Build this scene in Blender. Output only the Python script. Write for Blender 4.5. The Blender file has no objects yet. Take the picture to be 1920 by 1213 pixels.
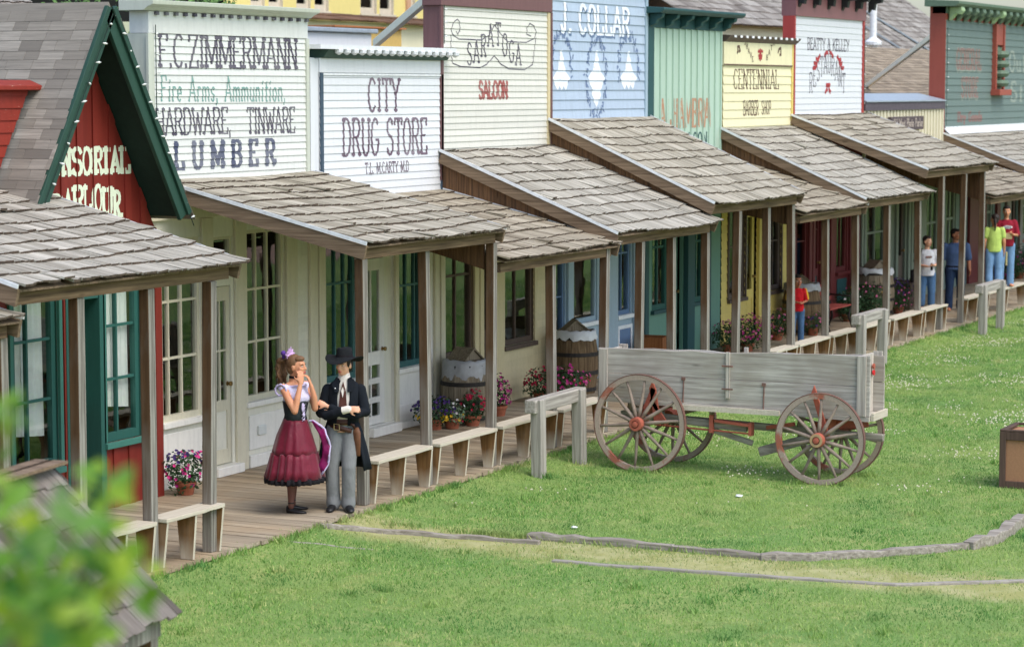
import bpy, bmesh, math, random
import numpy as np
from mathutils import Vector, Matrix, Euler
R = math.radians
scene = bpy.context.scene
COL = scene.collection
rng = random.Random(7)

# ---------------------------------------------------------------- camera
FPX, CX, CY = 4600.0, 960.0, 606.5
PITCH, YAW = R(5.4453), R(26.2425)
CAM = Vector((-23.75, -16.53, 4.75))
_h = Vector((math.cos(YAW), math.sin(YAW), 0)); _r = Vector((math.sin(YAW), -math.cos(YAW), 0))
_F = _h * math.cos(PITCH) - Vector((0, 0, 1)) * math.sin(PITCH); _U = _r.cross(_F)
cd = bpy.data.cameras.new("camera"); cam = bpy.data.objects.new("camera", cd); COL.objects.link(cam)
cam.matrix_world = Matrix(((_r.x, _U.x, -_F.x, CAM.x), (_r.y, _U.y, -_F.y, CAM.y), (_r.z, _U.z, -_F.z, CAM.z), (0, 0, 0, 1)))
cd.sensor_width = 36.0; cd.sensor_fit = 'HORIZONTAL'; cd.lens = 36.0 * FPX / 1920.0
cd.clip_start = 0.2; cd.clip_end = 2000
cd.dof.use_dof = True; cd.dof.focus_distance = 29.0; cd.dof.aperture_fstop = 2.6
scene.camera = cam

# ---------------------------------------------------------------- light
world = bpy.data.worlds.new("World"); scene.world = world; world.use_nodes = True
SUN_EL, SUN_AZ = R(55), R(-108)      # direction to the sun: azimuth measured from +X towards +Y
nt = world.node_tree; nt.nodes.clear()
sky = nt.nodes.new('ShaderNodeTexSky'); sky.sky_type = 'NISHITA'; sky.sun_disc = False
sky.sun_elevation = SUN_EL; sky.sun_rotation = math.pi / 2 - SUN_AZ
sky.air_density = 1.0; sky.dust_density = 2.6; sky.ozone_density = 1.0
bg = nt.nodes.new('ShaderNodeBackground'); bg.inputs[1].default_value = 0.15
wo = nt.nodes.new('ShaderNodeOutputWorld')
nt.links.new(sky.outputs[0], bg.inputs[0]); nt.links.new(bg.outputs[0], wo.inputs[0])
sl = bpy.data.lights.new("sun", 'SUN'); sl.energy = 0.9; sl.angle = R(40); sl.color = (1.0, 0.96, 0.90)
sun = bpy.data.objects.new("sun", sl); COL.objects.link(sun)
_sd = Vector((math.cos(SUN_EL) * math.cos(SUN_AZ), math.cos(SUN_EL) * math.sin(SUN_AZ), math.sin(SUN_EL)))
sun.rotation_euler = _sd.to_track_quat('Z', 'Y').to_euler(); sun.location = (0, -20, 40)
vs = scene.view_settings; vs.view_transform = 'Standard'; vs.look = 'None'; vs.exposure = 0.95; vs.gamma = 1

# ---------------------------------------------------------------- pixel -> world helpers (all at real distances)
def ray(px, py): return _r * ((px - CX) / FPX) - _U * ((py - CY) / FPX) + _F
def ony(px, py, y=0.0):
    d = ray(px, py); return CAM + d * ((y - CAM.y) / d.y)
def onz(px, py, z=0.0):
    d = ray(px, py); return CAM + d * ((z - CAM.z) / d.z)
def onx(px, py, x): d = ray(px, py); return CAM + d * ((x - CAM.x) / d.x)
def fx(px, py=400, y=0.0): return ony(px, py, y).x
def fz(px, py, y=0.0): return ony(px, py, y).z
def lin(c):
    return tuple(((v / 255) / 12.92 if v / 255 <= 0.04045 else ((v / 255 + 0.055) / 1.055) ** 2.4) for v in c)

# ---------------------------------------------------------------- objects
def tag(o, label=None, cat=None, group=None, kind=None):
    if label: o["label"] = label
    if cat: o["category"] = cat
    if group: o["group"] = group
    if kind: o["kind"] = kind
    return o
def empty(name, loc=(0, 0, 0), rz=0.0, label=None, cat=None, group=None):
    o = bpy.data.objects.new(name, None); COL.objects.link(o); o.location = loc; o.rotation_euler = (0, 0, rz)
    o.empty_display_size = 0.1
    return tag(o, label, cat, group)
def copy_tree(o, parent=None):
    c = o.copy(); COL.objects.link(c)
    if parent: c.parent = parent
    for ch in list(o.children): copy_tree(ch, c)
    return c

class MB:
    """collects shapes, links them as one mesh object"""
    def __init__(s): s.v = []; s.f = []; s.m = []; s.cur = 0; s.sm = []; s.smooth = False
    def add(s, vs, fs):
        b = len(s.v); s.v += [tuple(v) for v in vs]
        for f in fs: s.f.append(tuple(i + b for i in f)); s.m.append(s.cur); s.sm.append(s.smooth)
    def box(s, x0, x1, y0, y1, z0, z1):
        s.add([(x0, y0, z0), (x1, y0, z0), (x1, y1, z0), (x0, y1, z0), (x0, y0, z1), (x1, y0, z1), (x1, y1, z1), (x0, y1, z1)],
              [(0, 3, 2, 1), (4, 5, 6, 7), (0, 1, 5, 4), (1, 2, 6, 5), (2, 3, 7, 6), (3, 0, 4, 7)]); return s
    def bar(s, a, b, w, t, up=(0, 0, 1), w2=None, t2=None):
        """oriented bar from a to b, w across (side), t along up"""
        a, b = Vector(a), Vector(b); d = (b - a).normalized(); u = Vector(up)
        sd = d.cross(u)
        if sd.length < 1e-5: sd = d.cross(Vector((1, 0, 0)))
        sd.normalize(); u = sd.cross(d)
        w2 = w if w2 is None else w2; t2 = t if t2 is None else t2
        P = []
        for p, ww, tt in ((a, w, t), (b, w2, t2)):
            for i, j in ((-1, -1), (1, -1), (1, 1), (-1, 1)): P.append(p + sd * (i * ww / 2) + u * (j * tt / 2))
        s.add(P, [(0, 3, 2, 1), (4, 5, 6, 7), (0, 1, 5, 4), (1, 2, 6, 5), (2, 3, 7, 6), (3, 0, 4, 7)]); return s
    def loft(s, rings, n=12, caps=True):
        """rings: (center, u_axis, v_axis) ellipses"""
        b = []
        for c, u, w in rings:
            c, u, w = Vector(c), Vector(u), Vector(w)
            for k in range(n):
                a = 2 * math.pi * k / n; b.append(c + u * math.cos(a) + w * math.sin(a))
        F = []
        for r_ in range(len(rings) - 1):
            for k in range(n):
                k2 = (k + 1) % n; F.append((r_ * n + k, r_ * n + k2, (r_ + 1) * n + k2, (r_ + 1) * n + k))
        if caps: F.append(tuple(range(n - 1, -1, -1))); F.append(tuple((len(rings) - 1) * n + k for k in range(n)))
        s.add(b, F); return s
    def tube(s, pts, rad, n=8):
        pts = [Vector(p) for p in pts]
        if not hasattr(rad, '__len__'): rad = [rad] * len(pts)
        rings = []; pu = None
        for i, p in enumerate(pts):
            t = (pts[min(i + 1, len(pts) - 1)] - pts[max(i - 1, 0)]).normalized()
            if pu is None: pu = t.cross(Vector((0, 0, 1)) if abs(t.z) < 0.9 else Vector((1, 0, 0))).normalized()
            else: pu = (pu - t * pu.dot(t)).normalized()
            w = t.cross(pu); rings.append((p, pu * rad[i], w * rad[i]))
        return s.loft(rings, n)
    def lathe(s, c, prof, n=24, axis='z'):
        """prof: (radius, height) list"""
        c = Vector(c); V = []; F = []
        for (r_, h) in prof:
            for k in range(n):
                a = 2 * math.pi * k / n; x, y = r_ * math.cos(a), r_ * math.sin(a)
                V.append(c + (Vector((x, y, h)) if axis == 'z' else Vector((h, x, y)) if axis == 'x' else Vector((y, h, x))))
        for i in range(len(prof) - 1):
            for k in range(n):
                k2 = (k + 1) % n; F.append((i * n + k, i * n + k2, (i + 1) * n + k2, (i + 1) * n + k))
        F.append(tuple(range(n - 1, -1, -1))); F.append(tuple((len(prof) - 1) * n + k for k in range(n)))
        s.add(V, F); return s
    def ell(s, c, r_, rot=None, nu=14, nv=9):
        c = Vector(c); V = []; F = []
        M = rot.to_3x3() if rot is not None else Matrix.Identity(3)
        for i in range(nv + 1):
            ph = math.pi * i / nv
            for k in range(nu):
                a = 2 * math.pi * k / nu
                V.append(c + M @ Vector((r_[0] * math.sin(ph) * math.cos(a), r_[1] * math.sin(ph) * math.sin(a), -r_[2] * math.cos(ph))))
        for i in range(nv):
            for k in range(nu):
                k2 = (k + 1) % nu; F.append((i * nu + k, i * nu + k2, (i + 1) * nu + k2, (i + 1) * nu + k))
        s.add(V, F); return s
    def prism(s, poly, axis, a0, a1):
        """2-D polygon extruded along an axis: axis 'y' -> poly is (x,z); 'x' -> (y,z); 'z' -> (x,y)"""
        n = len(poly)
        def P(p, a): return (p[0], a, p[1]) if axis == 'y' else (a, p[0], p[1]) if axis == 'x' else (p[0], p[1], a)
        V = [P(p, a0) for p in poly] + [P(p, a1) for p in poly]
        F = [tuple(range(n)), tuple(range(2 * n - 1, n - 1, -1))]
        for k in range(n): F.append((k, k + n, (k + 1) % n + n, (k + 1) % n))
        s.add(V, F); return s
    def xform(s, M, start=0):
        for i in range(start, len(s.v)): s.v[i] = tuple(M @ Vector(s.v[i]))
        return s
    def mesh(s, name):
        me = bpy.data.meshes.new(name); me.from_pydata(s.v, [], s.f); me.update()
        return me
    def each(s, name, mats, parent=None, bevel=0.0):
        """every box collected so far becomes an object of its own"""
        for i in range(0, len(s.v), 8):
            m = MB(); m.add(s.v[i:i + 8], [(0, 3, 2, 1), (4, 5, 6, 7), (0, 1, 5, 4), (1, 2, 6, 5), (2, 3, 7, 6), (3, 0, 4, 7)]); m.build(name, mats, parent, bevel=bevel)
    def build(s, name, mats, parent=None, fix=True, smooth=False, bevel=0.0):
        me = s.mesh(name)
        if not isinstance(mats, (list, tuple)): mats = [mats]
        for m in mats: me.materials.append(m)
        if len(mats) > 1: me.polygons.foreach_set('material_index', s.m)
        if fix:
            bm = bmesh.new(); bm.from_mesh(me); bmesh.ops.recalc_face_normals(bm, faces=bm.faces); bm.to_mesh(me); bm.free()
        if smooth: me.polygons.foreach_set('use_smooth', [True] * len(me.polygons))
        elif any(s.sm): me.polygons.foreach_set('use_smooth', s.sm)
        o = bpy.data.objects.new(name, me); COL.objects.link(o)
        if parent: o.parent = parent
        if bevel > 0:
            md = o.modifiers.new("bevel", 'BEVEL'); md.width = bevel; md.segments = 2; md.limit_method = 'ANGLE'
        return o

# ---------------------------------------------------------------- materials
def newmat(name):
    m = bpy.data.materials.new(name); m.use_nodes = True; nt = m.node_tree
    b = nt.nodes['Principled BSDF']; return m, nt, b
def N(nt, t, **kw):
    n = nt.nodes.new(t)
    for k, v in kw.items():
        if k.startswith('i_'): n.inputs[int(k[2:])].default_value = v
        else: setattr(n, k, v)
    return n
def L(nt, a, b): nt.links.new(a, b)
def mixc(nt, fac, a, b, blend='MIX'):
    n = nt.nodes.new('ShaderNodeMix'); n.data_type = 'RGBA'; n.blend_type = blend
    for sock, v in ((0, fac), (6, a), (7, b)):
        if hasattr(v, 'node'): L(nt, v, n.inputs[sock])
        elif sock == 0: n.inputs[0].default_value = v
        else: n.inputs[sock].default_value = (*v[:3], 1)
    return n.outputs[2]
def noise(nt, scale, vec=None, detail=4, rough=0.55, sc=(1, 1, 1)):
    n = N(nt, 'ShaderNodeTexNoise'); n.inputs['Scale'].default_value = scale; n.inputs['Detail'].default_value = detail
    n.inputs['Roughness'].default_value = rough
    if vec is None: vec = N(nt, 'ShaderNodeTexCoord').outputs['Object']
    mp = N(nt, 'ShaderNodeMapping'); mp.inputs['Scale'].default_value = sc
    L(nt, vec, mp.inputs['Vector']); L(nt, mp.outputs[0], n.inputs['Vector'])
    return n.outputs['Fac']
def ramp(nt, fac, stops):
    n = N(nt, 'ShaderNodeValToRGB'); cr = n.color_ramp
    while len(cr.elements) > 1: cr.elements.remove(cr.elements[-1])
    cr.elements[0].position = stops[0][0]; cr.elements[0].color = (*stops[0][1], 1) if hasattr(stops[0][1], '__len__') else (stops[0][1],) * 3 + (1,)
    for p, c in stops[1:]:
        e = cr.elements.new(p); e.color = (*c, 1) if hasattr(c, '__len__') else (c, c, c, 1)
    L(nt, fac, n.inputs[0]); return n.outputs[0]
def island(nt): return N(nt, 'ShaderNodeNewGeometry').outputs['Random Per Island']
def bump(nt, b, h, strength=0.3, dist=0.01):
    n = N(nt, 'ShaderNodeBump'); n.inputs['Strength'].default_value = strength; n.inputs['Distance'].default_value = dist
    L(nt, h, n.inputs['Height']); L(nt, n.outputs[0], b.inputs['Normal'])

def paint(name, rgb, rough=0.55, dirt=0.25, var=0.06, lin_in=False, chips=None, spec=0.3, streak=(6, 6, 0.8)):
    """house paint: faint board-to-board variation, rain streaks, optional chips to bare wood"""
    m, nt, b = newmat(name); c = rgb if lin_in else lin(rgb)
    dk = tuple(v * (1 - dirt) * 0.93 for v in c)
    n1 = noise(nt, 3.0, sc=streak); n2 = noise(nt, 22.0)
    s = ramp(nt, n1, [(0.45, 0.0), (0.85, 0.6)])
    col = mixc(nt, s, c, dk)
    isl = island(nt)
    col = mixc(nt, isl, col, mixc(nt, 1.0, col, (1 - var * 2,) * 3, 'MULTIPLY'))
    col = mixc(nt, ramp(nt, n2, [(0.4, 0.0), (0.9, 0.35)]), col, dk)
    if chips:
        n3 = noise(nt, 9.0, detail=6, rough=0.7, sc=(1, 1, 3))
        col = mixc(nt, ramp(nt, n3, [(chips[1], 0.0), (chips[1] + 0.03, 1.0)]), col, lin(chips[0]))
    L(nt, col, b.inputs['Base Color']); b.inputs['Roughness'].default_value = rough
    b.inputs['Specular IOR Level'].default_value = spec
    bump(nt, b, n2, 0.15, 0.004)
    return m
def wood(name, light, dark, axis='z', brown=None, scale=1.0, streakiness=14, rough=0.85, cont=0.5, side=None):
    """weathered timber, grain along an axis; side: (colour) for faces turned away from the weather (-X)"""
    m, nt, b = newmat(name)
    k = streakiness
    sc = {'x': (0.5, k, k), 'y': (k, 0.5, k), 'z': (k, k, 0.5)}[axis]
    g1 = noise(nt, 2.2 * scale, sc=sc, detail=7, rough=0.65)
    g2 = noise(nt, 1.1 * scale, detail=3)
    g3 = noise(nt, 30 * scale, sc={'x': (0.06, 1, 1), 'y': (1, 0.06, 1), 'z': (1, 1, 0.06)}[axis], detail=3)
    col = mixc(nt, ramp(nt, g1, [(0.34, 1.0), (0.34 + cont * 0.6, 0.0)]), lin(light), lin(dark))
    if brown:
        col = mixc(nt, ramp(nt, g2, [(0.42, 0.0), (0.62, 1.0)]), col, mixc(nt, 0.55, col, lin(brown)))
    isl = island(nt)
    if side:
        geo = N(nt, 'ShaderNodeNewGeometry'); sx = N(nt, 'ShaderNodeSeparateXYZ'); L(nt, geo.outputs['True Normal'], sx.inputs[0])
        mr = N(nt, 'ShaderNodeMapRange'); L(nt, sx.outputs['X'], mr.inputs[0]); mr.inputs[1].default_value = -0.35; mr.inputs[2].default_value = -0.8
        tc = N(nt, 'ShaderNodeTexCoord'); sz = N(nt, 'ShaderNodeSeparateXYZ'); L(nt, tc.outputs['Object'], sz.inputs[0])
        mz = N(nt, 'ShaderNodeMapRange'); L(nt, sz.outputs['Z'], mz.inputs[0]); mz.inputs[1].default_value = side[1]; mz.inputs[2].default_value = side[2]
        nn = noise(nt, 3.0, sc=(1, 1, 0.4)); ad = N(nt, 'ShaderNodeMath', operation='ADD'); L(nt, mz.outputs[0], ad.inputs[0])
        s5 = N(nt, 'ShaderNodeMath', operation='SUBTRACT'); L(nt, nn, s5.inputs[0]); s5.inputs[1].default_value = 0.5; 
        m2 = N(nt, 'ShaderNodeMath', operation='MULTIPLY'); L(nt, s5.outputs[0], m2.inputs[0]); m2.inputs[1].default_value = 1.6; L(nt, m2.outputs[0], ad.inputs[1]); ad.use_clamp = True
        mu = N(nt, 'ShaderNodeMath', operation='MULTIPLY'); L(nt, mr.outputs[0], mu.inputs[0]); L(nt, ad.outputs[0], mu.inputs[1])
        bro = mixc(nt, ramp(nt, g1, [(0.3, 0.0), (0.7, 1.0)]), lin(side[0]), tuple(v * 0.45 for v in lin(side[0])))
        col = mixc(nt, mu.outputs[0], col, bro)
    col = mixc(nt, ramp(nt, isl, [(0.0, 0.72), (1.0, 1.0)]), (0, 0, 0), col, 'MIX') if False else mixc(nt, 1.0, col, ramp(nt, isl, [(0.0, 0.74), (1.0, 1.12)]), 'MULTIPLY')
    # knots and stains
    vor = N(nt, 'ShaderNodeTexVoronoi'); vor.inputs['Scale'].default_value = 2.6 * scale
    mp = N(nt, 'ShaderNodeMapping'); mp.inputs['Scale'].default_value = {'x': (0.5, 2, 2), 'y': (2, 0.5, 2), 'z': (2, 2, 0.5)}[axis]
    L(nt, N(nt, 'ShaderNodeTexCoord').outputs['Object'], mp.inputs[0]); L(nt, mp.outputs[0], vor.inputs['Vector'])
    col = mixc(nt, ramp(nt, vor.outputs['Distance'], [(0.04, 0.75), (0.11, 0.0)]), col, tuple(v * 0.5 for v in lin(dark)))
    L(nt, col, b.inputs['Base Color']); b.inputs['Roughness'].default_value = rough; b.inputs['Specular IOR Level'].default_value = 0.2
    bump(nt, b, g3, 0.5, 0.006)
    return m
def plain(name, rgb, rough=0.6, var=0.12, metal=0.0, spec=0.35, scale=14, bumpy=0.0):
    m, nt, b = newmat(name); c = lin(rgb)
    n = noise(nt, scale)
    L(nt, mixc(nt, ramp(nt, n, [(0.3, 0.0), (0.75, 1.0)]), c, tuple(v * (1 - var * 2) for v in c)), b.inputs['Base Color'])
    b.inputs['Roughness'].default_value = rough; b.inputs['Metallic'].default_value = metal; b.inputs['Specular IOR Level'].default_value = spec
    if bumpy: bump(nt, b, noise(nt, scale * 3), bumpy, 0.01)
    return m
def glass(name, tint=(0.78, 0.82, 0.8), k=.90, f0=.11):
    m, nt, b = newmat(name); nt.nodes.remove(b); out = nt.nodes['Material Output']
    # two-sided Schlick reflectance of an old double pane
    lw = N(nt, 'ShaderNodeLayerWeight'); lw.inputs[0].default_value = .5
    pw = N(nt, 'ShaderNodeMath', operation='POWER'); L(nt, lw.outputs['Facing'], pw.inputs[0]); pw.inputs[1].default_value = 4.0
    fr = N(nt, 'ShaderNodeMath', operation='MULTIPLY_ADD'); L(nt, pw.outputs[0], fr.inputs[0]); fr.inputs[1].default_value = k; fr.inputs[2].default_value = f0
    gl = N(nt, 'ShaderNodeBsdfGlossy'); gl.inputs['Roughness'].default_value = 0.015; gl.inputs[0].default_value = (0.85, 0.9, 0.87, 1)
    tr = N(nt, 'ShaderNodeBsdfTransparent'); tr.inputs[0].default_value = (*tint, 1)
    w = noise(nt, 1.7, detail=2); bp = N(nt, 'ShaderNodeBump'); bp.inputs['Strength'].default_value = 0.05; bp.inputs['Distance'].default_value = 0.05
    L(nt, w, bp.inputs['Height']); L(nt, bp.outputs[0], gl.inputs['Normal'])
    mx = N(nt, 'ShaderNodeMixShader'); L(nt, fr.outputs[0], mx.inputs[0]); L(nt, tr.outputs[0], mx.inputs[1]); L(nt, gl.outputs[0], mx.inputs[2])
    L(nt, mx.outputs[0], out.inputs[0]); return m
def shake_mat(name, light, mid, dark, grain='y', streak=None):
    m, nt, b = newmat(name)
    k = (26, 0.7, 3) if grain == 'y' else (0.7, 26, 3)
    g = noise(nt, 1.6, sc=k, detail=7, rough=0.7); g2 = noise(nt, 0.55, detail=4)
    isl = island(nt)
    base = ramp(nt, isl, [(0.0, lin(dark)), (0.3, lin(mid)), (0.75, lin(light)), (1.0, lin(tuple(min(255, v + 16) for v in light)))])
    col = mixc(nt, ramp(nt, g, [(0.40, 0.0), (0.66, 0.9)]), base, mixc(nt, 0.8, base, lin(streak or dark)))
    col = mixc(nt, ramp(nt, g2, [(0.45, 0.0), (0.7, 0.5)]), col, lin(mid))
    L(nt, col, b.inputs['Base Color']); b.inputs['Roughness'].default_value = 0.85; b.inputs['Specular IOR Level'].default_value = 0.25
    bump(nt, b, g, 0.6, 0.008)
    return m

M = {}
M['glass'] = glass('window_glass')
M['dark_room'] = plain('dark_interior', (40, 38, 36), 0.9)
M['shake'] = shake_mat('cedar_shakes', (182, 176, 159), (166, 160, 143), (148, 141, 124), streak=(84, 76, 62))
M['shake_b'] = shake_mat('browner_cedar_shakes', (176, 167, 147), (158, 149, 130), (137, 127, 108), streak=(76, 66, 52))
M['shake_c'] = shake_mat('greyer_cedar_shakes', (184, 180, 167), (167, 163, 150), (146, 141, 128), streak=(86, 80, 69))
M['butt'] = plain('shake_butt_ends', (96, 82, 70), .9, .3, scale=20)  # dark end grain, with the shadow under each course put into the colour
M['shake_dark'] = shake_mat('old_cedar_shakes', (158, 154, 146), (132, 126, 118), (96, 90, 84))
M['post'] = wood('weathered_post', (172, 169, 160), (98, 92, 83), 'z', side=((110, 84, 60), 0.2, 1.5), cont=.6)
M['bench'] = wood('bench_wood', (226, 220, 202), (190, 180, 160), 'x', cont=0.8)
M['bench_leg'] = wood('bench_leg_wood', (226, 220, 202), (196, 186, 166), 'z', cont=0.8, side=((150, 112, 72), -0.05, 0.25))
M['beam'] = wood('brown_beam', (134, 112, 86), (74, 58, 44), 'x')
M['rafter'] = wood('grey_rafter', (142, 122, 100), (92, 76, 60), 'y')
M['infill'] = wood('brown_infill_planks', (150, 112, 78), (80, 60, 46), 'z', cont=0.9)
M['drip'] = plain('pale_drip_edge', (236, 240, 242), 0.4, metal=0.0)
M['deck'] = wood('boardwalk_planks', (192, 180, 158), (140, 128, 110), 'y', brown=(156, 134, 104), streakiness=18, scale=0.8, cont=0.7)
M['rail'] = wood('silver_rail_wood', (200, 195, 185), (138, 133, 125), 'z', cont=0.6)
M['railx'] = wood('silver_rail_beam', (200, 195, 185), (138, 133, 125), 'x', cont=0.6)
M['iron'] = plain('dark_iron', (52, 48, 46), 0.6, metal=0.3)
def ink(name, rgb, wall, wear=.60):
    """sign paint worn through to the wall colour"""
    m, nt, b = newmat(name); n = noise(nt, 11, detail=6, rough=.75, sc=(1, 1, 2.2)); n2 = noise(nt, 2.2, detail=3)
    c = mixc(nt, ramp(nt, n2, [(.35, 0), (.75, .45)]), lin(rgb), mixc(nt, .5, lin(rgb), lin(wall)))
    L(nt, mixc(nt, ramp(nt, n, [(wear, 0), (wear + .07, .85)]), c, lin(wall)), b.inputs['Base Color']); b.inputs['Roughness'].default_value = .8; b.inputs['Specular IOR Level'].default_value = .15; return m
M['bulb'] = plain('bulb_glass', (222, 226, 222), 0.2)
# ---------------------------------------------------------------- lettering (own stroke alphabet with slab serifs)
def arc(cx, cy, rx, ry, a0, a1, n=7):
    return [(cx + rx * math.cos(R(a0 + (a1 - a0) * i / n)), cy + ry * math.sin(R(a0 + (a1 - a0) * i / n))) for i in range(n + 1)]
G = {
 'A': (1, [[(0.04, 0), (.5, 1), (.96, 0)], [(.2, .33), (.8, .33)]]),
 'B': (.9, [[(.12, 0), (.12, 1)], [(.12, 1), (.5, 1)] + arc(.5, .77, .36, .23, 90, -90)[1:] + [(.12, .54)], [(.12, .54), (.5, .54)] + arc(.5, .27, .42, .27, 90, -90)[1:] + [(.12, 0)]]),
 'C': (.9, [arc(.52, .5, .44, .5, 45, 315, 12)]),
 'D': (.95, [[(.12, 0), (.12, 1)], [(.12, 1), (.4, 1)] + arc(.4, .5, .5, .5, 90, -90, 9)[1:] + [(.12, 0)]]),
 'E': (.85, [[(.14, 0), (.14, 1)], [(.14, 1), (.86, 1), (.86, .82)], [(.14, .52), (.66, .52)], [(.14, 0), (.9, 0), (.9, .2)]]),
 'F': (.85, [[(.16, 0), (.16, 1)], [(.16, 1), (.88, 1), (.88, .82)], [(.16, .52), (.66, .52)]]),
 'G': (.95, [arc(.5, .5, .44, .5, 45, 330, 12) + [(.9, .42), (.6, .42)]]),
 'H': (1, [[(.14, 0), (.14, 1)], [(.86, 0), (.86, 1)], [(.14, .5), (.86, .5)]]),
 'I': (.45, [[(.5, 0), (.5, 1)]]),
 'J': (.8, [[(.66, 1), (.66, .28)] + arc(.4, .28, .26, .28, 0, -170, 6)[1:]]),
 'K': (1, [[(.14, 0), (.14, 1)], [(.86, 1), (.14, .42)], [(.36, .6), (.9, 0)]]),
 'L': (.85, [[(.16, 1), (.16, 0)], [(.16, 0), (.9, 0), (.9, .24)]]),
 'M': (1.2, [[(.1, 0), (.1, 1)], [(.1, 1), (.5, .15), (.9, 1)], [(.9, 1), (.9, 0)]]),
 'N': (1, [[(.14, 0), (.14, 1)], [(.14, 1), (.86, 0)], [(.86, 0), (.86, 1)]]),
 'O': (.95, [arc(.5, .5, .43, .5, 0, 360, 16)]),
 'P': (.9, [[(.14, 0), (.14, 1)], [(.14, 1), (.5, 1)] + arc(.5, .73, .38, .27, 90, -90)[1:] + [(.14, .46)]]),
 'R': (.95, [[(.14, 0), (.14, 1)], [(.14, 1), (.5, 1)] + arc(.5, .75, .36, .25, 90, -90)[1:] + [(.14, .5)], [(.5, .5), (.9, 0)]]),
 'S': (.85, [arc(.5, .76, .36, .24, 20, 270, 8) + arc(.5, .26, .4, .26, 90, -160, 8)[1:]]),
 'T': (.9, [[(.5, 0), (.5, 1)], [(.04, .84), (.04, 1), (.96, 1), (.96, .84)]]),
 'U': (.95, [[(.14, 1), (.14, .3)] + arc(.5, .3, .36, .3, 180, 360, 8)[1:] + [(.86, 1)]]),
 'V': (1, [[(.04, 1), (.5, 0), (.96, 1)]]),
 'W': (1.3, [[(.04, 1), (.28, 0), (.5, .8), (.72, 0), (.96, 1)]]),
 'Y': (.95, [[(.06, 1), (.5, .48), (.94, 1)], [(.5, .48), (.5, 0)]]),
 'Z': (.9, [[(.08, .82), (.08, 1), (.9, 1), (.1, 0), (.92, 0), (.92, .2)]]),
 '&': (.95, [[(.92, .5), (.6, .04)] + arc(.4, .26, .34, .26, -60, -260, 7) + arc(.44, .8, .22, .2, 240, -60, 8) + [(.9, 0)]]),
 '.': (.3, [[(.4, 0), (.4, .09)]]), ',': (.3, [[(.5, .1), (.3, -.14)]]),
 'a': (.7, [arc(.5, .27, .4, .27, 0, 360, 10), [(.9, .55), (.9, 0)]]),
 'c': (.6, [arc(.5, .28, .42, .28, 50, 310, 8)]),
 'd': (.7, [arc(.46, .27, .38, .27, 0, 360, 10), [(.86, 1), (.86, 0)]]),
 'e': (.65, [[(.1, .3), (.88, .3)] + arc(.5, .28, .4, .28, 0, 310, 9)]),
 'f': (.5, [arc(.7, .8, .3, .2, 40, 180, 5) + [(.4, 0)], [(.1, .56), (.8, .56)]]),
 'g': (.7, [arc(.46, .27, .38, .27, 0, 360, 10), [(.86, .55), (.86, -.15)] + arc(.5, -.15, .36, .15, 0, -170, 5)[1:]]),
 'h': (.7, [[(.14, 0), (.14, 1)], [(.14, .4)] + arc(.5, .34, .34, .22, 150, 0, 6) + [(.84, 0)]]),
 'i': (.34, [[(.5, 0), (.5, .56)], [(.5, .72), (.5, .82)]]),
 'l': (.34, [[(.5, 0), (.5, 1)]]),
 'm': (1.1, [[(.08, 0), (.08, .56)], [(.08, .4)] + arc(.28, .36, .2, .2, 150, 0, 5) + [(.48, 0)], [(.48, .4)] + arc(.7, .36, .2, .2, 150, 0, 5) + [(.9, 0)]]),
 'n': (.7, [[(.14, 0), (.14, .56)], [(.14, .4)] + arc(.5, .34, .34, .22, 150, 0, 6) + [(.84, 0)]]),
 'o': (.7, [arc(.5, .28, .4, .28, 0, 360, 12)]),
 'r': (.5, [[(.2, 0), (.2, .56)], [(.2, .38)] + arc(.6, .36, .36, .2, 150, 40, 4)]),
 's': (.55, [arc(.5, .42, .34, .14, 20, 270, 6) + arc(.5, .14, .36, .14, 90, -160, 6)[1:]]),
 't': (.45, [[(.5, .8), (.5, 0), (.85, 0)], [(.1, .56), (.9, .56)]]),
 'u': (.7, [[(.14, .56), (.14, .22)] + arc(.5, .22, .36, .22, 180, 330, 6)[1:], [(.86, .56), (.86, 0)]]),
 'y': (.7, [[(.1, .56), (.5, 0)], [(.9, .56), (.3, -.3)]]),
 ' ': (.6, []),
}
def clip_poly(poly, ax, lo, hi):
    for sgn, lim in ((1, lo), (-1, hi)):
        out = []
        for i in range(len(poly)):
            a, b = poly[i], poly[(i + 1) % len(poly)]
            da, db = sgn * (a[ax] - lim), sgn * (b[ax] - lim)
            if da >= 0: out.append(a)
            if da * db < 0:
                t = da / (da - db); out.append((a[0] + (b[0] - a[0]) * t, a[1] + (b[1] - a[1]) * t))
        poly = out
        if len(poly) < 3: return []
    return poly
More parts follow.
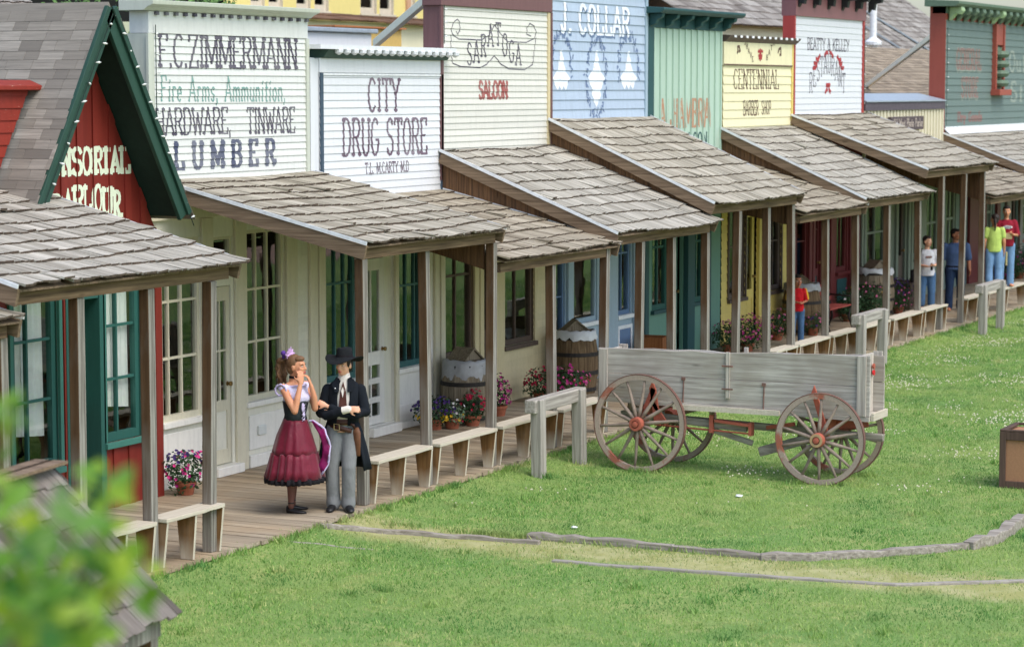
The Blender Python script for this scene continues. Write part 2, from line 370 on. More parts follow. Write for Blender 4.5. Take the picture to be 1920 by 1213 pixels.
class Wall:
    """describes a wall surface so that painted lettering can follow its boards"""
    def __init__(s, kind, y, z0=0, h=.1, t=.016, x0=0, p=.28, bw=.05): s.kind = kind; s.y = y; s.z0 = z0; s.h = h; s.t = t; s.x0 = x0; s.p = p; s.bw = bw
    def put(s, mb, poly, eps):
        zs = [q[1] for q in poly]; xs = [q[0] for q in poly]
        if s.kind == 'lap':
            k0 = int(math.floor((min(zs) - s.z0) / s.h)); k1 = int(math.floor((max(zs) - s.z0) / s.h))
            for k in range(k0, k1 + 1):
                a = s.z0 + k * s.h
                c = clip_poly(poly, 1, a, a + s.h)
                if c: mb.add([(x, s.y - s.t * (1 - (z - a) / s.h) - eps, z) for x, z in c], [tuple(range(len(c)))])
        elif s.kind == 'bb':
            k0 = int(math.floor((min(xs) - s.x0) / s.p)); k1 = int(math.floor((max(xs) - s.x0) / s.p))
            for k in range(k0, k1 + 1):
                a = s.x0 + k * s.p
                for lo, hi, d in ((a, a + s.bw, s.t), (a + s.bw, a + s.p, 0)):
                    c = clip_poly(poly, 0, lo, hi)
                    if c: mb.add([(x, s.y - d - eps, z) for x, z in c], [tuple(range(len(c)))])
        else: mb.add([(x, s.y - eps, z) for x, z in poly], [tuple(range(len(poly)))])
def stroke_poly(a, b, th, ext):
    dx, dz = b[0] - a[0], b[1] - a[1]; l = math.hypot(dx, dz)
    if l < 1e-6: return None
    ux, uz = dx / l, dz / l; nx, nz = -uz * th / 2, ux * th / 2
    a = (a[0] - ux * ext, a[1] - uz * ext); b = (b[0] + ux * ext, b[1] + uz * ext)
    return [(a[0] + nx, a[1] + nz), (a[0] - nx, a[1] - nz), (b[0] - nx, b[1] - nz), (b[0] + nx, b[1] + nz)]
def lettering(parent, text, x0, x1, z0, z1, mat, wall, tv=.2, thn=.08, sl=.14, st=.1, gap=.16, warp=None, slant=0.0, name='lettering', dz1=0.0, skip=()):
    """text between x0 and x1; stroke widths are fractions of a glyph width / the height; dz1: baseline shift at x1; warp(u)->(base shift, height factor)"""
    out = []; mb = MB(); ws = [G[c][0] for c in text]; tot = sum(ws) + gap * (len(text) - 1); U = (x1 - x0) / tot
    x = x0; H = z1 - z0; i = 0
    for c, w in zip(text, ws):
        gw = w * U; u = (x + gw / 2 - x0) / (x1 - x0); bz, hf = warp(u) if warp else (0, 1); bz += dz1 * u
        Hh = H * hf
        tvr, thr = tv * U, thn * H
        def P(p): return (x + p[0] * gw + slant * p[1] * Hh, z0 + bz + p[1] * Hh)
        if c not in skip:
            for line in G[c][1]:
                pts = [P(p) for p in line]
                for a, b in zip(pts, pts[1:]):
                    l = math.hypot(b[0] - a[0], b[1] - a[1])
                    if l < 1e-6: continue
                    th = thr + (tvr - thr) * abs(b[1] - a[1]) / l
                    q = stroke_poly(a, b, th, min(th * .3, .02)); i += 1
                    wall.put(mb, q, .003 + .0002 * (i % 12))
                if st > 0:
                    for e, nb in ((line[0], line[1]), (line[-1], line[-2])):
                        if line[0] == line[-1]: break
                        if (abs(e[1]) < .01 or abs(e[1] - 1) < .01) and abs(e[1] - nb[1]) * 1.0 > abs(e[0] - nb[0]) * .8 and abs(e[1] - nb[1]) > .4:
                            p = P(e); hz = st * H; zc = p[1] + (hz / 2 if e[1] < .5 else -hz / 2); i += 1
                            wall.put(mb, [(p[0] - sl * U - tvr / 2, zc - hz / 2), (p[0] + sl * U + tvr / 2, zc - hz / 2), (p[0] + sl * U + tvr / 2, zc + hz / 2), (p[0] - sl * U - tvr / 2, zc + hz / 2)], .003 + .0002 * (i % 12))
        x += gw + gap * U
        if mb.v and (c == ' ' or gap >= .3): out.append(mb.build('letter' if gap >= .3 else name, mat, parent, fix=False)); mb = MB()
    if mb.v: out.append(mb.build(name, mat, parent, fix=False))
    return out
def drawing(parent, lines, mat, wall, th, name='painted_ornament', polys=()):
    mb = MB(); i = 0
    for pts in lines:
        for a, b in zip(pts, pts[1:]):
            q = stroke_poly(a, b, th, th * .3)
            if q: i += 1; wall.put(mb, q, .0035 + .0002 * (i % 10))
    for p in polys: i += 1; wall.put(mb, p, .004 + .0002 * (i % 10))
    return mb.build(name, mat, parent, fix=False)

# ---------------------------------------------------------------- walls, windows, doors, porches
def rects_minus(x0, x1, z0, z1, holes):
    xs = sorted({x0, x1, *[min(max(h[0], x0), x1) for h in holes], *[min(max(h[1], x0), x1) for h in holes]})
    out = []
    for a, b in zip(xs, xs[1:]):
        if b - a < 1e-5: continue
        m = (a + b) / 2; segs = [(z0, z1)]
        for h in holes:
            if h[0] < m < h[1]:
                ns = []
                for s0, s1 in segs:
                    if h[3] <= s0 or h[2] >= s1: ns.append((s0, s1)); continue
                    if h[2] > s0: ns.append((s0, h[2]))
                    if h[3] < s1: ns.append((h[3], s1))
                segs = ns
        out += [(a, b, s0, s1) for s0, s1 in segs if s1 - s0 > 1e-4]
    return out
def wall_mesh(mb, w, x0, x1, z0, z1, holes=()):
    """front face of a wall looking towards -Y"""
    for a, b, c, d in rects_minus(x0, x1, z0, z1, list(holes)):
        if w.kind == 'lap':
            k0 = int(math.floor((c - w.z0) / w.h + 1e-6)); k1 = int(math.ceil((d - w.z0) / w.h - 1e-6))
            for k in range(k0, k1):
                zk = w.z0 + k * w.h; lo, hi = max(c, zk), min(d, zk + w.h)
                if hi - lo < 1e-4: continue
                yl = w.y - w.t * (1 - (lo - zk) / w.h); yh = w.y - w.t * (1 - (hi - zk) / w.h)
                mb.add([(a, w.y + .004, lo), (b, w.y + .004, lo), (a, yl, lo), (b, yl, lo), (a, yh, hi), (b, yh, hi)], [(0, 1, 3, 2), (2, 3, 5, 4)])
        elif w.kind == 'bb':
            k0 = int(math.floor((a - w.x0) / w.p)); k1 = int(math.ceil((b - w.x0) / w.p))
            for k in range(k0, k1):
                s = w.x0 + k * w.p
                for lo, hi, dd in ((s, s + w.bw, w.t), (s + w.bw, s + w.p, 0)):
                    lo, hi = max(a, lo), min(b, hi)
                    if hi - lo < 1e-4: continue
                    if dd: mb.add([(lo, w.y, c), (lo, w.y - dd, c), (hi, w.y - dd, c), (hi, w.y, c), (lo, w.y, d), (lo, w.y - dd, d), (hi, w.y - dd, d), (hi, w.y, d)], [(0, 1, 5, 4), (1, 2, 6, 5), (2, 3, 7, 6)])
                    else: mb.add([(lo, w.y, c), (hi, w.y, c), (hi, w.y, d), (lo, w.y, d)], [(0, 1, 2, 3)])
        else: mb.add([(a, w.y, c), (b, w.y, c), (b, w.y, d), (a, w.y, d)], [(0, 1, 2, 3)])
def window(parent, x0, x1, z0, z1, mat, y=0.0, cols=(), rows=(), fw=.05, mw=.022, sill=None, casing=0.0, cas_mat=None, name='window', set_in=.05, muntin_mat=None):
    """sash with muntins at the given fractions; glass is a sub-part"""
    mb = MB(); ya, yb = y + set_in - .03, y + set_in + .04
    mb.box(x0, x0 + fw, ya, yb, z0, z1).box(x1 - fw, x1, ya, yb, z0, z1)
    mb.box(x0 + fw, x1 - fw, ya, yb, z0, z0 + fw * 1.4).box(x0 + fw, x1 - fw, ya, yb, z1 - fw, z1)
    # reveal lining
    mb.box(x0 - .012, x0 - .001, y - .004, yb, z0, z1).box(x1 + .001, x1 + .012, y - .004, yb, z0, z1)
    a, b, c, d = x0 + fw, x1 - fw, z0 + fw * 1.4, z1 - fw
    mb.cur = 1
    for u in cols: xm = a + (b - a) * u; mb.box(xm - mw / 2, xm + mw / 2, ya + .012, yb - .01, c, d)
    for v in rows: zm = c + (d - c) * v; mb.box(a, b, ya + .015, yb - .014, zm - mw / 2, zm + mw / 2)
    o = mb.build(name, [mat, muntin_mat or mat], parent)
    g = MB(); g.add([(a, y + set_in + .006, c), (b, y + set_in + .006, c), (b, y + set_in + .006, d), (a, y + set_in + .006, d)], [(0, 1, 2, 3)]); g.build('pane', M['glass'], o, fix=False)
    if sill:
        s_ = MB(); s_.box(x0 - .06, x1 + .06, y - .07, y + .02, z0 - .07, z0 - .003); s_.build('sill', sill, o, bevel=.006)
    if casing:
        c_ = MB(); c_.box(x0 - casing, x0 - .013, y - .035, y + .01, z0, z1).box(x1 + .013, x1 + casing, y - .035, y + .01, z0, z1)
        c_.box(x0 - casing, x1 + casing, y - .04, y + .01, z1 + .002, z1 + casing); c_.build('casing', cas_mat or mat, o, bevel=.005)
    return o
def door(parent, x0, x1, z0, z1, mat, y, lights=(), panels=(), panel_mat=None, handle='right', cols=(), rows=()):
    """door leaf; lights / panels are fractional rects (u0,u1,v0,v1)"""
    w, h = x1 - x0, z1 - z0; mb = MB()
    holes = [(x0 + w * a, x0 + w * b, z0 + h * c, z0 + h * d) for a, b, c, d in list(lights) + list(panels)]
    for a, b, c, d in rects_minus(x0, x1, z0, z1, holes): mb.box(a, b, y, y + .045, c, d)
    for (a, b, c, d) in holes[:len(lights)]:
        for u in cols: mb.box(a + (b - a) * u - .012, a + (b - a) * u + .012, y + .004, y + .04, c, d)
        for v in rows: mb.box(a, b, y + .006, y + .038, c + (d - c) * v - .012, c + (d - c) * v + .012)
    o = mb.build('door', mat, parent)
    for (a, b, c, d) in holes[:len(lights)]:
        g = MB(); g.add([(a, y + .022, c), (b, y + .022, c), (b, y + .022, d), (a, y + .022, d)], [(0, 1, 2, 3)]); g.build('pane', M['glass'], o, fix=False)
    for (a, b, c, d) in holes[len(lights):]:
        g = MB(); g.box(a, b, y + .014, y + .03, c, d); g.box(a + .03, b - .03, y + .008, y + .02, c + .03, d - .03); g.build('door_panel', panel_mat or mat, o)
    if handle:
        hx = x1 - .06 if handle == 'right' else x0 + .06
        k = MB(); k.lathe((hx, y, z0 + h * .45), [(.012, -.05), (.03, -.06), (.028, -.035), (.01, -.02), (.03, -.004), (.03, 0)], 12, 'y'); k.build('handle', M['brass'], o, smooth=True)
    return o
M['brass'] = plain('brass', (150, 120, 70), 0.35, metal=0.8)
def shakes(mb, xl, xr, yt, zt, ye, ze, expo=.30, wmin=.05, wmax=.17, seed=0, over=.04, thick=.021, lift=.034, wild=1.0):
    """overlapping split shakes on a slope falling from (yt,zt) to (ye,ze)"""
    r_ = random.Random(seed); d = Vector((0, ye - yt, ze - zt)); Ls = d.length; d /= Ls; nrm = Vector((0, d.z, -d.y))
    if nrm.z < 0: nrm = -nrm
    top = Vector((0, yt, zt)); n = int(math.ceil(Ls / expo))
    for k in range(n):
        vb = Ls + over - k * expo; x = xl - r_.uniform(0, .06)
        if vb < .05: break
        drift = 0
        while x < xr:
            w = r_.uniform(wmin, wmax); x2 = min(x + w, xr + r_.uniform(0, .04))
            drift = max(-.045, min(.045, drift + wild * r_.uniform(-.024, .024)))
            b_ = vb + drift + wild * r_.uniform(-.008, .008); t_ = max(b_ - expo * 1.5, -.01)
            cu_ = .03 * wild if r_.random() < .012 else 0
            lf = lift + cu_ + wild * r_.uniform(0, .010); l2 = lf + wild * r_.uniform(-.006, .008)
            tk = thick * r_.uniform(.7, 1.3)
            g = .004
            sg_ = Vector((0, 0, -.016 * wild * math.sin(math.pi * min(1, max(0, (x - xl) / max(.1, xr - xl)))) - .006 * wild * math.sin(x * 2.3 + seed)))
            A = [top + d * b_ + nrm * lf + Vector((x + g, 0, 0)), top + d * (b_ + wild * r_.uniform(-.01, .01)) + nrm * l2 + Vector((x2, 0, 0)),
                 top + d * t_ + nrm * .006 + Vector((x2, 0, 0)), top + d * t_ + nrm * .006 + Vector((x + g, 0, 0))]
            A = [q + sg_ for q in A]
            B = [A[0] - nrm * tk, A[1] - nrm * tk, A[2] - nrm * .004, A[3] - nrm * .004]
            mb.cur = 0; mb.add(A + B, [(0, 1, 2, 3), (1, 5, 6, 2), (0, 3, 7, 4), (4, 7, 6, 5)])
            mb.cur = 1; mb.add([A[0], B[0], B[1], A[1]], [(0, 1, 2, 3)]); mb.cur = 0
            x = x2
def porch(parent, xl, xr, zt, ze, posts, seed, left=True, right=True, infill_left=None, infill_right=None, ye=-2.85, y0=-.02, post_w=.115, drip=True, beam_mat=None, post_bottom=0.0):
    sl = (ze - zt) / (ye - y0)
    zat = lambda y: zt + (y - y0) * sl
    roof = MB(); roof.add([(xl, y0, zt - .03), (xr, y0, zt - .03), (xr, ye + .03, ze - .028), (xl, ye + .03, ze - .028),
                           (xl, y0, zt - .05), (xr, y0, zt - .05), (xr, ye + .03, ze - .048), (xl, ye + .03, ze - .048)],
                          [(0, 1, 2, 3), (7, 6, 5, 4), (0, 3, 7, 4), (1, 5, 6, 2), (2, 6, 7, 3), (0, 4, 5, 1)])
    ro = roof.build('porch_roof', M['rafter'], parent)
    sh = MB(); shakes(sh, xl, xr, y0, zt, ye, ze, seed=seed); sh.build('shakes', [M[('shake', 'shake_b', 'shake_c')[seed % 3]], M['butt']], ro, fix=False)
    fb = MB()
    n = max(2, int((xr - xl) / .8))
    for i in range(n):
        xx = xl + .09 + (xr - xl - .18) * i / (n - 1); fb.bar((xx, -2.62, zat(-2.62) - .09), (xx, y0 - .02, zat(y0 - .02) - .09), .045, .1)
    fb.build('rafters', M['rafter'], ro)
    for on, x, s in ((left, xl, -1), (right, xr, 1)):
        if on:
            f = MB(); f.bar((x + s * .022, ye + .05, ze - .10), (x + s * .022, y0 - .01, zt - .10), .04, .16); f.build('rake_board', M['rafter'], ro)
            if drip:
                f = MB(); f.bar((x + s * .05, ye + .02, ze + .005), (x + s * .05, y0 - .01, zt + .005), .014, .04); f.build('drip_edge', M['drip'], ro)
    bm = MB(); bm.box(xl + .05, xr - .08, -2.735, -2.605, ze - .175, ze - .06); bm.build('porch_beam', beam_mat or M['beam'], parent)
    for px_ in posts:
        p = MB(); p.box(-post_w / 2, post_w / 2, -post_w / 2, post_w / 2, 0, ze - .177 - post_bottom)
        o = p.build('porch_post', M['post'], parent, bevel=.012); o.location = (px_, -2.67, post_bottom)
        o.rotation_euler = (R(rng.uniform(-.6, .6)), R(rng.uniform(-.6, .6)), R(rng.uniform(-4, 4)))
    for fill, x in ((infill_left, xl + .06), (infill_right, xr - .06)):
        if fill is None: continue
        zl0, zl1 = fill       # lower edge height at the wall and at the eave
        p = MB(); y = -.03
        while y > -2.58:
            y2 = max(y - rng.uniform(.17, .26), -2.58); lo = lambda q: zl0 + (zl1 - zl0) * (q / -2.85)
            p.prism([(y, lo(y)), (y2 + .006, lo(y2)), (y2 + .006, zat(y2) - .04), (y, zat(y) - .04)], 'x', x - .012, x + .012); y = y2
        p.build('side_infill', M['infill'], ro)
    return ro
def shell(parent, x0, x1, z1, mat, depth=6.0, y=0.0, room=2.4, roof=None, room_h=3.2):
    """side and back walls, flat roof and a dark room behind the shop windows"""
    mb = MB(); t = .06
    mb.box(x0, x0 + t, y + .12, y + depth, -.2, z1).box(x1 - t, x1, y + .12, y + depth, -.2, z1).box(x0 + t, x1 - t, y + depth - t, y + depth, -.2, z1)
    mb.build('side_walls', mat, parent)
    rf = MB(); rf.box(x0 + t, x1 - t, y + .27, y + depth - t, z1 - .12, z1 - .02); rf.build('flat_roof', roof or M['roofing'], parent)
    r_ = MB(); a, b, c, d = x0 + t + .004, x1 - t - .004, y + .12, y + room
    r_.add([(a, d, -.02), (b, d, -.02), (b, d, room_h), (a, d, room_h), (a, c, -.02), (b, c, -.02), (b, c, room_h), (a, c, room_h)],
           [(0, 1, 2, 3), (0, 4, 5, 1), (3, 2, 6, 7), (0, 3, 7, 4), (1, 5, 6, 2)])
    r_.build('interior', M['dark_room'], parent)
M['roofing'] = plain('flat_roofing', (120, 116, 110), 0.9)
def false_front(parent, mat, w, x0, x1, z0, z1, side_mat, depth=.25, top=None, front_name='false_front'):
    mb = MB(); wall_mesh(mb, w, x0, x1, z0, z1); mb.build(front_name, mat, parent, fix=False)
    s = MB(); y = w.y + .006
    s.box(x0, x0 + .05, y, y + depth, z0, z1).box(x1 - .05, x1, y, y + depth, z0, z1).box(x0 + .05, x1 - .05, y + depth - .03, y + depth, z0, z1).box(x0 + .05, x1 - .05, y, y + depth - .03, z1 - .05, z1)
    s.build('false_front_sides', side_mat, parent)
# ---------------------------------------------------------------- ground
def ground_mat():
    m, nt, b = newmat('mown_grass')
    n1 = noise(nt, .45, detail=5); n2 = noise(nt, 3.0, detail=5, rough=.65); n3 = noise(nt, 40, detail=3)
    g = mixc(nt, ramp(nt, n1, [(.35, 0), (.65, 1)]), lin((112, 144, 80)), lin((140, 158, 92)))
    g = mixc(nt, ramp(nt, n2, [(.5, 0), (.75, .7)]), g, lin((178, 176, 118)))
    g = mixc(nt, ramp(nt, n3, [(.35, .5), (.6, 0)]), g, lin((86, 120, 60)))
    # worn dry strip between the two timber edgings and a brick-red gravel path far across the lawn
    tc = N(nt, 'ShaderNodeTexCoord'); sp = N(nt, 'ShaderNodeSeparateXYZ'); L(nt, tc.outputs['Object'], sp.inputs[0])
    wob = N(nt, 'ShaderNodeMath', operation='MULTIPLY_ADD'); L(nt, noise(nt, 1.6), wob.inputs[0]); wob.inputs[1].default_value = .9; wob.inputs[2].default_value = -.45
    ax = N(nt, 'ShaderNodeMath', operation='ADD'); L(nt, sp.outputs['X'], ax.inputs[0]); ax.inputs[1].default_value = .15
    ab = N(nt, 'ShaderNodeMath', operation='ADD'); L(nt, ax.outputs[0], ab.inputs[0]); L(nt, wob.outputs[0], ab.inputs[1])
    aa = N(nt, 'ShaderNodeMath', operation='ABSOLUTE'); L(nt, ab.outputs[0], aa.inputs[0])
    strip = ramp(nt, aa.outputs[0], [(.30, .7), (.7, 0.0)])
    g = mixc(nt, strip, g, mixc(nt, ramp(nt, n2, [(.4, 0), (.6, 1)]), lin((186, 176, 134)), lin((158, 154, 100))))
    L(nt, g, b.inputs['Base Color']); b.inputs['Roughness'].default_value = .95; b.inputs['Specular IOR Level'].default_value = .1
    bump(nt, b, n3, .6, .03)
    return m
M['grass'] = ground_mat()
GZ = -.17
g = MB(); nx, ny = 60, 50
xs = [-70 + 470 * (i / nx) for i in range(nx + 1)]; ys = [-230 + 360 * (j / ny) for j in range(ny + 1)]
def gz(x, y):
    far = max(0, -y - 34) + max(0, y - 40); return GZ + .055 * far
g.add([(x, y, gz(x, y)) for y in ys for x in xs], [(j * (nx + 1) + i, j * (nx + 1) + i + 1, (j + 1) * (nx + 1) + i + 1, (j + 1) * (nx + 1) + i) for j in range(ny) for i in range(nx)])
lawn = g.build('lawn', M['grass'], smooth=True, fix=False); tag(lawn, 'mown green lawn with dry patches in front of the boardwalk', 'lawn', kind='structure')
M['path'] = plain('brick_red_path', (176, 140, 122), .95, .15)
p = MB(); p.box(-60, 120, -24.5, -20.5, GZ - .1, GZ + .02)
tag(p.build('path', M['path']), 'brick coloured gravel path across the lawn', 'path', kind='structure')

# turf bank rising to the edge of the boardwalk
bk = MB(); n = 240; V = []; r2 = random.Random(8)
for i in range(n + 1):
    x = -14 + 76 * i / n; j = r2.uniform(-.02, .02); V += [(x, -2.79, -.055 + j * .6), (x, -3.0 + j, -.09), (x, -3.4 + j, -.14), (x, -4.2, GZ - .005)]
bk.add(V, [(4 * i + j, 4 * i + j + 1, 4 * i + 5 + j, 4 * i + 4 + j) for i in range(n) for j in range(3)]); tag(bk.build('lawn_bank', M['grass'], smooth=True, fix=False), 'low turf bank along the boardwalk edge', 'lawn', kind='structure')
for f in bpy.data.objects['lawn_bank'].data.polygons: pass

# boardwalk: individual planks across the walk
dk = MB(); x = -13.0
while x < 62:
    w = rng.uniform(.135, .16); fr = -2.8 + rng.uniform(-.02, .02); z = rng.uniform(-.004, .004)
    dk.box(x + .004, x + w - .004, fr, .6, -.045 + z, z); x += w
dk.build('boardwalk', M['deck'])
tag(bpy.data.objects['boardwalk'], 'grey brown plank boardwalk along the shop fronts', 'boardwalk', kind='structure')
sk = MB(); sk.box(-13, 62, -2.77, -2.73, GZ - .1, -.046); sk.box(-13, 62, -2.74, .6, -.11, -.06)
tag(sk.build('boardwalk_skirt', M['deck']), 'edge board under the front of the boardwalk', 'edge board', kind='structure')

# ---------------------------------------------------------------- shops
def store(name, label, x): return empty(name, (0, 0, 0), 0, label, 'shop', 'false fronted shops along the street')
S = {}
# --- far left shops (red clapboard)
M['red_lap'] = paint('worn_red_clapboard', (138, 50, 38), chips=((206, 190, 170), .66), dirt=.3)
M['red_dark'] = plain('dark_red_trim', (120, 40, 34))
b = store('red_clapboard_shop', 'worn red clapboard shop at far left behind the grey gabled roof', -4)
w = Wall('lap', .1, 0, .13, .018)
mb = MB()
for k in range(0, 37):
    lo = k * .13; hi = lo + .13
    xr = lambda z: -3.05 if z < 3.32 else -2.2 + (z - 4.78) / 1.59
    if hi > 4.78: hi = 4.78
    if hi - lo < .01: continue
    mb.add([(-6.2, -.114, lo), (xr(lo), -.114, lo), (xr(hi), -.1, hi), (-6.2, -.1, hi), (-6.2, -.096, lo), (xr(lo), -.096, lo)], [(0, 1, 2, 3), (4, 5, 1, 0)])
mb.build('false_front', M['red_lap'], b, fix=False)
c = MB(); c.prism([(-.2, 4.74), (-.2, 4.79), (-.04, 4.85), (.2, 4.85), (.2, 4.74)], 'x', -6.25, -2.10); c.build('cap_board', M['red_lap'], b, bevel=.01)
shell(b, -6.2, -2.95, 4.2, M['red_dark'], y=.1)
porch(b, -5.95, -2.3, 3.70, 2.98, [-4.92, -3.75, -2.70], 11)
# --- next one further left, mostly outside the frame
b = store('plank_shop', 'shop at the far left edge under a lower shake porch roof', -8)
mb = MB(); wall_mesh(mb, Wall('lap', .1, 0, .13, .018), -9.8, -6.21, 0, 4.3); mb.build('front_wall', M['red_lap'], b, fix=False)
shell(b, -9.8, -6.21, 4.2, M['red_dark'], y=.1)
porch(b, -9.8, -5.97, 3.3, 2.70, [-9.4, -7.6, -6.06], 12)

# --- red gabled parlour
M['red_bb'] = paint('red_vertical_boards', (130, 46, 37), dirt=.3, var=.1, streak=(9, 9, .5))
M['teal'] = paint('teal_trim', (46, 96, 88), dirt=.2)
M['teal_lt'] = paint('pale_teal_trim', (66, 122, 110), dirt=.2)
M['green_dk'] = paint('dark_green_rake', (42, 74, 62), dirt=.25)
M['soffit'] = plain('dark_green_soffit', (30, 52, 44), .8)
M['asphalt'] = shake_mat('grey_asphalt_shingle', (144, 139, 129), (124, 119, 110), (104, 100, 93))
M['curtain'] = plain('white_curtain', (246, 248, 246), .9, .04)
M['cream_letter'] = plain('cream_lettering', (228, 238, 212), .6, .05)
b = store('red_gabled_shop', 'red vertical board shop with a steep grey shingled gable and teal windows', -1.4); S['red'] = b
YR = -.2; AX, AZ, SLP = -1.49, 5.55, 1.59
XL, XR = -3.02, .0
wr = Wall('bb', YR, 0, x0=XL, p=.30, bw=.115, t=.02)
rx = lambda px, py=650: fx(px, py, YR)
w1 = (rx(22), rx(106), .62, 2.62); dr = (rx(121), rx(190), 0, 2.62); w2 = (rx(196), rx(262), .76, 2.62)
mb = MB(); wall_mesh(mb, wr, XL, XR, 0, 2.9, [w1, dr, w2])
zr = lambda x: AZ - SLP * abs(x - AX)
k = 0
while XL + k * .30 < XR:
    s = XL + k * .30
    for lo, hi, dd in ((s, s + .115, .02), (s + .115, s + .30, 0)):
        hi = min(hi, XR)
        if hi - lo < 1e-3: continue
        pts = [lo] + ([AX] if lo < AX < hi else []) + [hi]
        for a, c in zip(pts, pts[1:]):
            ya = YR - dd
            mb.add([(a, ya, 2.9), (c, ya, 2.9), (c, ya, zr(c) - .06), (a, ya, zr(a) - .06)], [(0, 1, 2, 3)])
            if dd: mb.add([(a, YR, 2.9), (a, ya, 2.9), (a, ya, zr(a) - .06), (a, YR, zr(a) - .06)], [(0, 1, 2, 3)]); mb.add([(c, YR, 2.9), (c, ya, 2.9), (c, ya, zr(c) - .06), (c, YR, zr(c) - .06)], [(0, 3, 2, 1)])
    k += 1
mb.build('front_wall', M['red_bb'], b, fix=False)
c = MB(); c.box(XR - .10, XR + .03, YR - .05, YR + .1, 0, 3.1); c.build('corner_board', M['red_bb'], b)
# gable roof
rf = MB(); YF, YB, TH = -.62, 7.0, .1
for sg, xe in ((-1, -3.1), (1, -.07)):
    ze = zr(xe); n_ = Vector((sg * SLP, 0, 1)).normalized() * TH
    A = [Vector((AX, YF, AZ)), Vector((xe, YF, ze)), Vector((xe, YB, ze)), Vector((AX, YB, AZ))]
    rf.add([p for p in A] + [p + n_ for p in A], [(0, 1, 2, 3), (4, 7, 6, 5), (0, 4, 5, 1), (1, 5, 6, 2), (2, 6, 7, 3)])
ro = rf.build('gable_roof', M['soffit'], b)
for sg, xe in ((-1, -3.1), (1, -.07)):
    sh = MB(); dx = abs(xe - AX)
    if sg < 0: shakes(sh, -YB, -YF + .03, 0, 0, -dx - .05, -(dx + .05) * SLP, expo=.125, wmin=.16, wmax=.36, seed=5, thick=.007, lift=.012, wild=.06, over=.02); sh.xform(Matrix.Rotation(R(-90), 4, 'Z'))
    else: shakes(sh, YF - .03, YB, 0, 0, -dx - .05, -(dx + .05) * SLP, expo=.125, wmin=.16, wmax=.36, seed=6, thick=.007, lift=.012, wild=.06, over=.02); sh.xform(Matrix.Rotation(R(90), 4, 'Z'))
    n_ = Vector((sg * SLP, 0, 1)).normalized() * (TH + .004)
    sh.xform(Matrix.Translation((AX, 0, AZ) + n_ if False else Vector((AX, 0, AZ)) + n_)); sh.build('shingles', [M['asphalt'], M['asphalt']], ro, fix=False)
    rk = MB(); nn = Vector((sg * SLP, 0, 1)).normalized()
    rk.bar(Vector((AX, YF - .02, AZ + .09)) - nn * .06, Vector((xe, YF - .02, zr(xe) + .02)) - nn * .035, .05, .15, up=nn)
    rk.bar(Vector((AX, YF - .055, AZ + .06)) + nn * .06, Vector((xe, YF - .055, zr(xe))) + nn * .06, .05, .07, up=nn)
    rk.build('rake_board', M['green_dk'], ro, bevel=.006)
rc = MB(); rc.prism([(AX - .16, AZ - .12), (AX, AZ + .15), (AX + .16, AZ - .12), (AX, AZ + .1)], 'y', YF - .03, YB); rc.build('ridge_cap', M['asphalt'], ro)
sd = MB(); sd.box(XL, XL + .06, YR + .12, 6.9, -.1, 2.9).box(XR - .06, XR, YR + .12, 6.9, -.1, 2.9).box(XL + .06, XR - .06, 6.84, 6.9, -.1, 3.0); sd.build('side_walls', M['red_bb'], b)
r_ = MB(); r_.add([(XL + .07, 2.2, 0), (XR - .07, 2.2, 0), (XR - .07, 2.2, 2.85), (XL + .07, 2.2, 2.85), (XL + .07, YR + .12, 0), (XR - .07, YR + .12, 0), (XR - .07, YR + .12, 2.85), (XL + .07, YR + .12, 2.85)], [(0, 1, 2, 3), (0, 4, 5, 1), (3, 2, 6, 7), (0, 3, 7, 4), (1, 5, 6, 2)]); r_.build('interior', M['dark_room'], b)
for (a, c, z0, z1), cl, hide in ((w1, (.36,), (.0, .97)), (w2, (.38,), (.0, 1.0))):
    o = window(b, a, c, z0, z1, M['teal'], YR, cols=cl, rows=(.36, .72), fw=.07, mw=.03, sill=M['teal_lt'], casing=.07, cas_mat=M['teal_lt'])
    cu = MB(); n = 26; xa, xb = a + .07 + (c - a - .14) * hide[0], a + .07 + (c - a - .14) * hide[1]; V = []
    for i in range(n + 1):
        u = i / n; V += [(xa + (xb - xa) * u, YR + .115 + .012 * math.sin(u * 34), z0 + .40 - .06 * u), (xa + (xb - xa) * (u * .96), YR + .112 + .010 * math.sin(u * 34), z1 - .1)]
    cu.add(V, [(2 * i, 2 * i + 2, 2 * i + 3, 2 * i + 1) for i in range(n)]); cu.build('curtain', M['curtain'], o, smooth=True, fix=False)
# recessed door with red panels
dz = MB(); dz.box(dr[0] - .001, dr[0] + .07, YR - .03, YR + .3, 0, 2.62).box(dr[1] - .07, dr[1] + .03, YR - .035, YR + .3, 0, 2.62).box(dr[0] + .07, dr[1] - .07, YR - .02, YR + .28, 2.42, 2.62); dz.build('door_surround', M['teal'], b, bevel=.006)
door(b, dr[0] + .072, dr[1] - .072, .03, 2.4, M['teal_lt'], YR + .22, lights=[(.16, .84, .62, .92)], panels=[(.16, .46, .08, .50), (.54, .84, .08, .50)], panel_mat=M['red_bb'])
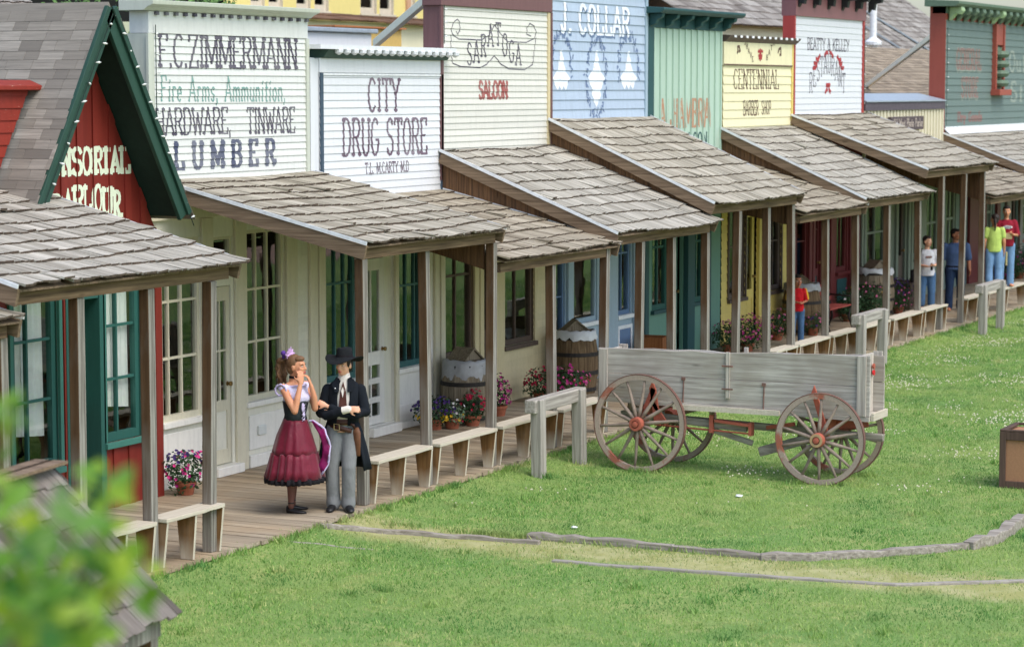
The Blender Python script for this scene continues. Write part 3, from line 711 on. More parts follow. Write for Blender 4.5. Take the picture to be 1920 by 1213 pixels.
# TONSORIAL PARLOUR
def arcw(amp): return lambda u: (amp * (1 - (2 * u - 1) ** 2), 1.0)
rx0, rx1 = fx(70, 300, YR), fx(241, 300, YR)
lettering(b, 'TONSORIAL', rx0, rx1, fz(170, 326, YR), fz(170, 278, YR), M['cream_letter'], wr, tv=.30, thn=.15, sl=.16, st=.17, gap=.1)
lettering(b, 'PARLOUR', fx(98, 370, YR), fx(226, 370, YR), fz(170, 412, YR), fz(170, 354, YR) - .05, M['cream_letter'], wr, tv=.30, thn=.15, sl=.16, st=.17, gap=.1, warp=lambda u: (.12 * (1 - (2 * u - 1) ** 2) - .03, 1.0))
v = MB(); v.box(-2.02, -1.75, 1.7, 2.2, 4.9, 5.28); v.build('roof_vent', M['soffit'], b, bevel=.02)

# --- firearms & hardware shop (F.C. ZIMMERMANN)
M['white_z'] = paint('white_clapboard', (216, 219, 214), dirt=.16, var=.05, chips=((176, 168, 150), .70))
M['sage'] = paint('pale_sage_trim', (198, 204, 190), dirt=.15)
M['cream'] = paint('pale_cream_panel', (226, 224, 208), dirt=.18)
M['cream_t'] = paint('cream_trim', (216, 210, 186), dirt=.2)
M['offwhite'] = paint('off_white_panel', (234, 232, 224), dirt=.2)
M['ink'] = ink('faded_black_paint', (78, 74, 88), (212, 214, 210))
M['ink_t'] = ink('faded_teal_paint', (104, 146, 138), (212, 216, 210))
M['ink_b'] = ink('faded_navy_paint', (74, 80, 102), (212, 214, 210))
M['ink_p'] = ink('faded_plum_paint', (96, 76, 92), (214, 218, 220))
b = store('hardware_shop', 'white clapboard false front shop lettered F.C. Zimmermann with fire arms and hardware wording', 2); S['zim'] = b
X0, X1 = .17, 3.76
w = Wall('lap', 0, 3.40, .0845, .014); WZ = w
false_front(b, M['white_z'], w, X0 + .0, X1, 3.40, 5.40, M['sage'], .27)
fr = MB(); fr.box(X0, X1, -.022, .25, 5.402, 5.66); fr.build('frieze', M['white_z'], b, bevel=.005)
tr = MB(); tr.box(X0 - .03, X0 + .09, -.035, .0, 3.4, 5.40).box(X1 - .05, X1 + .02, -.03, .0, 3.4, 5.4); tr.each('corner_board', M['sage'], b)
co = MB(); co.prism([(.3, 5.662), (-.05, 5.662), (-.10, 5.70), (-.18, 5.73), (-.19, 5.78), (.3, 5.78)], 'x', X0 - .14, X1 + .04); co.build('cornice', M['sage'], b, bevel=.006)
dn = MB()
for i in range(18): xx = X0 + .14 + (X1 - X0 - .2) * i / 17; dn.box(xx - .028, xx + .028, -.06, -.023, 5.615, 5.655)
dn.each('dentil', M['ink'], b)
FX = lambda px: fx(px, 200)
lettering(b, 'F.C.ZIMMERMANN', FX(297), FX(557), fz(297, 126), fz(297, 64), M['ink'], w, tv=.17, thn=.05, sl=.10, st=.10, gap=.06, dz1=fz(556, 130) - fz(297, 126))
lettering(b, 'Fire Arms, Ammunition,', FX(300), FX(534), fz(300, 190), fz(300, 142), M['ink_t'], w, tv=.16, thn=.06, sl=.05, st=.06, gap=.22, slant=.04, dz1=fz(534, 190) - fz(300, 190))
lettering(b, 'HARDWARE,', FX(290), FX(432), fz(340, 253), fz(340, 203), M['ink'], w, tv=.17, thn=.05, sl=.09, st=.09, gap=.07)
lettering(b, 'TINWARE', FX(462), FX(552), fz(505, 250), fz(505, 202), M['ink'], w, tv=.17, thn=.05, sl=.09, st=.09, gap=.07)
lettering(b, 'LUMBER', FX(325), FX(514), fz(420, 313), fz(420, 265), M['ink_b'], w, tv=.30, thn=.1, sl=.06, st=.22, gap=.75)
# lower shop front
F5 = lambda px, py=650: fx(px, py)
mb = MB(); wl = Wall('lap', .006, 0, .1, .012)
zw1 = (F5(303), F5(377), .80, 2.98); zd = (F5(399), F5(434), .12, 2.34); zt_ = (F5(400), F5(438), 2.50, 2.95); zw2 = (F5(461), F5(534), .84, 3.0)
wall_mesh(mb, wl, F5(556), X1 + .02, 0, 3.395); mb.build('side_siding', M['cream'], b, fix=False)
pn = MB()
for a, c, d, e in rects_minus(.05, F5(556), 0.0, 3.395, [zw1, zd, zt_, zw2]): pn.box(a, c, .0, .06, d, e)
pn.build('shop_front', M['cream'], b)
tb = MB()
for a, c in ((F5(377) + .001, F5(399) - .014), (F5(439), F5(460)), (F5(535), F5(555))): tb.box(a, c, -.04, -.002, .0, 3.2)
tb.box(.05, F5(556), -.05, -.002, 3.205, 3.39); tb.each('pilaster', M['cream_t'], b, bevel=.008)
lp = MB(); lp.box(.08, F5(376), -.022, -.002, .24, .66).box(F5(464), F5(532), -.022, -.002, .22, .66); lp.box(.06, F5(376), -.05, -.003, 0, .16).box(F5(462), F5(534), -.05, -.003, 0, .16); lp.each('base_panel', M['offwhite'], b, bevel=.01)
window(b, *zw1, M['cream_t'], cols=(.2, .57), rows=(.33, .66), fw=.05, mw=.03, sill=M['offwhite'])
window(b, *zw2, M['cream_t'], cols=(.30, .63), rows=(.33, .655), fw=.05, mw=.03, sill=M['offwhite'])
window(b, *zt_, M['cream_t'], fw=.04, name='transom_window')
door(b, zd[0] + .01, zd[1] - .01, .13, 2.33, M['cream_t'], .02, lights=[(.12, .80, .36, .92)], panels=[(.12, .82, .08, .30)], panel_mat=M['cream'], cols=(.5,), rows=(.5,))
st = MB(); st.box(zd[0] - .08, zd[1] + .1, -.12, .0, 0.002, .115); st.build('door_step', M['offwhite'], b, bevel=.01)
ob = MB(); xo = fx(486, 805); zo = fz(486, 805); ob.box(xo - .09, xo + .09, -.06, -.022, zo - .06, zo + .06); ob.build('outlet_box', M['white_z'], b, bevel=.01)
shell(b, X0 + .02, X1 - .02, 4.0, M['sage'])
porch(b, .38, 3.84, 3.68, 3.01, [.50, 2.05, 3.76], 21, infill_right=(3.16, 2.42))

# --- drug store
M['white_c'] = paint('bright_white_clapboard', (216, 220, 223), dirt=.08, var=.025)
M['navy'] = plain('slate_blue_trim', (66, 84, 100), .6)
M['corn_g'] = plain('dark_green_cornice', (62, 88, 80), .6)
M['teal_w'] = plain('teal_sash', (58, 104, 104), .5)
b = store('drug_store', 'bright white clapboard shop lettered City Drug Store under a scalloped cornice', 5.6); S['city'] = b
X0, X1 = 3.80, 7.50
w = Wall('lap', 0, 3.0, .1005, .012); WC = w
false_front(b, M['white_c'], w, X0 + .26, X1 - .01, 3.0, 4.965, M['white_c'], .25)
fr = MB(); fr.box(X0 + .26, X1, -.02, .24, 4.967, 5.16).box(X0 + .02, X0 + .12, -.02, .24, 3.0, 5.16).box(X0 + .122, X0 + .258, .0, .24, 3.0, 5.15); fr.build('frieze', M['white_c'], b, bevel=.006)
co = MB(); co.prism([(-.022, 5.162), (-.06, 5.162), (-.14, 5.27), (.24, 5.27), (.24, 5.162)], 'x', X0 + .28, X1 + .06); co.build('cornice_cove', M['corn_g'], b)
co = MB(); co.box(X0 - .02, X1 + .08, -.2, .28, 5.273, 5.33)
for i in range(17):
    xx = X0 + .5 + (X1 - X0 - .4) * i / 16; co.lathe((xx, -.17, 5.25), [(.012, -.05), (.055, -.02), (.06, .02), (.05, .03)], 10)
co.build('cornice', M['white_c'], b)
tr = MB(); tr.box(X0 + .27, X0 + .335, -.03, -.001, 3.0, 4.965).box(X1 - .055, X1, -.03, -.001, 3.0, 4.96); tr.each('side_trim', M['navy'], b)
tr = MB(); tr.box(X0 + .34, X1 - .06, -.026, -.015, 4.935, 4.96); tr.build('top_trim', M['drip'], b)
lettering(b, 'CITY', FX(689), FX(749), fz(718, 209), fz(718, 148), M['ink_p'], w, tv=.19, thn=.06, sl=.10, st=.07, gap=.12)
lettering(b, 'DRUG STORE', FX(641), FX(800), fz(641, 293), fz(641, 223), M['ink_p'], w, tv=.19, thn=.06, sl=.10, st=.08, gap=.12, dz1=fz(800, 288) - fz(641, 293))
lettering(b, 'T.L. M.CARTY M.D', FX(683), FX(765), fz(724, 324), fz(724, 304), M['ink_p'], w, tv=.19, thn=.08, sl=.08, st=.1, gap=.16)
cw = (F5(609), F5(668), .86, 2.98); cdr = (F5(690), F5(724), .14, 2.46); cw2 = (F5(745), F5(792), .86, 2.72)
pn = MB()
for a, c, d, e in rects_minus(X0, X1 - .12, 0, 2.995, [cw, (cdr[0], F5(738), cdr[2], cdr[3]), cw2]): pn.box(a, c, 0, .06, d, e)
pn.build('shop_front', M['offwhite'], b)
tb = MB()
for a, c in ((F5(578), F5(592)), (F5(595), F5(607)), (F5(738) + .002, F5(745) - .014), (F5(794), F5(803)), (F5(812), F5(820)), (F5(823), F5(831))): tb.box(a, c, -.045, -.002, 0, 2.95)
tb.each('pilaster', M['cream_t'], b, bevel=.008)
lp = MB(); lp.box(F5(746), F5(791), -.02, -.002, .12, .34).box(F5(746), F5(791), -.05, -.003, .002, .1).box(F5(610), F5(668), -.02, -.002, .2, .7); lp.each('base_panel', M['offwhite'], b, bevel=.01)
window(b, *cw, M['teal_w'], cols=(.38, .72), rows=(.62,), fw=.06, mw=.03, sill=M['offwhite'])
window(b, *cw2, M['teal_w'], cols=(.42, .82), rows=(.62,), fw=.06, mw=.03, sill=M['offwhite'])
door(b, cdr[0], cdr[1], .15, 2.44, M['offwhite'], .03, lights=[(.1, .74, .44, .93), (.1, .74, .28, .36), (.1, .74, .165, .245), (.1, .74, .05, .13)], cols=(.3,), rows=())
jb = MB(); jb.box(F5(724) + .002, F5(738), .04, .3, .0, 2.46); jb.build('door_jamb', M['cream'], b)
st = MB(); st.box(cdr[0] - .05, F5(740), -.12, 0, .002, .13); st.build('door_step', M['offwhite'], b, bevel=.01)
shell(b, X0 + .02, X1 - .02, 4.0, M['white_c'])
porch(b, 3.86, 7.42, 3.32, 2.62, [5.57], 22, left=False)

# --- saloon
M['white_s'] = paint('ivory_clapboard', (214, 214, 204), dirt=.16, var=.05, chips=((178, 168, 148), .71))
M['plum'] = paint('faded_plum_trim', (116, 84, 84), dirt=.25)
M['tan'] = paint('tan_clapboard', (214, 200, 160), dirt=.2)
M['tanbrown'] = paint('tan_brown_trim', (150, 132, 104), dirt=.25)
M['brownsash'] = plain('brown_sash', (92, 76, 66), .6)
M['ink_r'] = ink('brick_red_paint', (150, 82, 78), (212, 212, 202))
b = store('saloon', 'ivory clapboard saloon lettered Saratoga with a plum cornice', 9.3); S['sar'] = b
X0, X1 = 7.46, 11.10
w = Wall('lap', 0, 3.45, .0905, .014); WS = w
false_front(b, M['white_s'], w, X0, X1, 3.45, 5.94, M['plum'], .27)
fr = MB(); fr.box(X0 - .05, X1 + .02, -.05, .27, 5.942, 6.55); fr.build('frieze', M['plum'], b, bevel=.01)
co = MB(); co.prism([(.3, 6.552), (-.06, 6.552), (-.2, 6.66), (-.22, 6.72), (.3, 6.72)], 'x', X0 - .2, X1 + .2); co.build('cornice', M['plum'], b)
tr = MB(); tr.box(X0 - .03, X0 + .05, -.03, -.001, 3.45, 5.94).box(X1 - .02, X1 + .03, -.045, -.001, 3.45, 5.94); tr.each('corner_board', M['plum'], b)
tr = MB(); tr.box(X1 - .10, X1 - .022, -.03, -.001, 3.45, 5.94); tr.build('edge_board', M['tan'], b)
ZS = lambda zx, zy: (fx(780 + zx / 4.043, zy / 4.043), fz(780 + zx / 4.043, zy / 4.043))
# arched SARATOGA: two halves rising to the middle
for txt, a, c in (('SARA', 383, 582), ('TOGA', 600, 792)):
    xa, za = ZS(a, 495); xb, zb = ZS(c, 495)
    if txt == 'SARA': wf = lambda u: (.0 + .36 * u ** 2.2, 1.0 + .05 * u)
    else: wf = lambda u: (.36 * (1 - u) ** 2.2, 1.05 - .05 * u)
    lettering(b, txt, xa, xb, za, ZS(a, 330)[1], M['ink'], w, tv=.17, thn=.06, sl=.12, st=.07, gap=.3, warp=wf)
cur = [[(330, 240), (325, 170), (310, 148), (285, 165), (262, 220), (270, 262), (320, 298), (490, 306), (550, 268), (590, 192), (640, 262), (690, 318), (830, 324), (890, 296), (908, 250), (890, 200), (858, 180), (836, 215), (836, 262), (865, 275)],
       [(262, 270), (258, 400), (275, 482), (330, 506), (480, 516), (530, 490), (590, 425), (640, 490), (700, 524), (820, 530), (880, 490), (890, 400), (905, 290)], [(300, 240), (310, 262), (326, 235)]]
drawing(b, [[ZS(*p) for p in l] for l in cur], M['ink'], w, .016, 'painted_scrollwork')
lettering(b, 'SALOON', ZS(472, 745)[0], ZS(690, 745)[0], ZS(580, 747)[1], ZS(580, 620)[1], M['ink_r'], w, tv=.34, thn=.16, sl=.05, st=.14, gap=.08)
sw = (F5(834), F5(886), .86, 2.62); sd_ = (F5(905), F5(922), .1, 2.45); sw2 = (F5(944), F5(999), .86, 2.5)
mb = MB(); wall_mesh(mb, Wall('lap', .004, 0, .105, .013), F5(942), X1 + .02, 0, 3.445, [sw2]); mb.build('siding', M['tan'], b, fix=False)
pn = MB()
for a, c, d, e in rects_minus(X0 - .05, F5(942), 0, 3.445, [sw, sd_]): pn.box(a, c, .0, .06, d, e)
pn.build('shop_front', M['tanbrown'], b)
window(b, *sw, M['brownsash'], cols=(.45,), rows=(.68,), fw=.05, mw=.035, sill=M['tan'])
window(b, *sw2, M['brownsash'], cols=(.45,), rows=(.86,), fw=.06, mw=.03, sill=M['brownsash'], casing=.09, cas_mat=M['tan'])
tb = MB(); tb.box(F5(887), F5(895), -.04, -.002, 0, 2.9).box(F5(897), F5(904), -.04, -.002, 0, 2.9).box(F5(924), F5(941), -.05, -.002, 0, 2.9); tb.each('pilaster', M['tan'], b, bevel=.008)
door(b, sd_[0] + .01, sd_[1] - .01, .11, 2.44, M['brownsash'], .05, lights=[(.2, .8, .45, .92)], panels=[(.2, .8, .08, .38)])
shell(b, X0 + .02, X1 - .02, 4.6, M['plum'])
porch(b, 7.42, 11.12, 3.88, 2.76, [7.16 + .06, 8.46, 9.71, 11.05], 23, infill_left=(3.2, 2.5))
# --- dry goods shop (J. COLLAR), blue
M['blue'] = paint('powder_blue_clapboard', (176, 193, 212), dirt=.2, var=.06, chips=((206, 214, 220), .69))
M['blue_t'] = paint('pale_blue_trim', (160, 182, 196), dirt=.2)
M['blue_p'] = paint('blue_panel', (104, 132, 168), dirt=.2)
M['white_paint'] = plain('white_sign_paint', (236, 240, 242), .6, .05)
M['collar_white'] = ink('worn_white_sign_paint', (224, 230, 236), (176, 193, 212), .57)
M['blue_ink'] = plain('slate_sign_paint', (104, 126, 156), .7, .2, scale=30)
M['greyblue_ink'] = plain('grey_blue_sign_paint', (112, 132, 166), .7, .2, scale=30)
b = store('dry_goods_shop', 'powder blue clapboard shop lettered J. Collar with painted white ornaments', 13); S['collar'] = b
X0, X1 = 11.14, 14.93
w = Wall('lap', 0, 4.12, .155, .018); WB = w
false_front(b, M['blue'], w, X0, X1, 4.12, 6.38, M['blue_t'], .25)
tr = MB(); tr.box(X1 - .08, X1 + .02, -.035, -.001, 4.0, 6.38); tr.box(X0, X1 - .082, -.04, -.001, 4.03, 4.119); tr.each('corner_board', M['blue_t'], b)
co = MB(); co.prism([(.3, 6.382), (-.03, 6.382), (-.16, 6.48), (-.18, 6.56), (.3, 6.56)], 'x', X0 + .02, X1 + .04); co.build('cornice', M['blue_t'], b)
dzc = fz(1175, 68) - fz(1047, 60)
lettering(b, 'J. COLLAR', FX(1049) + .03, FX(1178) + .03, fz(1049, 62) - .02, fz(1049, 8) - .02, M['blue_ink'], w, tv=.32, thn=.11, sl=.02, st=0, gap=.16, dz1=dzc, name='lettering_shadow')
wB2 = Wall('lap', -.004, 4.12, .155, .018)
lettering(b, 'J. COLLAR', FX(1049), FX(1178), fz(1049, 60), fz(1049, 6), M['collar_white'], wB2, tv=.29, thn=.11, sl=.02, st=0, gap=.16, dz1=dzc)
for cx_, full in ((1051, 0), (1117, 1), (1177, 0)):
    X = lambda px: fx(px, 130); xc = X(cx_); zc = fz(cx_, 135); polys = []; lines = []
    hw = (X(cx_ + 14) - X(cx_ - 14)) / 2
    for i in range(-3, 4):
        x = xc + hw * .8 * i / 3; zt_ = zc + .34 - .10 * abs(i); zb = zc - .20 - (.1 if i % 2 == 0 else 0) - (.28 if full and abs(i) < 2 else 0)
        polys.append([(xc + (x - xc) * .35 - .04, zt_), (x - .10, zb + .1), (x, zb), (x + .10, zb + .1), (xc + (x - xc) * .35 + .04, zt_)])
    r2 = random.Random(cx_)
    for i in range(40 if full else 26):
        t = (i + .5) / (40 if full else 26); a = R(360 * t) if full else R(-15 + 210 * t)
        x, z = xc + hw * 1.35 * math.cos(a), zc + .02 + (.58 if not full else .62) * math.sin(a) - (.12 if full else .0)
        for j in range(2):
            q = r2.uniform(0, 6.28); lines.append([(x, z), (x + .05 * math.cos(q), z + .09 * math.sin(q))]); x += r2.uniform(-.07, .07); z += r2.uniform(-.05, .05)
    drawing(b, [], M['collar_white'], w, .02, 'painted_ornament', polys=polys)
    drawing(b, lines, M['greyblue_ink'], w, .03, 'painted_wreath')
jw0 = (F5(1040), F5(1058), .2, 2.7); jw = (F5(1072), F5(1119), .98, 2.75); jw2 = (F5(1156), F5(1181), .98, 2.85)
pn = MB()
for a, c, d, e in rects_minus(X0, X1 + .02, 0, 4.0, [jw0, jw, jw2]): pn.box(a, c, 0, .06, d, e)
pn.build('shop_front', M['blue_t'], b)
window(b, *jw0, M['blue_p'], rows=(.5,), fw=.04); window(b, *jw, M['blue_t'], fw=.05, sill=M['white_paint']); window(b, *jw2, M['blue_p'], cols=(.45,), rows=(.55,), fw=.05, mw=.03, sill=M['white_paint'])
tb = MB(); tb.box(F5(1061), F5(1071), -.05, -.002, .2, 2.8).box(F5(1134), F5(1153), -.06, -.002, 0, 2.9).box(F5(1184), F5(1190), -.05, -.002, 0, 2.9); tb.each('pilaster', M['blue_t'], b, bevel=.008)
lp = MB(); lp.box(F5(1156), F5(1182), -.02, -.002, .25, .8); lp.build('base_panel', M['blue_p'], b)
lp = MB(); a, c = F5(1156), F5(1182); lp.box(a, a + .05, -.035, -.021, .25, .8).box(c - .05, c, -.035, -.021, .25, .8).box(a + .05, c - .05, -.035, -.021, .74, .8); lp.build('panel_moulding', M['white_paint'], b)
shell(b, X0 + .02, X1 - .02, 4.6, M['blue_t'])
ds = MB(); r2 = random.Random(3)
for i in range(14): ds.ell((r2.uniform(jw[0], jw[1]), r2.uniform(.5, 1.0), r2.uniform(.9, 1.5)), (r2.uniform(.1, .25), .1, r2.uniform(.08, .2)))
ds.build('window_display', plain('folded_blue_goods', (70, 100, 130), .9, .3, scale=4), b, smooth=True)
porch(b, 11.05, 15.02, 4.29, 3.03, [12.31, 13.73, 14.92], 24, infill_left=(3.7, 2.6), infill_right=(3.0, 2.45))

# --- saloon with green boards (ALHAMBRA)
M['mint'] = paint('mint_boards', (176, 201, 184), dirt=.12, var=.04)
M['mint_b'] = paint('mint_batten', (150, 182, 162), dirt=.1)
M['teal_dk'] = paint('dark_teal_trim', (44, 82, 84), dirt=.2)
M['green_p'] = paint('sea_green_panel', (104, 148, 132), dirt=.2)
M['rust_ink'] = ink('rust_orange_paint', (176, 132, 106), (168, 198, 178), .56)
b = store('green_board_saloon', 'mint green vertical board shop lettered Alhambra under a dark teal bracketed cornice', 16.7); S['alh'] = b
X0, X1 = 14.98, 18.50
w = Wall('bb', 0, 0, x0=X0 + .26, p=.285, bw=.045, t=.03)
false_front(b, M['mint'], w, X0 + .24, X1 - .02, 3.0, 5.80, M['teal_dk'], .25)
tr = MB(); tr.box(X0, X0 + .238, -.03, .25, 2.9, 6.0); tr.build('corner_board', M['teal_dk'], b)
fr = MB(); fr.box(X0 + .24, X1, -.03, .25, 5.802, 6.03); fr.build('frieze', M['teal_dk'], b)
co = MB(); co.prism([(.3, 6.04), (-.30, 6.04), (-.36, 6.09), (-.36, 6.13), (.3, 6.17)], 'x', X0 - .12, X1 + .25); co.build('cornice', M['teal_dk'], b, bevel=.01)
for i in range(6):
    xx = X0 + .1 + (X1 - X0 - .1) * i / 5; br = MB()
    br.prism([(-.031, 6.035), (-.27, 6.035), (-.25, 5.97), (-.16, 5.93), (-.14, 5.86), (-.05, 5.83), (-.031, 5.80)], 'x', xx - .06, xx + .06); br.build('bracket', M['teal_dk'], b, bevel=.01)
lettering(b, 'ALHAMBRA', FX(1237), FX(1330), fz(1283, 238), fz(1283, 187), M['rust_ink'], w, tv=.28, thn=.09, sl=.0, st=0, gap=.2)
lettering(b, 'SALOON', FX(1272), FX(1326), fz(1302, 274), fz(1302, 249), M['teal_dk'], w, tv=.2, thn=.1, sl=.05, st=.08, gap=.3)
aw = (F5(1222), F5(1250), .94, 2.7); ad = (F5(1262), F5(1279), .1, 2.5); aw2 = (F5(1297), F5(1318), .94, 2.7)
pn = MB()
for a, c, d, e in rects_minus(X0 + .03, X1 - .02, 0, 2.995, [aw, ad, aw2]): pn.box(a, c, 0, .06, d, e)
pn.build('shop_front', M['green_p'], b)
window(b, *aw, M['teal'], cols=(.45,), rows=(.62,), fw=.06, mw=.04, sill=M['teal_dk']); window(b, *aw2, M['teal'], cols=(.5,), rows=(.62,), fw=.06, mw=.04, sill=M['teal_dk'])
door(b, ad[0] + .01, ad[1] - .01, .11, 2.48, M['green_p'], .1, lights=[(.25, .8, .42, .92)], panels=[(.2, .8, .08, .34)])
tb = MB(); tb.box(F5(1280), F5(1293), -.1, -.002, 0, 2.9).box(F5(1204), F5(1211), -.06, -.002, 0, 2.9).box(F5(1320), F5(1329), -.04, -.002, 0, 2.9); tb.each('pilaster', M['teal_dk'], b, bevel=.008)
shell(b, X0 + .03, X1 - .02, 4.6, M['teal_dk'])
porch(b, 15.06, 18.44, 3.55, 2.70, [16.66, 18.3], 25, left=False)

M['glass'] = glass('dim_reflection_glass', (.7, .72, .7), .45, .05)  # far panes: dimmer lawn reflection built into the tint and reflectance
# --- barber shop (CENTENNIAL), yellow
M['yellow'] = paint('pale_yellow_clapboard', (230, 224, 184), dirt=.12, var=.03)
M['yellow_d'] = paint('yellow_clapboard', (226, 204, 116), dirt=.15)
M['umber'] = plain('umber_trim', (96, 82, 74), .6)
M['ink_u'] = plain('umber_sign_paint', (104, 80, 66), .7, .2, scale=30)
M['red_ink'] = plain('red_sign_paint', (176, 60, 62), .7, .2, scale=30)
b = store('barber_shop', 'pale yellow clapboard barber shop lettered Centennial with an umber cornice', 20.4); S['cen'] = b
X0, X1 = 18.52, 22.28
w = Wall('lap', 0, 3.9, .158, .016); wf_ = Wall('flat', -.026)
false_front(b, M['yellow'], w, X0, X1 - .1, 3.9, 5.195, M['yellow_d'], .25)
fr = MB(); fr.box(X0, X1 - .1, -.025, .24, 5.197, 5.62); fr.build('frieze', M['yellow'], b)
tr = MB(); tr.box(X0, X1 - .1, -.04, -.026, 5.19, 5.215); tr.build('frieze_moulding', M['ink_u'], b)
tr = MB(); tr.box(X1 - .099, X1 - .02, -.03, .2, 3.9, 5.62); tr.build('corner_board', M['yellow_d'], b)
co = MB(); co.prism([(.25, 5.622), (-.03, 5.622), (-.12, 5.70), (-.14, 5.74), (.25, 5.76)], 'x', X0 + .02, X1 + .1)
co.build('cornice', M['umber'], b)
dn = MB()
for i in range(12): xx = X0 + .25 + (X1 - X0 - .4) * i / 11; dn.box(xx - .05, xx + .05, -.155, -.142, 5.70, 5.74)
dn.build('cornice_dots', M['white_paint'], b)
Q = lambda zx, zy: (fx(1360 + zx / 7.111, 70 + zy / 7.111), fz(1360 + zx / 7.111, 70 + zy / 7.111))
lettering(b, 'SHAVE', Q(235, 0)[0], Q(358, 0)[0], Q(300, 175)[1], Q(300, 105)[1], M['ink_u'], wf_, tv=.2, thn=.1, sl=.03, st=.08, gap=.3, warp=lambda u: (.12 - .36 * u, 1.0))
lettering(b, 'BATH', Q(530, 0)[0], Q(640, 0)[0], Q(300, 210)[1], Q(300, 140)[1], M['ink_u'], wf_, tv=.2, thn=.1, sl=.03, st=.08, gap=.3, warp=lambda u: (-.16 + .36 * u, 1.0))
drawing(b, [[Q(*p) for p in l] for l in ([(140, 210), (150, 190), (145, 130), (165, 125), (178, 185), (165, 190)], [(685, 205), (700, 160), (720, 150), (722, 235), (708, 238)])], M['ink_u'], wf_, .05, 'painted_note')
drawing(b, [[Q(*p) for p in l] for l in ([(448, 165), (448, 310)], [(420, 200), (430, 180), (445, 215), (440, 240)], [(480, 200), (465, 180), (452, 215), (456, 240)], [(425, 250), (470, 250)], [(430, 290), (448, 260), (466, 290)])], M['red_ink'], wf_, .05, 'painted_ornament')
lettering(b, 'CENTENNIAL', Q(108, 0)[0], Q(715, 0)[0], Q(410, 690)[1], Q(410, 435)[1], M['ink_u'], w, tv=.15, thn=.04, sl=.10, st=.06, gap=.12)
lettering(b, 'BARBER', Q(240, 0)[0], Q(445, 0)[0], Q(340, 1040)[1], Q(340, 850)[1], M['ink_u'], w, tv=.16, thn=.1, sl=.06, st=.1, gap=.1)
lettering(b, 'SHOP', Q(485, 0)[0], Q(612, 0)[0], Q(545, 1028)[1], Q(545, 850)[1], M['ink_u'], w, tv=.16, thn=.1, sl=.06, st=.1, gap=.1)
yw = (F5(1364), F5(1394), .85, 2.75); yd = (F5(1398), F5(1416), .1, 2.55); yw2 = (F5(1439), F5(1461), .85, 2.75)
mb = MB(); wall_mesh(mb, Wall('lap', .004, 0, .15, .014), X0, X1 - .05, 0, 3.895, [yw, yd, yw2]); mb.build('siding', M['yellow_d'], b, fix=False)
window(b, *yw, M['umber'], cols=(.5,), rows=(.5,), fw=.07, sill=M['umber'], casing=.06); window(b, *yw2, M['umber'], cols=(.5,), rows=(.5,), fw=.07, sill=M['umber'], casing=.06)
door(b, yd[0] + .01, yd[1] - .01, .11, 2.53, M['yellow_d'], .04, lights=[(.28, .78, .35, .92)], panels=[(.2, .8, .06, .28)])
tb = MB(); tb.box(F5(1417), F5(1430), -.06, -.002, 0, 2.9); tb.build('pilaster', M['yellow_d'], b, bevel=.008)
shell(b, X0 + .02, X1 - .02, 4.5, M['yellow_d'])
porch(b, 18.42, 22.28, 4.04, 2.80, [20.11, 22.1], 26, infill_left=(3.0, 2.45))

# --- restaurant (BEATTY & KELLEY)
M['white_b'] = paint('cool_white_clapboard', (214, 218, 222), dirt=.1, var=.03)
M['maroon'] = paint('faded_maroon_trim', (142, 98, 100), dirt=.2)
M['brick'] = paint('red_corner_board', (176, 70, 66), dirt=.2)
M['oxblood'] = paint('oxblood_joinery', (104, 44, 44), dirt=.2)
M['black_br'] = plain('black_brackets', (38, 40, 42), .6)
b = store('restaurant', 'cool white clapboard restaurant lettered Beatty & Kelley with black brackets on a maroon frieze', 24.5); S['bea'] = b
X0, X1 = 22.33, 26.70
w = Wall('lap', 0, 4.1, .1205, .011)
false_front(b, M['white_b'], w, X0 + .04, X1 - .1, 4.1, 6.19, M['brick'], .22)
tr = MB(); tr.box(X1 - .099, X1 + .01, -.03, .2, 4.1, 6.19).box(X0 - .03, X0 + .039, -.03, .22, 4.1, 6.19); tr.each('corner_board', M['brick'], b)
fr = MB(); fr.box(X0 - .02, X1 + .02, -.05, .25, 6.192, 6.95); fr.build('frieze', M['maroon'], b)
co = MB(); co.prism([(.3, 6.952), (-.5, 6.952), (-.56, 7.0), (-.56, 7.08), (.3, 7.1)], 'x', X0 - .3, X1 + .5); co.build('cornice', M['black_br'], b)
for i in range(6):
    xx = X0 + .15 + (X1 - X0 + .05) * i / 5; br = MB()
    br.prism([(-.051, 6.95), (-.5, 6.95), (-.48, 6.75), (-.36, 6.70), (-.34, 6.58), (-.2, 6.56), (-.18, 6.42), (-.1, 6.44), (-.051, 6.36)], 'x', xx - .07, xx + .07); br.build('bracket', M['black_br'], b, bevel=.01)
lettering(b, 'BEATTY & KELLEY', Q(1092, 0)[0], Q(1648, 0)[0], Q(1100, 168)[1], Q(1100, 10)[1], M['ink'], w, tv=.16, thn=.1, sl=.05, st=.13, gap=.14, dz1=Q(1648, 192)[1] - Q(1100, 168)[1])
lettering(b, 'RESTAURANT', Q(1122, 0)[0], Q(1600, 0)[0], Q(1130, 790)[1], Q(1130, 520)[1], M['ink'], w, tv=.13, thn=.05, sl=.05, st=.09, gap=.16, warp=lambda u: (.48 * (1 - abs(2 * u - 1) ** 1.6), 1.0))
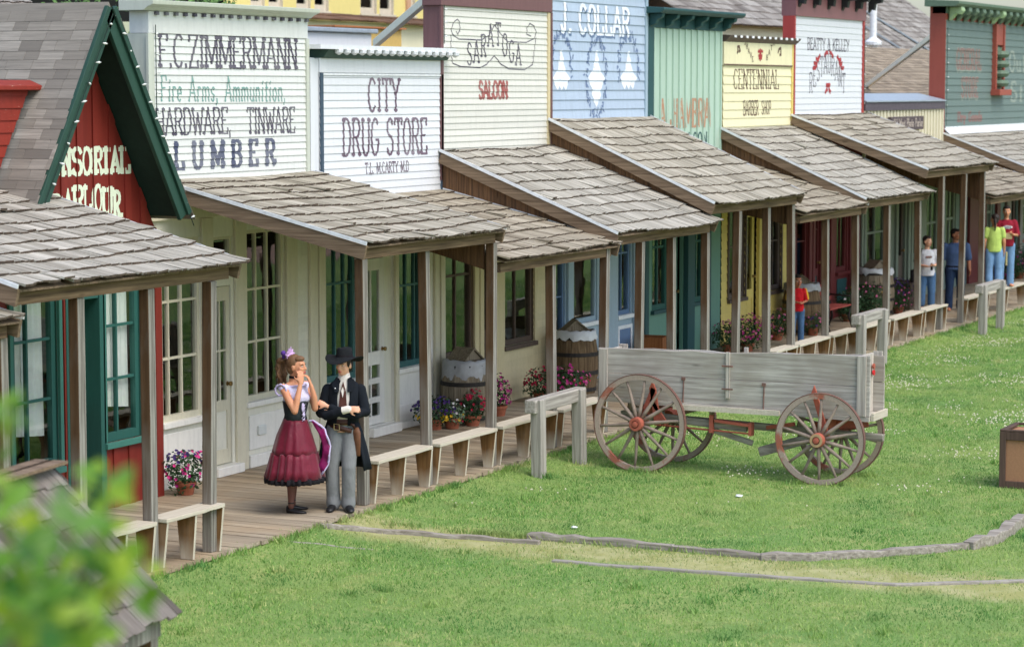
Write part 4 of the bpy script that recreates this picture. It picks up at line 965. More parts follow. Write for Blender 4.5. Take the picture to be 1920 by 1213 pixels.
orn = [[(1255, 245), (1232, 300), (1205, 292)], [(1232, 300), (1215, 355), (1180, 348)], [(1215, 355), (1200, 412), (1165, 412)], [(1488, 260), (1510, 308), (1535, 300)], [(1510, 308), (1522, 360), (1552, 352)], [(1522, 360), (1545, 415), (1572, 415)],
       [(1318, 245), (1340, 210), (1362, 208)], [(1386, 208), (1408, 215), (1430, 262)], [(1352, 630), (1350, 700), (1328, 735)], [(1376, 630), (1378, 700), (1396, 735)], [(1340, 640), (1388, 640)]]
drawing(b, [[Q(*p) for p in l] for l in orn], M['red_ink'], w, .08, 'painted_ornament')
bw = (F5(1492), F5(1511), .6, 2.8); bd = (F5(1525), F5(1537), .1, 2.6); bw2 = (F5(1566), F5(1585), .95, 2.9)
pn = MB()
for a, c, d, e in rects_minus(X0, X1, 0, 4.09, [bw, bd, bw2]): pn.box(a, c, 0, .06, d, e)
pn.build('shop_front', M['oxblood'], b)
window(b, *bw, M['oxblood'], rows=(.5,), fw=.06); window(b, *bw2, M['oxblood'], cols=(.5,), fw=.07, sill=M['oxblood'])
door(b, bd[0] + .01, bd[1] - .01, .11, 2.58, M['oxblood'], .05, lights=[(.15, .85, .40, .94)], panels=[(.15, .85, .06, .34)], panel_mat=M['teal_dk'], rows=(.6,))
tb = MB()
for a, c in ((1512, 1517), (1519, 1523), (1539, 1546), (1552, 1560), (1588, 1594)): tb.box(F5(a), F5(c), -.05, -.002, 0, 3.0)
tb.each('pilaster', M['oxblood'], b, bevel=.008)
lp = MB(); lp.box(F5(1567), F5(1584), -.02, -.002, .2, .8); lp.build('base_panel', M['teal_dk'], b)
shell(b, X0 + .02, X1 - .02, 4.6, M['brick'])
porch(b, 22.2, 26.92, 4.25, 3.22, [23.58, 25.07, 26.6], 27, infill_right=(3.1, 2.35))

# --- photo parlour
M['putty'] = paint('putty_ribbed_boards', (214, 208, 182), dirt=.2, var=.05)
M['slate'] = plain('slate_fascia', (92, 84, 92), .7, .2)
M['zinc'] = plain('zinc_flashing', (156, 168, 178), .45, .15, metal=.0)
M['greygreen'] = paint('grey_green_joinery', (128, 138, 124), dirt=.2)
M['sign_br'] = plain('brown_sign_board', (88, 76, 78), .7, .15)
M['sign_lt'] = plain('pale_sign_letters', (196, 184, 172), .7, .1)
b = store('photo_shop', 'low putty ribbed shop with a brown old west photo sign between white and green fronts', 29.7); S['photo'] = b
X0, X1 = 26.73, 32.70
w = Wall('bb', 0, 0, x0=X0, p=.235, bw=.1, t=.03)
mb = MB(); wall_mesh(mb, w, X0, X1, 2.6, 4.29); mb.build('false_front', M['putty'], b, fix=False)
fr = MB(); fr.box(X0, X1, -.06, .2, 4.292, 4.47); fr.build('fascia', M['slate'], b)
fl = MB(); fl.prism([(-.09, 4.474), (-.09, 4.50), (.6, 4.66), (.6, 4.62)], 'x', X0, X1); fl.build('flashing', M['zinc'], b)
sg = MB(); s0, s1 = fx(1668, 232, -.1), fx(1729, 230, -.1); sg.box(s0, s1, -.14, -.06, fz(1700, 244, -.1), fz(1700, 219, -.1)); so = sg.build('sign_board', M['sign_br'], b, bevel=.008)
lettering(so, 'Old West Photo Parlor', s0 + .15, s1 - .1, fz(1700, 238, -.1), fz(1700, 223, -.1), M['sign_lt'], Wall('flat', -.142), tv=.22, thn=.1, sl=.05, st=.08, gap=.2)
pw = (F5(1622), F5(1657), .9, 2.5); pd = (F5(1680), F5(1694), .1, 2.4); pw2 = (F5(1708), F5(1722), .9, 2.5); pw3 = (F5(1734), F5(1755), .9, 2.5)
pn = MB()
for a, c, d, e in rects_minus(X0, X1, 0, 2.595, [pw, pd, pw2, pw3]): pn.box(a, c, 0, .06, d, e)
pn.build('shop_front', M['greygreen'], b)
for q in (pw, pw2, pw3): window(b, *q, M['greygreen'], cols=(.5,), rows=(.45,), fw=.08, mw=.05, sill=M['greygreen'])
door(b, pd[0] + .01, pd[1] - .01, .11, 2.38, M['umber'], .05, lights=[(.2, .8, .4, .92)])
tb = MB()
for a, c in ((1610, 1613), (1615, 1619), (1661, 1665), (1674, 1678), (1697, 1701), (1703, 1706)): tb.box(F5(a), F5(c), -.05, -.002, 0, 2.55)
tb.each('pilaster', M['greygreen'], b, bevel=.008)
shell(b, X0 + .02, X1 - .02, 4.2, M['greygreen'], depth=2.6)
porch(b, 26.98, 32.66, 3.3, 2.52, [30.7, 32.3], 28, left=False)

# --- green general outfitters
M['green_lap'] = paint('grey_green_clapboard', (104, 122, 117), dirt=.15, var=.05)
M['red_tr'] = paint('brick_red_corner', (156, 80, 66), dirt=.15)
M['green_br'] = plain('leaf_green_bracket', (96, 118, 98), .6)
M['pale_br'] = plain('pale_green_bracket', (160, 188, 144), .6)
M['red_fade'] = ink('faded_red_sign_paint', (140, 108, 102), (104, 122, 117), .54)
M['pale_ink'] = ink('pale_sign_paint', (142, 153, 143), (104, 122, 117), .54)
b = store('green_outfitters', 'grey green clapboard outfitters with a brick red corner and green scroll brackets at far right', 37); S['green'] = b
X0, X1 = 32.78, 46.0
w = Wall('lap', 0, 3.86, .165, .018)
mb = MB(); wall_mesh(mb, w, X0 + .02, X1, 3.86, 6.38); mb.build('false_front', M['green_lap'], b, fix=False)
s = MB(); s.box(X0 - .02, X0 + .019, -.02, .36, 3.3, 6.72); s.build('corner_side', M['red_tr'], b)
fl = MB(); fl.prism([(-.02, 3.84), (-.16, 3.70), (-.15, 3.69), (-.01, 3.82)], 'x', X0 + .02, X1)
for i in range(40): xx = X0 + .1 + i * .33; fl.box(xx, xx + .3, -.032, -.02, 3.73 + rng.uniform(-.02, .02), 3.87)
fl.build('flashing', M['drip'], b)
fr = MB(); fr.box(X0 + .02, X1, -.02, .3, 6.382, 6.52); fr.build('frieze', M['red_tr'], b)
co = MB(); co.box(X0 - .02, X1, -.05, .3, 6.523, 6.68); co.prism([(.4, 6.682), (-.35, 6.682), (-.42, 6.74), (-.42, 6.80), (.4, 6.84)], 'x', X0 - .35, X1); co.build('cornice', M['green_br'], b)
xx = X0 + .25; i = 0
while xx < 44:
    br = MB(); br.prism([(-.051, 6.68), (-.36, 6.68), (-.38, 6.58), (-.30, 6.50), (-.2, 6.52), (-.12, 6.42), (-.051, 6.36)], 'x', xx - .13, xx + .13)
    br.build('bracket', M['pale_br'] if i % 6 == 0 else M['green_br'], b, bevel=.02); xx += .62; i += 1
pl = MB(); xp = fx(1868, 100); pl.box(xp - .42, xp - .32, -.12, -.001, 4.75, 6.37).box(xp + .32, xp + .42, -.12, -.001, 4.75, 6.37).box(xp - .318, xp + .318, -.09, -.001, 5.85, 6.37).box(xp - .5, xp + .62, -.25, -.001, 4.6, 4.748); pl.build('pilaster', M['red_tr'], b, bevel=.01)
pl = MB(); pl.box(xp - .318, xp + .318, -.06, -.002, 4.75, 5.80)
for k in range(4): pl.lathe((xp, -.07, 4.90 + .24 * k), [(.02, -.1), (.22, -.08), (.28, 0), (.22, .08), (.02, .1)], 12)
pl.build('pilaster_ornament', M['green_br'], b)
O = lambda zx, zy: (fx(1760 + zx / 4.6625, zy / 4.6625), fz(1760 + zx / 4.6625, zy / 4.6625))
def sg(t, a, c, zb, zt, mat, **k): lettering(b, t, O(a, zb)[0], O(c, zb)[0], O(a, zb)[1], O(a, zt)[1], mat, w, **k)
for dxx, mt, th in ((6, M['pale_ink'], .42), (0, M['red_fade'], .28)):
    wq = Wall('lap', -.003 if mt is M['red_fade'] else 0, 3.86, .165, .018)
    for t, a, c, zb, zt in (('GENERAL', 150, 366, 606, 428), ('STORE', 192, 338, 852, 682)):
        lettering(b, t, O(a, zb)[0] - dxx * .002, O(c, zb)[0], O(a, zb)[1] - dxx * .008, O(a, zt)[1], mt, wq, tv=th, thn=.1 + dxx * .01, sl=.06, st=.12, gap=.2)
lettering(b, 'Dry Goods', O(162, 1072)[0], O(372, 1072)[0], O(162, 1065)[1], O(162, 985)[1], M['red_fade'], w, tv=.4, thn=.14, sl=.05, st=.08, gap=.2)
lettering(b, 'Outfitting', O(610, 630)[0], O(1010, 630)[0], O(610, 628)[1], O(610, 450)[1], M['pale_ink'], w, tv=.24, thn=.08, sl=.05, st=.08, gap=.25)
lettering(b, 'Store', O(620, 890)[0], O(900, 890)[0], O(620, 890)[1], O(620, 715)[1], M['pale_ink'], w, tv=.24, thn=.08, sl=.05, st=.08, gap=.25)
gw = (F5(1771), F5(1789), .8, 2.5); gd = (F5(1796), F5(1806), .1, 2.4); gw2 = (F5(1845), F5(1858), .8, 2.5); gd2 = (F5(1890), F5(1903), .1, 2.4); gw3 = (F5(1912), F5(1940), .8, 2.5)
pn = MB()
for a, c, d, e in rects_minus(X0, X1, 0, 3.68, [gw, gd, gw2, gd2, gw3]): pn.box(a, c, 0.02, .06, d, e)
pn.build('shop_front', M['green_lap'], b)
for q in (gw, gw2, gw3): window(b, *q, M['greygreen'], cols=(.5,), rows=(.5,), fw=.1, mw=.06, sill=M['red_tr'], y=.02)
for q in (gd, gd2): door(b, q[0] + .01, q[1] - .01, .11, 2.38, M['umber'], .07, lights=[(.2, .8, .4, .92)])
tb = MB()
for a, c in ((1811, 1829), (1838, 1842), (1862, 1868)): tb.box(F5(a), F5(c), -.05, .018, 0, 3.0)
tb.each('pilaster', M['oxblood'], b)
tb = MB(); tb.box(F5(1880), F5(1888), -.05, .018, 0, 3.0).box(F5(1905), F5(1910), -.05, .018, 0, 3.0); tb.each('pilaster', M['post'], b)
shell(b, X0 + .04, X1 - .02, 4.25, M['red_tr'], depth=2.6)
porch(b, 32.74, 46, 3.72, 2.66, [34.2, 36.0, 38.0, 40, 42], 29, infill_left=(3.0, 2.4))
bn = MB(); V = []
for i in range(25):
    u = i / 24; x = 43.2 + 3.4 * u; z = 6.86 + .05 * math.cos(u * 20); V += [(x, -.2 - .03 * math.sin(u * 25), z), (x, -.2, z + .5)]
bn.add(V, [(2 * i, 2 * i + 2, 2 * i + 3, 2 * i + 1) for i in range(24)]); bn.m = [0 if (i // 3) % 2 else 1 for i in range(24)]
bo = bn.build('bunting', [M['white_paint'], plain('red_cloth', (190, 40, 50), .9)], fix=False); tag(bo, 'red and white cloth bunting above the green shop cornice', 'bunting')

# ---------------------------------------------------------------- things behind the fronts
M['brown_shingle'] = shake_mat('brown_shingle', (160, 146, 124), (140, 128, 108), (116, 104, 88))
M['yellow_br'] = paint('pale_yellow_brick', (232, 216, 140), dirt=.12, var=.03)
M['stone'] = plain('pale_stone_sill', (216, 206, 186), .8)
M['cream_w'] = paint('cream_wall', (238, 232, 200), dirt=.08)
M['pinkish'] = plain('pink_brick_pier', (206, 164, 132), .9)
b = empty('brick_building', (0, 0, 0), 0, 'pale yellow brick building with paired windows behind the white shops', 'building')
YB_ = 24.0; bx = lambda px: fx(px, 20, YB_); bz = lambda px, py: fz(px, py, YB_)
holes = []
for pa, pb in ((556, 582), (590, 616), (676, 706), (712, 738), (768, 778), (470, 496), (504, 530)): holes.append((bx(pa), bx(pb), 7.25, 9.4))
mb = MB(); wall_mesh(mb, Wall('flat', YB_), bx(420), bx(900), 0, 11.0, holes); mb.build('wall', M['yellow_br'], b, fix=False)
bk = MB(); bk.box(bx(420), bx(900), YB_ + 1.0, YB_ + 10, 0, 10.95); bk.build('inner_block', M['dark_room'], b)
for h in holes:
    window(b, *h, M['stone'], YB_, rows=(.5,), fw=.14, mw=.1, set_in=.12, sill=M['stone'])
pi = MB(); pi.box(bx(760), bx(767), YB_ - .08, YB_ - .002, 0, 11); pi.build('pier', M['pinkish'], b)
b = empty('flat_roofed_annex', (0, 0, 0), 0, 'cream annex with a shake edged flat roof behind the drug store', 'building')
YA = 14.0; ax_ = lambda px: fx(px, 50, YA); az = lambda py: fz(690, py, YA)
mb = MB(); mb.box(ax_(560), ax_(1000), YA, YA + 8, 0, az(43)); mb.build('wall', M['cream_w'], b)
mb = MB(); shakes(mb, ax_(560), ax_(1000), YA + .5, az(27), YA - .25, az(42), expo=.5, wmin=.4, wmax=.6, seed=44, thick=.04, lift=.03); mb.box(ax_(560), ax_(1000), YA - .2, YA + .4, az(41), az(40)); mb.build('shake_edge', M['infill'], b)
# rooftop units
t = empty('rooftop_unit', (0, 0, 0), 0, 'white metal rooftop box with a grey lid behind the drug store cornice', 'rooftop box')
YU = 8.0; ux = lambda px: fx(px, 70, YU); uz = lambda py: fz(640, py, YU)
mb = MB(); mb.box(ux(570), ux(697), YU, YU + 1.6, 3.9, uz(62)); mb.build('box_body', M['white_c'], t, bevel=.02)
mb = MB(); mb.box(ux(570) - .1, ux(700) + .04, YU - .1, YU + 1.7, uz(61.5), uz(53)); mb.build('lid', M['zinc'], t, bevel=.02)
t = empty('tan_shed', (0, 0, 0), 0, 'tan boarded lean-to with a brown edge behind the diagonal brace', 'shed')
mb = MB(); mb.box(ux(703), ux(830), YU + 1.0, YU + 3, 3.9, fz(740, 56, YU + 1)); mb.build('wall', plain('tan_board', (206, 176, 104), .8, .08), t)
mb = MB(); mb.box(ux(700), ux(832), YU + .9, YU + 3.1, fz(740, 56, YU + 1) + .002, fz(740, 53, YU + 1)); mb.box(ux(702), ux(706), YU + .93, YU + .998, 3.9, fz(740, 56, YU + 1)); mb.build('edge_trim', plain('orange_brown_trim', (176, 112, 66), .7), t)
# braces behind the tall fronts
M['brace'] = plain('cream_painted_brace', (250, 244, 222), .6, .04)
def brace(a, c, lab):
    mb = MB(); mb.bar(a, c, .09, .12); tag(mb.build('diagonal_brace', M['brace'], bevel=.008), lab, 'brace', 'braces holding up the tall fronts')
brace(ony(704, 82, 2.6), ony(800, 0, .30), 'cream diagonal brace behind the ivory saloon front')
brace(ony(1621, 165, 4.0), ony(1766, 55, .36), 'cream diagonal brace behind the green shop corner')
# hipped shake roofs behind
M['cream_wall2'] = M['cream_w']
b = empty('shake_roofed_hall', (0, 0, 0), 0, 'cream hall with a grey shake roof behind the mint green and yellow shops', 'building')
YH = 9.0; hx = lambda px: fx(px, 45, YH); zl = fz(1400, 46, YH)
mb = MB(); mb.box(hx(1310), hx(1560), YH + .4, YH + 5.3, 0, zl + .05); mb.build('wall', M['cream_w'], b)
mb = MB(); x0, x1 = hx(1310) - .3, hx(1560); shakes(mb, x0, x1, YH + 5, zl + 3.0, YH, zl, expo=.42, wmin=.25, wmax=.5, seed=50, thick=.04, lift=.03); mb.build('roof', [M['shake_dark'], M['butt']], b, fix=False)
mb = MB(); mb.add([(x0, YH + 5, zl + 2.97), (x1, YH + 5, zl + 2.97), (x1, YH, zl - .03), (x0, YH, zl - .03), (x0, YH + 5.6, zl), (x1, YH + 5.6, zl)], [(0, 1, 2, 3), (0, 4, 5, 1)]); mb.build('roof_deck', M['infill'], b)
M['yellow_gable'] = M['yellow_br']
b = empty('hip_roofed_house', (0, 0, 0), 0, 'house with a big grey hipped shake roof behind the photo shop', 'building')
YP = 10.0; qx = lambda px: fx(px, 60, YP); zl = fz(1690, 97, YP); X0, X1 = qx(1560), qx(1840)
mb = MB(); mb.box(X0 + .4, X1 - .4, YP + .4, YP + 11, 0, zl); mb.build('wall', M['cream_w'], b)
apex0, apex1 = (X0 + 5.5, YP + 6, zl + 4.2), (X1 - 2, YP + 6, zl + 4.2)
mb = MB(); shakes(mb, X0, X1, YP + 6, zl + 4.2, YP, zl, expo=.36, wmin=.22, wmax=.45, seed=51, thick=.035, lift=.03)
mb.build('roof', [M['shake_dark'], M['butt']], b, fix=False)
mb = MB(); mb.bar((qx(1690), YP + .05, zl + .12), (qx(1690) - 3.6, YP + 5.6, zl + 4.05), .14, .05); mb.bar((qx(1745), YP + .05, zl + .1), (qx(1745) - 4.2, YP + 5.6, zl + 4.05), .14, .05); mb.build('hip_ridge', M['zinc'], b)
mb = MB(); mb.add([(X0, YP + 6, zl + 4.17), (X1, YP + 6, zl + 4.17), (X1, YP, zl - .03), (X0, YP, zl - .03), (X0, YP + 12, zl), (X1, YP + 12, zl)], [(0, 1, 2, 3), (0, 4, 5, 1)]); mb.build('roof_deck', M['infill'], b)
pv = None
lb = empty('long_shingled_hall', (0, 0, 0), 0, 'long brown shingled roof behind the photo shop and the green outfitters', 'building')
z0_, z1_ = fz(1690, 190, 3.0), fz(1690, 92, 7.0)
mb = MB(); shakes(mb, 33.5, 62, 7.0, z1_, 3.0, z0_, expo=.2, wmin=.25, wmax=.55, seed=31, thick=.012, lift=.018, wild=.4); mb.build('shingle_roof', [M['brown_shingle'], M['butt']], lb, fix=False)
mb = MB(); mb.add([(33.5, 3.0, z0_ - .03), (62, 3.0, z0_ - .03), (62, 7.0, z1_ - .03), (33.5, 7.0, z1_ - .03), (33.5, 9.4, z0_), (62, 9.4, z0_)], [(0, 1, 2, 3), (3, 2, 5, 4)]); mb.build('roof_deck', M['infill'], lb)
mb = MB(); mb.box(33.8, 61.7, 3.3, 9.2, 0, z0_ + .02); mb.build('wall', M['cream_w'], lb)
mb = MB(); pv = ony(1637, 84, 7.4); mb.lathe((pv.x, 7.4, pv.z), [(.13, -1.2), (.13, -.02), (.26, -.02), (.27, .08), (.12, .2), (.105, .22), (.105, 1.6), (.15, 1.6), (.15, 1.75), (.02, 1.8)], 16)
tag(mb.build('vent_pipe', M['drip'], smooth=False), 'white vent pipe with a flared base on the shingle roof', 'vent pipe')
b = empty('rear_cottage', (0, 0, 0), 0, 'shingle roofed cottage glimpsed between the red gable and the white front', 'building')
c0 = ony(232, 60, 8.0)
mb = MB(); mb.box(c0.x - 3, c0.x + .2, 8.3, 13, 0, 4.9); mb.build('wall', M['cream_w'], b)
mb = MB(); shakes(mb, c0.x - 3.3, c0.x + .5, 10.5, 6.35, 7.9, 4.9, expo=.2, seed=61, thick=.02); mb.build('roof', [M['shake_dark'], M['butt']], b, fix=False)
mb = MB(); mb.add([(c0.x - 3.3, 10.5, 6.33), (c0.x + .5, 10.5, 6.33), (c0.x + .5, 7.9, 4.87), (c0.x - 3.3, 7.9, 4.87), (c0.x + .5, 13, 4.9), (c0.x - 3.3, 13, 4.9)], [(0, 1, 2, 3), (0, 1, 4, 5)]); mb.build('roof_deck', M['infill'], b)
# ---------------------------------------------------------------- benches along the edge of the boardwalk
def bench(x0, x1, label, mid=True):
    e = empty('plank_bench', ((x0 + x1) / 2, -2.67, 0), 0, label, 'bench', 'plank benches between the porch posts')
    h = (x1 - x0) / 2
    s = MB(); n = 8
    V = []; r2 = random.Random(x0)
    js = [r2.uniform(-.012, .012) for _ in range(n + 1)]
    for i in range(n + 1):
        x = -h + 2 * h * i / n; j = js[i]
        V += [(x, -.14 + j, .463), (x, .11, .463), (x, .11, .503), (x, -.14 + j, .503)]
    F = []
    for i in range(n):
        a, b_ = 4 * i, 4 * i + 4
        for k in range(4): F.append((a + k, a + (k + 1) % 4, b_ + (k + 1) % 4, b_ + k))
    F += [(0, 3, 2, 1), (4 * n, 4 * n + 1, 4 * n + 2, 4 * n + 3)]
    s.add(V, F); s.build('seat', M['bench'], e, bevel=.006)
    for x in ([-h + .03, h - .03] + ([0.0] if mid else [])):
        l = MB(); l.prism([(-.132, .461), (.10, .461), (.05 + r2.uniform(-.01, .01), .0), (-.085 + r2.uniform(-.01, .01), .0)], 'x', x - .018, x + .018); l.build('leg', M['bench_leg'], e, bevel=.004)
    return e
bl = [(-6.0, -4.99, 'grey plank bench at far left, half hidden by the leaves'), (-4.85, -3.83, 'plank bench under the left shake porch, left of the pair'), (-3.67, -2.6, 'plank bench under the left shake porch, ending at its last post'),
      (.60, 1.97, 'plank bench beginning beside the man in the black coat'), (2.13, 3.68, 'plank bench in front of the purple and yellow flower pot'),
      (3.84, 5.49, 'plank bench running behind the near hitching rail'), (5.65, 7.1, 'plank bench behind the left wheel of the wagon'),
      (13.81, 14.9, 'plank bench just above the wagon side, by the yellow shop'), (15.0, 16.58, 'plank bench in front of the boy in the red shirt'), (16.74, 18.2, 'plank bench just left of the middle hitching rail'),
      (18.4, 20.0, 'plank bench behind the middle hitching rail'), (20.2, 22.05, 'plank bench right of the middle hitching rail'), (22.2, 23.7, 'plank bench beside the woman in the white T-shirt'),
      (25.16, 26.7, 'plank bench just right of the man in the blue shirt'), (26.8, 29.9, 'plank bench the two girls stand on')]
for a, c, lb in bl: bench(a, c, lb)

# ---------------------------------------------------------------- hitching rails
def rail(x0, x1, y, top, label):
    e = empty('hitching_rail', ((x0 + x1) / 2, y, GZ), 0, label, 'hitching rail', 'hitching rails on the grass')
    h = (x1 - x0) / 2; H = top - GZ
    for x in (-h + .16, h - .16):
        p = MB(); p.box(-.075, .075, -.075, .075, -.1, H - .004); o = p.build('rail_post', M['rail'], e, bevel=.012); o.location = (x, 0, 0); o.rotation_euler = (R(rng.uniform(-.8, .8)), R(rng.uniform(-.8, .8)), R(rng.uniform(-4, 4)))
    p = MB(); p.bar((-h, .055, H - .09), (h, .055, H - .085), .15, .17); p.build('crossbar', M['railx'], e, bevel=.012)
rail(3.78, 5.33, -3.26, .87, 'silver grey hitching rail left of the wagon')
rail(16.55, 18.06, -3.3, .89, 'silver grey hitching rail rising above the right end of the wagon box')
rail(24.12, 25.76, -3.36, .87, 'silver grey hitching rail at the far end near the girls')

# ---------------------------------------------------------------- timbers in the lawn
M['tie'] = wood('old_timber', (186, 180, 168), (122, 114, 103), 'y', cont=.6)
M['sunk'] = wood('sunken_timber', (190, 186, 176), (146, 140, 130), 'y', cont=.8)
def og(px, py):
    z = -.1
    for _ in range(12): p = onz(px, py, z); z = gza(p.y) + .03
    return (p.x, p.y)
def gza(y): return float(np.interp(y, [-4.2, -3.4, -3.0, -2.79], [GZ, -.14, -.09, -.055]))
def tie(path, w, h, label, sink=.06, mat='tie'):
    """old squared log: wandering centre line, uneven width and height, checked ends"""
    mb = MB(); pts = [Vector((*p, 0)) for p in path]; r2 = random.Random(label); V = []; seg = []
    for a, c in zip(pts, pts[1:]):
        k = max(2, int((c - a).length / .16)); seg += [a.lerp(c, i / k) for i in range(k)]
    seg.append(pts[-1]); m_ = len(seg); wob = 0; hh = h
    for i, p in enumerate(seg):
        d = (seg[min(i + 1, m_ - 1)] - seg[max(i - 1, 0)]).normalized(); s_ = Vector((-d.y, d.x, 0)); wob = .6 * wob + r2.uniform(-.008, .008); hh = h * r2.uniform(.72, 1.1); ww = w * r2.uniform(.82, 1.1)
        p = p + s_ * wob; z0 = gza(p.y)
        for sx, z in ((-1, -sink), (1, -sink), (.86, hh * r2.uniform(.88, 1.02)), (-.86, hh * r2.uniform(.88, 1.02))): V.append(p + s_ * (sx * ww / 2) + Vector((0, 0, z + z0)))
    F = [(4 * i + k, 4 * i + (k + 1) % 4, 4 * i + 4 + (k + 1) % 4, 4 * i + 4 + k) for i in range(m_ - 1) for k in range(4)] + [(0, 3, 2, 1), (4 * m_ - 4, 4 * m_ - 3, 4 * m_ - 2, 4 * m_ - 1)]
    mb.add(V, F); o = mb.build('edging_timber', M[mat], bevel=.01)
    tag(o, label, 'timber', 'weathered timbers laid on the lawn')
tie([og(600, 983), og(640, 986), og(690, 991), og(760, 996), og(880, 1005), og(1012, 1015)], .09, .05, 'low weathered timber running out from the boardwalk')
tie([(.25, -4.9), (.29, -5.8), (.32, -6.6)], .12, .085, 'thick weathered timber in the middle of the long edging line')
tie([(.33, -6.57), (.30, -7.2), (.27, -7.8)], .11, .075, 'short weathered timber just before the bend of the edging')
tie([(.24, -7.62), (.44, -8.1), (.82, -8.52), (1.36, -9.06), (1.95, -9.50)], .12, .085, 'split weathered timber curving right from the bend')
tie([(1.78, -9.42), (2.2, -9.56), (3.2, -9.55), (5.4, -9.62)], .16, .12, 'dark thick timber at the right edge of the picture')
tie([og(522, 1008), og(600, 1014), og(700, 1024)], .05, .006, 'thin sunken timber beside the boardwalk, nearest line', mat='sunk')
tie([(-.82, -5.7), (-.80, -6.4), (-.62, -8.15)], .085, .03, 'thin sunken timber in the middle of the near line', mat='sunk')
tie([(-.62, -8.1), (-.45, -9.3), (.35, -10.5)], .085, .03, 'thin sunken timber at the right end of the near line', mat='sunk')

# ---------------------------------------------------------------- wagon
def ring(mb, c, prof, n=40, axis='x'):
    c = Vector(c); V = []; m = len(prof)
    for k in range(n):
        a = 2 * math.pi * k / n
        for r_, h in prof: V.append(c + Vector((h, r_ * math.cos(a), r_ * math.sin(a))))
    mb.add(V, [(k * m + i, k * m + (i + 1) % m, ((k + 1) % n) * m + (i + 1) % m, ((k + 1) % n) * m + i) for k in range(n) for i in range(m)])
def rust_mat(name, base, rustc, lo=.46):
    m, nt, b = newmat(name); n = noise(nt, 2.6, detail=5, rough=.6); n2 = noise(nt, 40)
    col = mixc(nt, ramp(nt, n, [(lo, 0), (lo + .08, 1)]), lin(base), lin(rustc))
    col = mixc(nt, ramp(nt, n2, [(.4, 0), (.8, .5)]), col, tuple(v * .5 for v in lin(base)))
    L(nt, col, b.inputs['Base Color']); b.inputs['Roughness'].default_value = .85; bump(nt, b, n2, .4, .005); return m
M['wagon'] = wood('silver_wagon_board', (218, 214, 204), (156, 150, 141), 'y', cont=.62, streakiness=12, brown=(150, 140, 124))
M['wagonz'] = wood('silver_wagon_cleat', (222, 215, 202), (158, 150, 140), 'z', cont=.65)
M['felloe'] = rust_mat('worn_wheel_rim', (166, 150, 136), (160, 90, 68), .56)
M['spoke'] = plain('grey_spoke', (156, 140, 126), .85, .2)
M['tyre'] = rust_mat('rusty_tyre', (112, 80, 70), (134, 96, 82), .5)
M['strap'] = rust_mat('rusty_strap', (122, 92, 82), (150, 100, 84), .55)
M['redp'] = rust_mat('flaking_red_paint', (172, 92, 72), (134, 94, 80), .54)
M['palehub'] = plain('pale_hub_face', (190, 160, 120), .8, .15)
wg = empty('farm_wagon', (5.9, -5.3, GZ), 0, 'silver grey plank farm wagon on four rusty spoked wheels standing on the grass', 'wagon')
WX, WY = 5.9, -5.3
def wheel(x, y, r, dark=False, side=-1, ph=0.0):
    z = r - .015
    f = MB(); ring(f, (0, 0, 0), [(r - .075, -.027), (r - .012, -.029), (r - .012, .029), (r - .075, .027)], 44)
    o = f.build('wheel', M['felloe'], wg); o.location = (x - WX, y - WY, z); o.rotation_euler = (ph, R(side * -1.2), 0)
    t = MB(); ring(t, (0, 0, 0), [(r - .0115, -.031), (r, -.031), (r, .031), (r - .0115, .031)], 44); t.build('tyre', M['tyre'], o)
    h = MB(); s = side
    h.lathe((0, 0, 0), [(.02, s * -.12), (.085, s * -.12), (.105, s * -.03), (.105, s * .04), (.092, s * .06), (.088, s * .15), (.075, s * .155), (.07, s * .12), (.02, s * .12)], 22, 'x'); h.build('hub', M['redp'], o)
    h = MB(); ring(h, (s * .156, 0, 0), [(.05, -.004), (.083, -.004), (.083, .004), (.05, .004)], 22); h.build('hub_ring', M['palehub'] if y < -5 else M['redp'], o)
    h = MB(); h.lathe((0, 0, 0), [(.01, s * .1), (.042, s * .1), (.038, s * .17), (.01, s * .175)], 12, 'x'); h.build('axle_nut', M['redp'], o)
    for k in range(14):
        a = 2 * math.pi * (k + .3) / 14; d = Vector((0, math.cos(a), math.sin(a)))
        q = MB(); q.tube([d * .09 + Vector((s * .045, 0, 0)), d * .2 + Vector((s * .035, 0, 0)), d * (r - .2), d * (r - .07)], [.028, .026, .019, .017], 8); q.build('spoke', M['spoke'], o, smooth=True)
    return o
wheel(5.2, -4.10, .64, ph=.2); wheel(5.2, -6.55, .585, ph=1.0); wheel(6.17, -4.14, .63, side=1, ph=.5); wheel(6.14, -6.50, .58, side=1, ph=.1)
Yw = lambda y: y - WY
def zb(y): return (.755 - .065 * (-3.4 - y) / 3.72) - GZ
def zt(y): return (1.385 + .072 * (-3.4 - y) / 3.72) - GZ
for sx in (5.42, 6.0):
    for k, (u0, u1) in enumerate(((0, .482), (.494, 1.0))):
        P = MB(); n = 14; V = []; r2 = random.Random(k + int(sx))
        for i in range(n + 1):
            y = -3.42 - 3.70 * i / n; a, c = zb(y) + (zt(y) - zb(y)) * u0, zb(y) + (zt(y) - zb(y)) * u1
            if k == 1: c += r2.uniform(-.014, .006) - (.05 if sx > 5.5 else 0) - (.02 if i in (6, 7) else 0)
            for xx, z in ((-.018, a), (.018, a), (.018, c), (-.018, c)): V.append((sx - WX + xx, Yw(y), z))
        P.add(V, [(4 * i + j, 4 * i + (j + 1) % 4, 4 * i + 4 + (j + 1) % 4, 4 * i + 4 + j) for i in range(n) for j in range(4)] + [(0, 3, 2, 1), (4 * n, 4 * n + 1, 4 * n + 2, 4 * n + 3)])
        P.build('side_plank', M['wagon'], wg, bevel=.004)
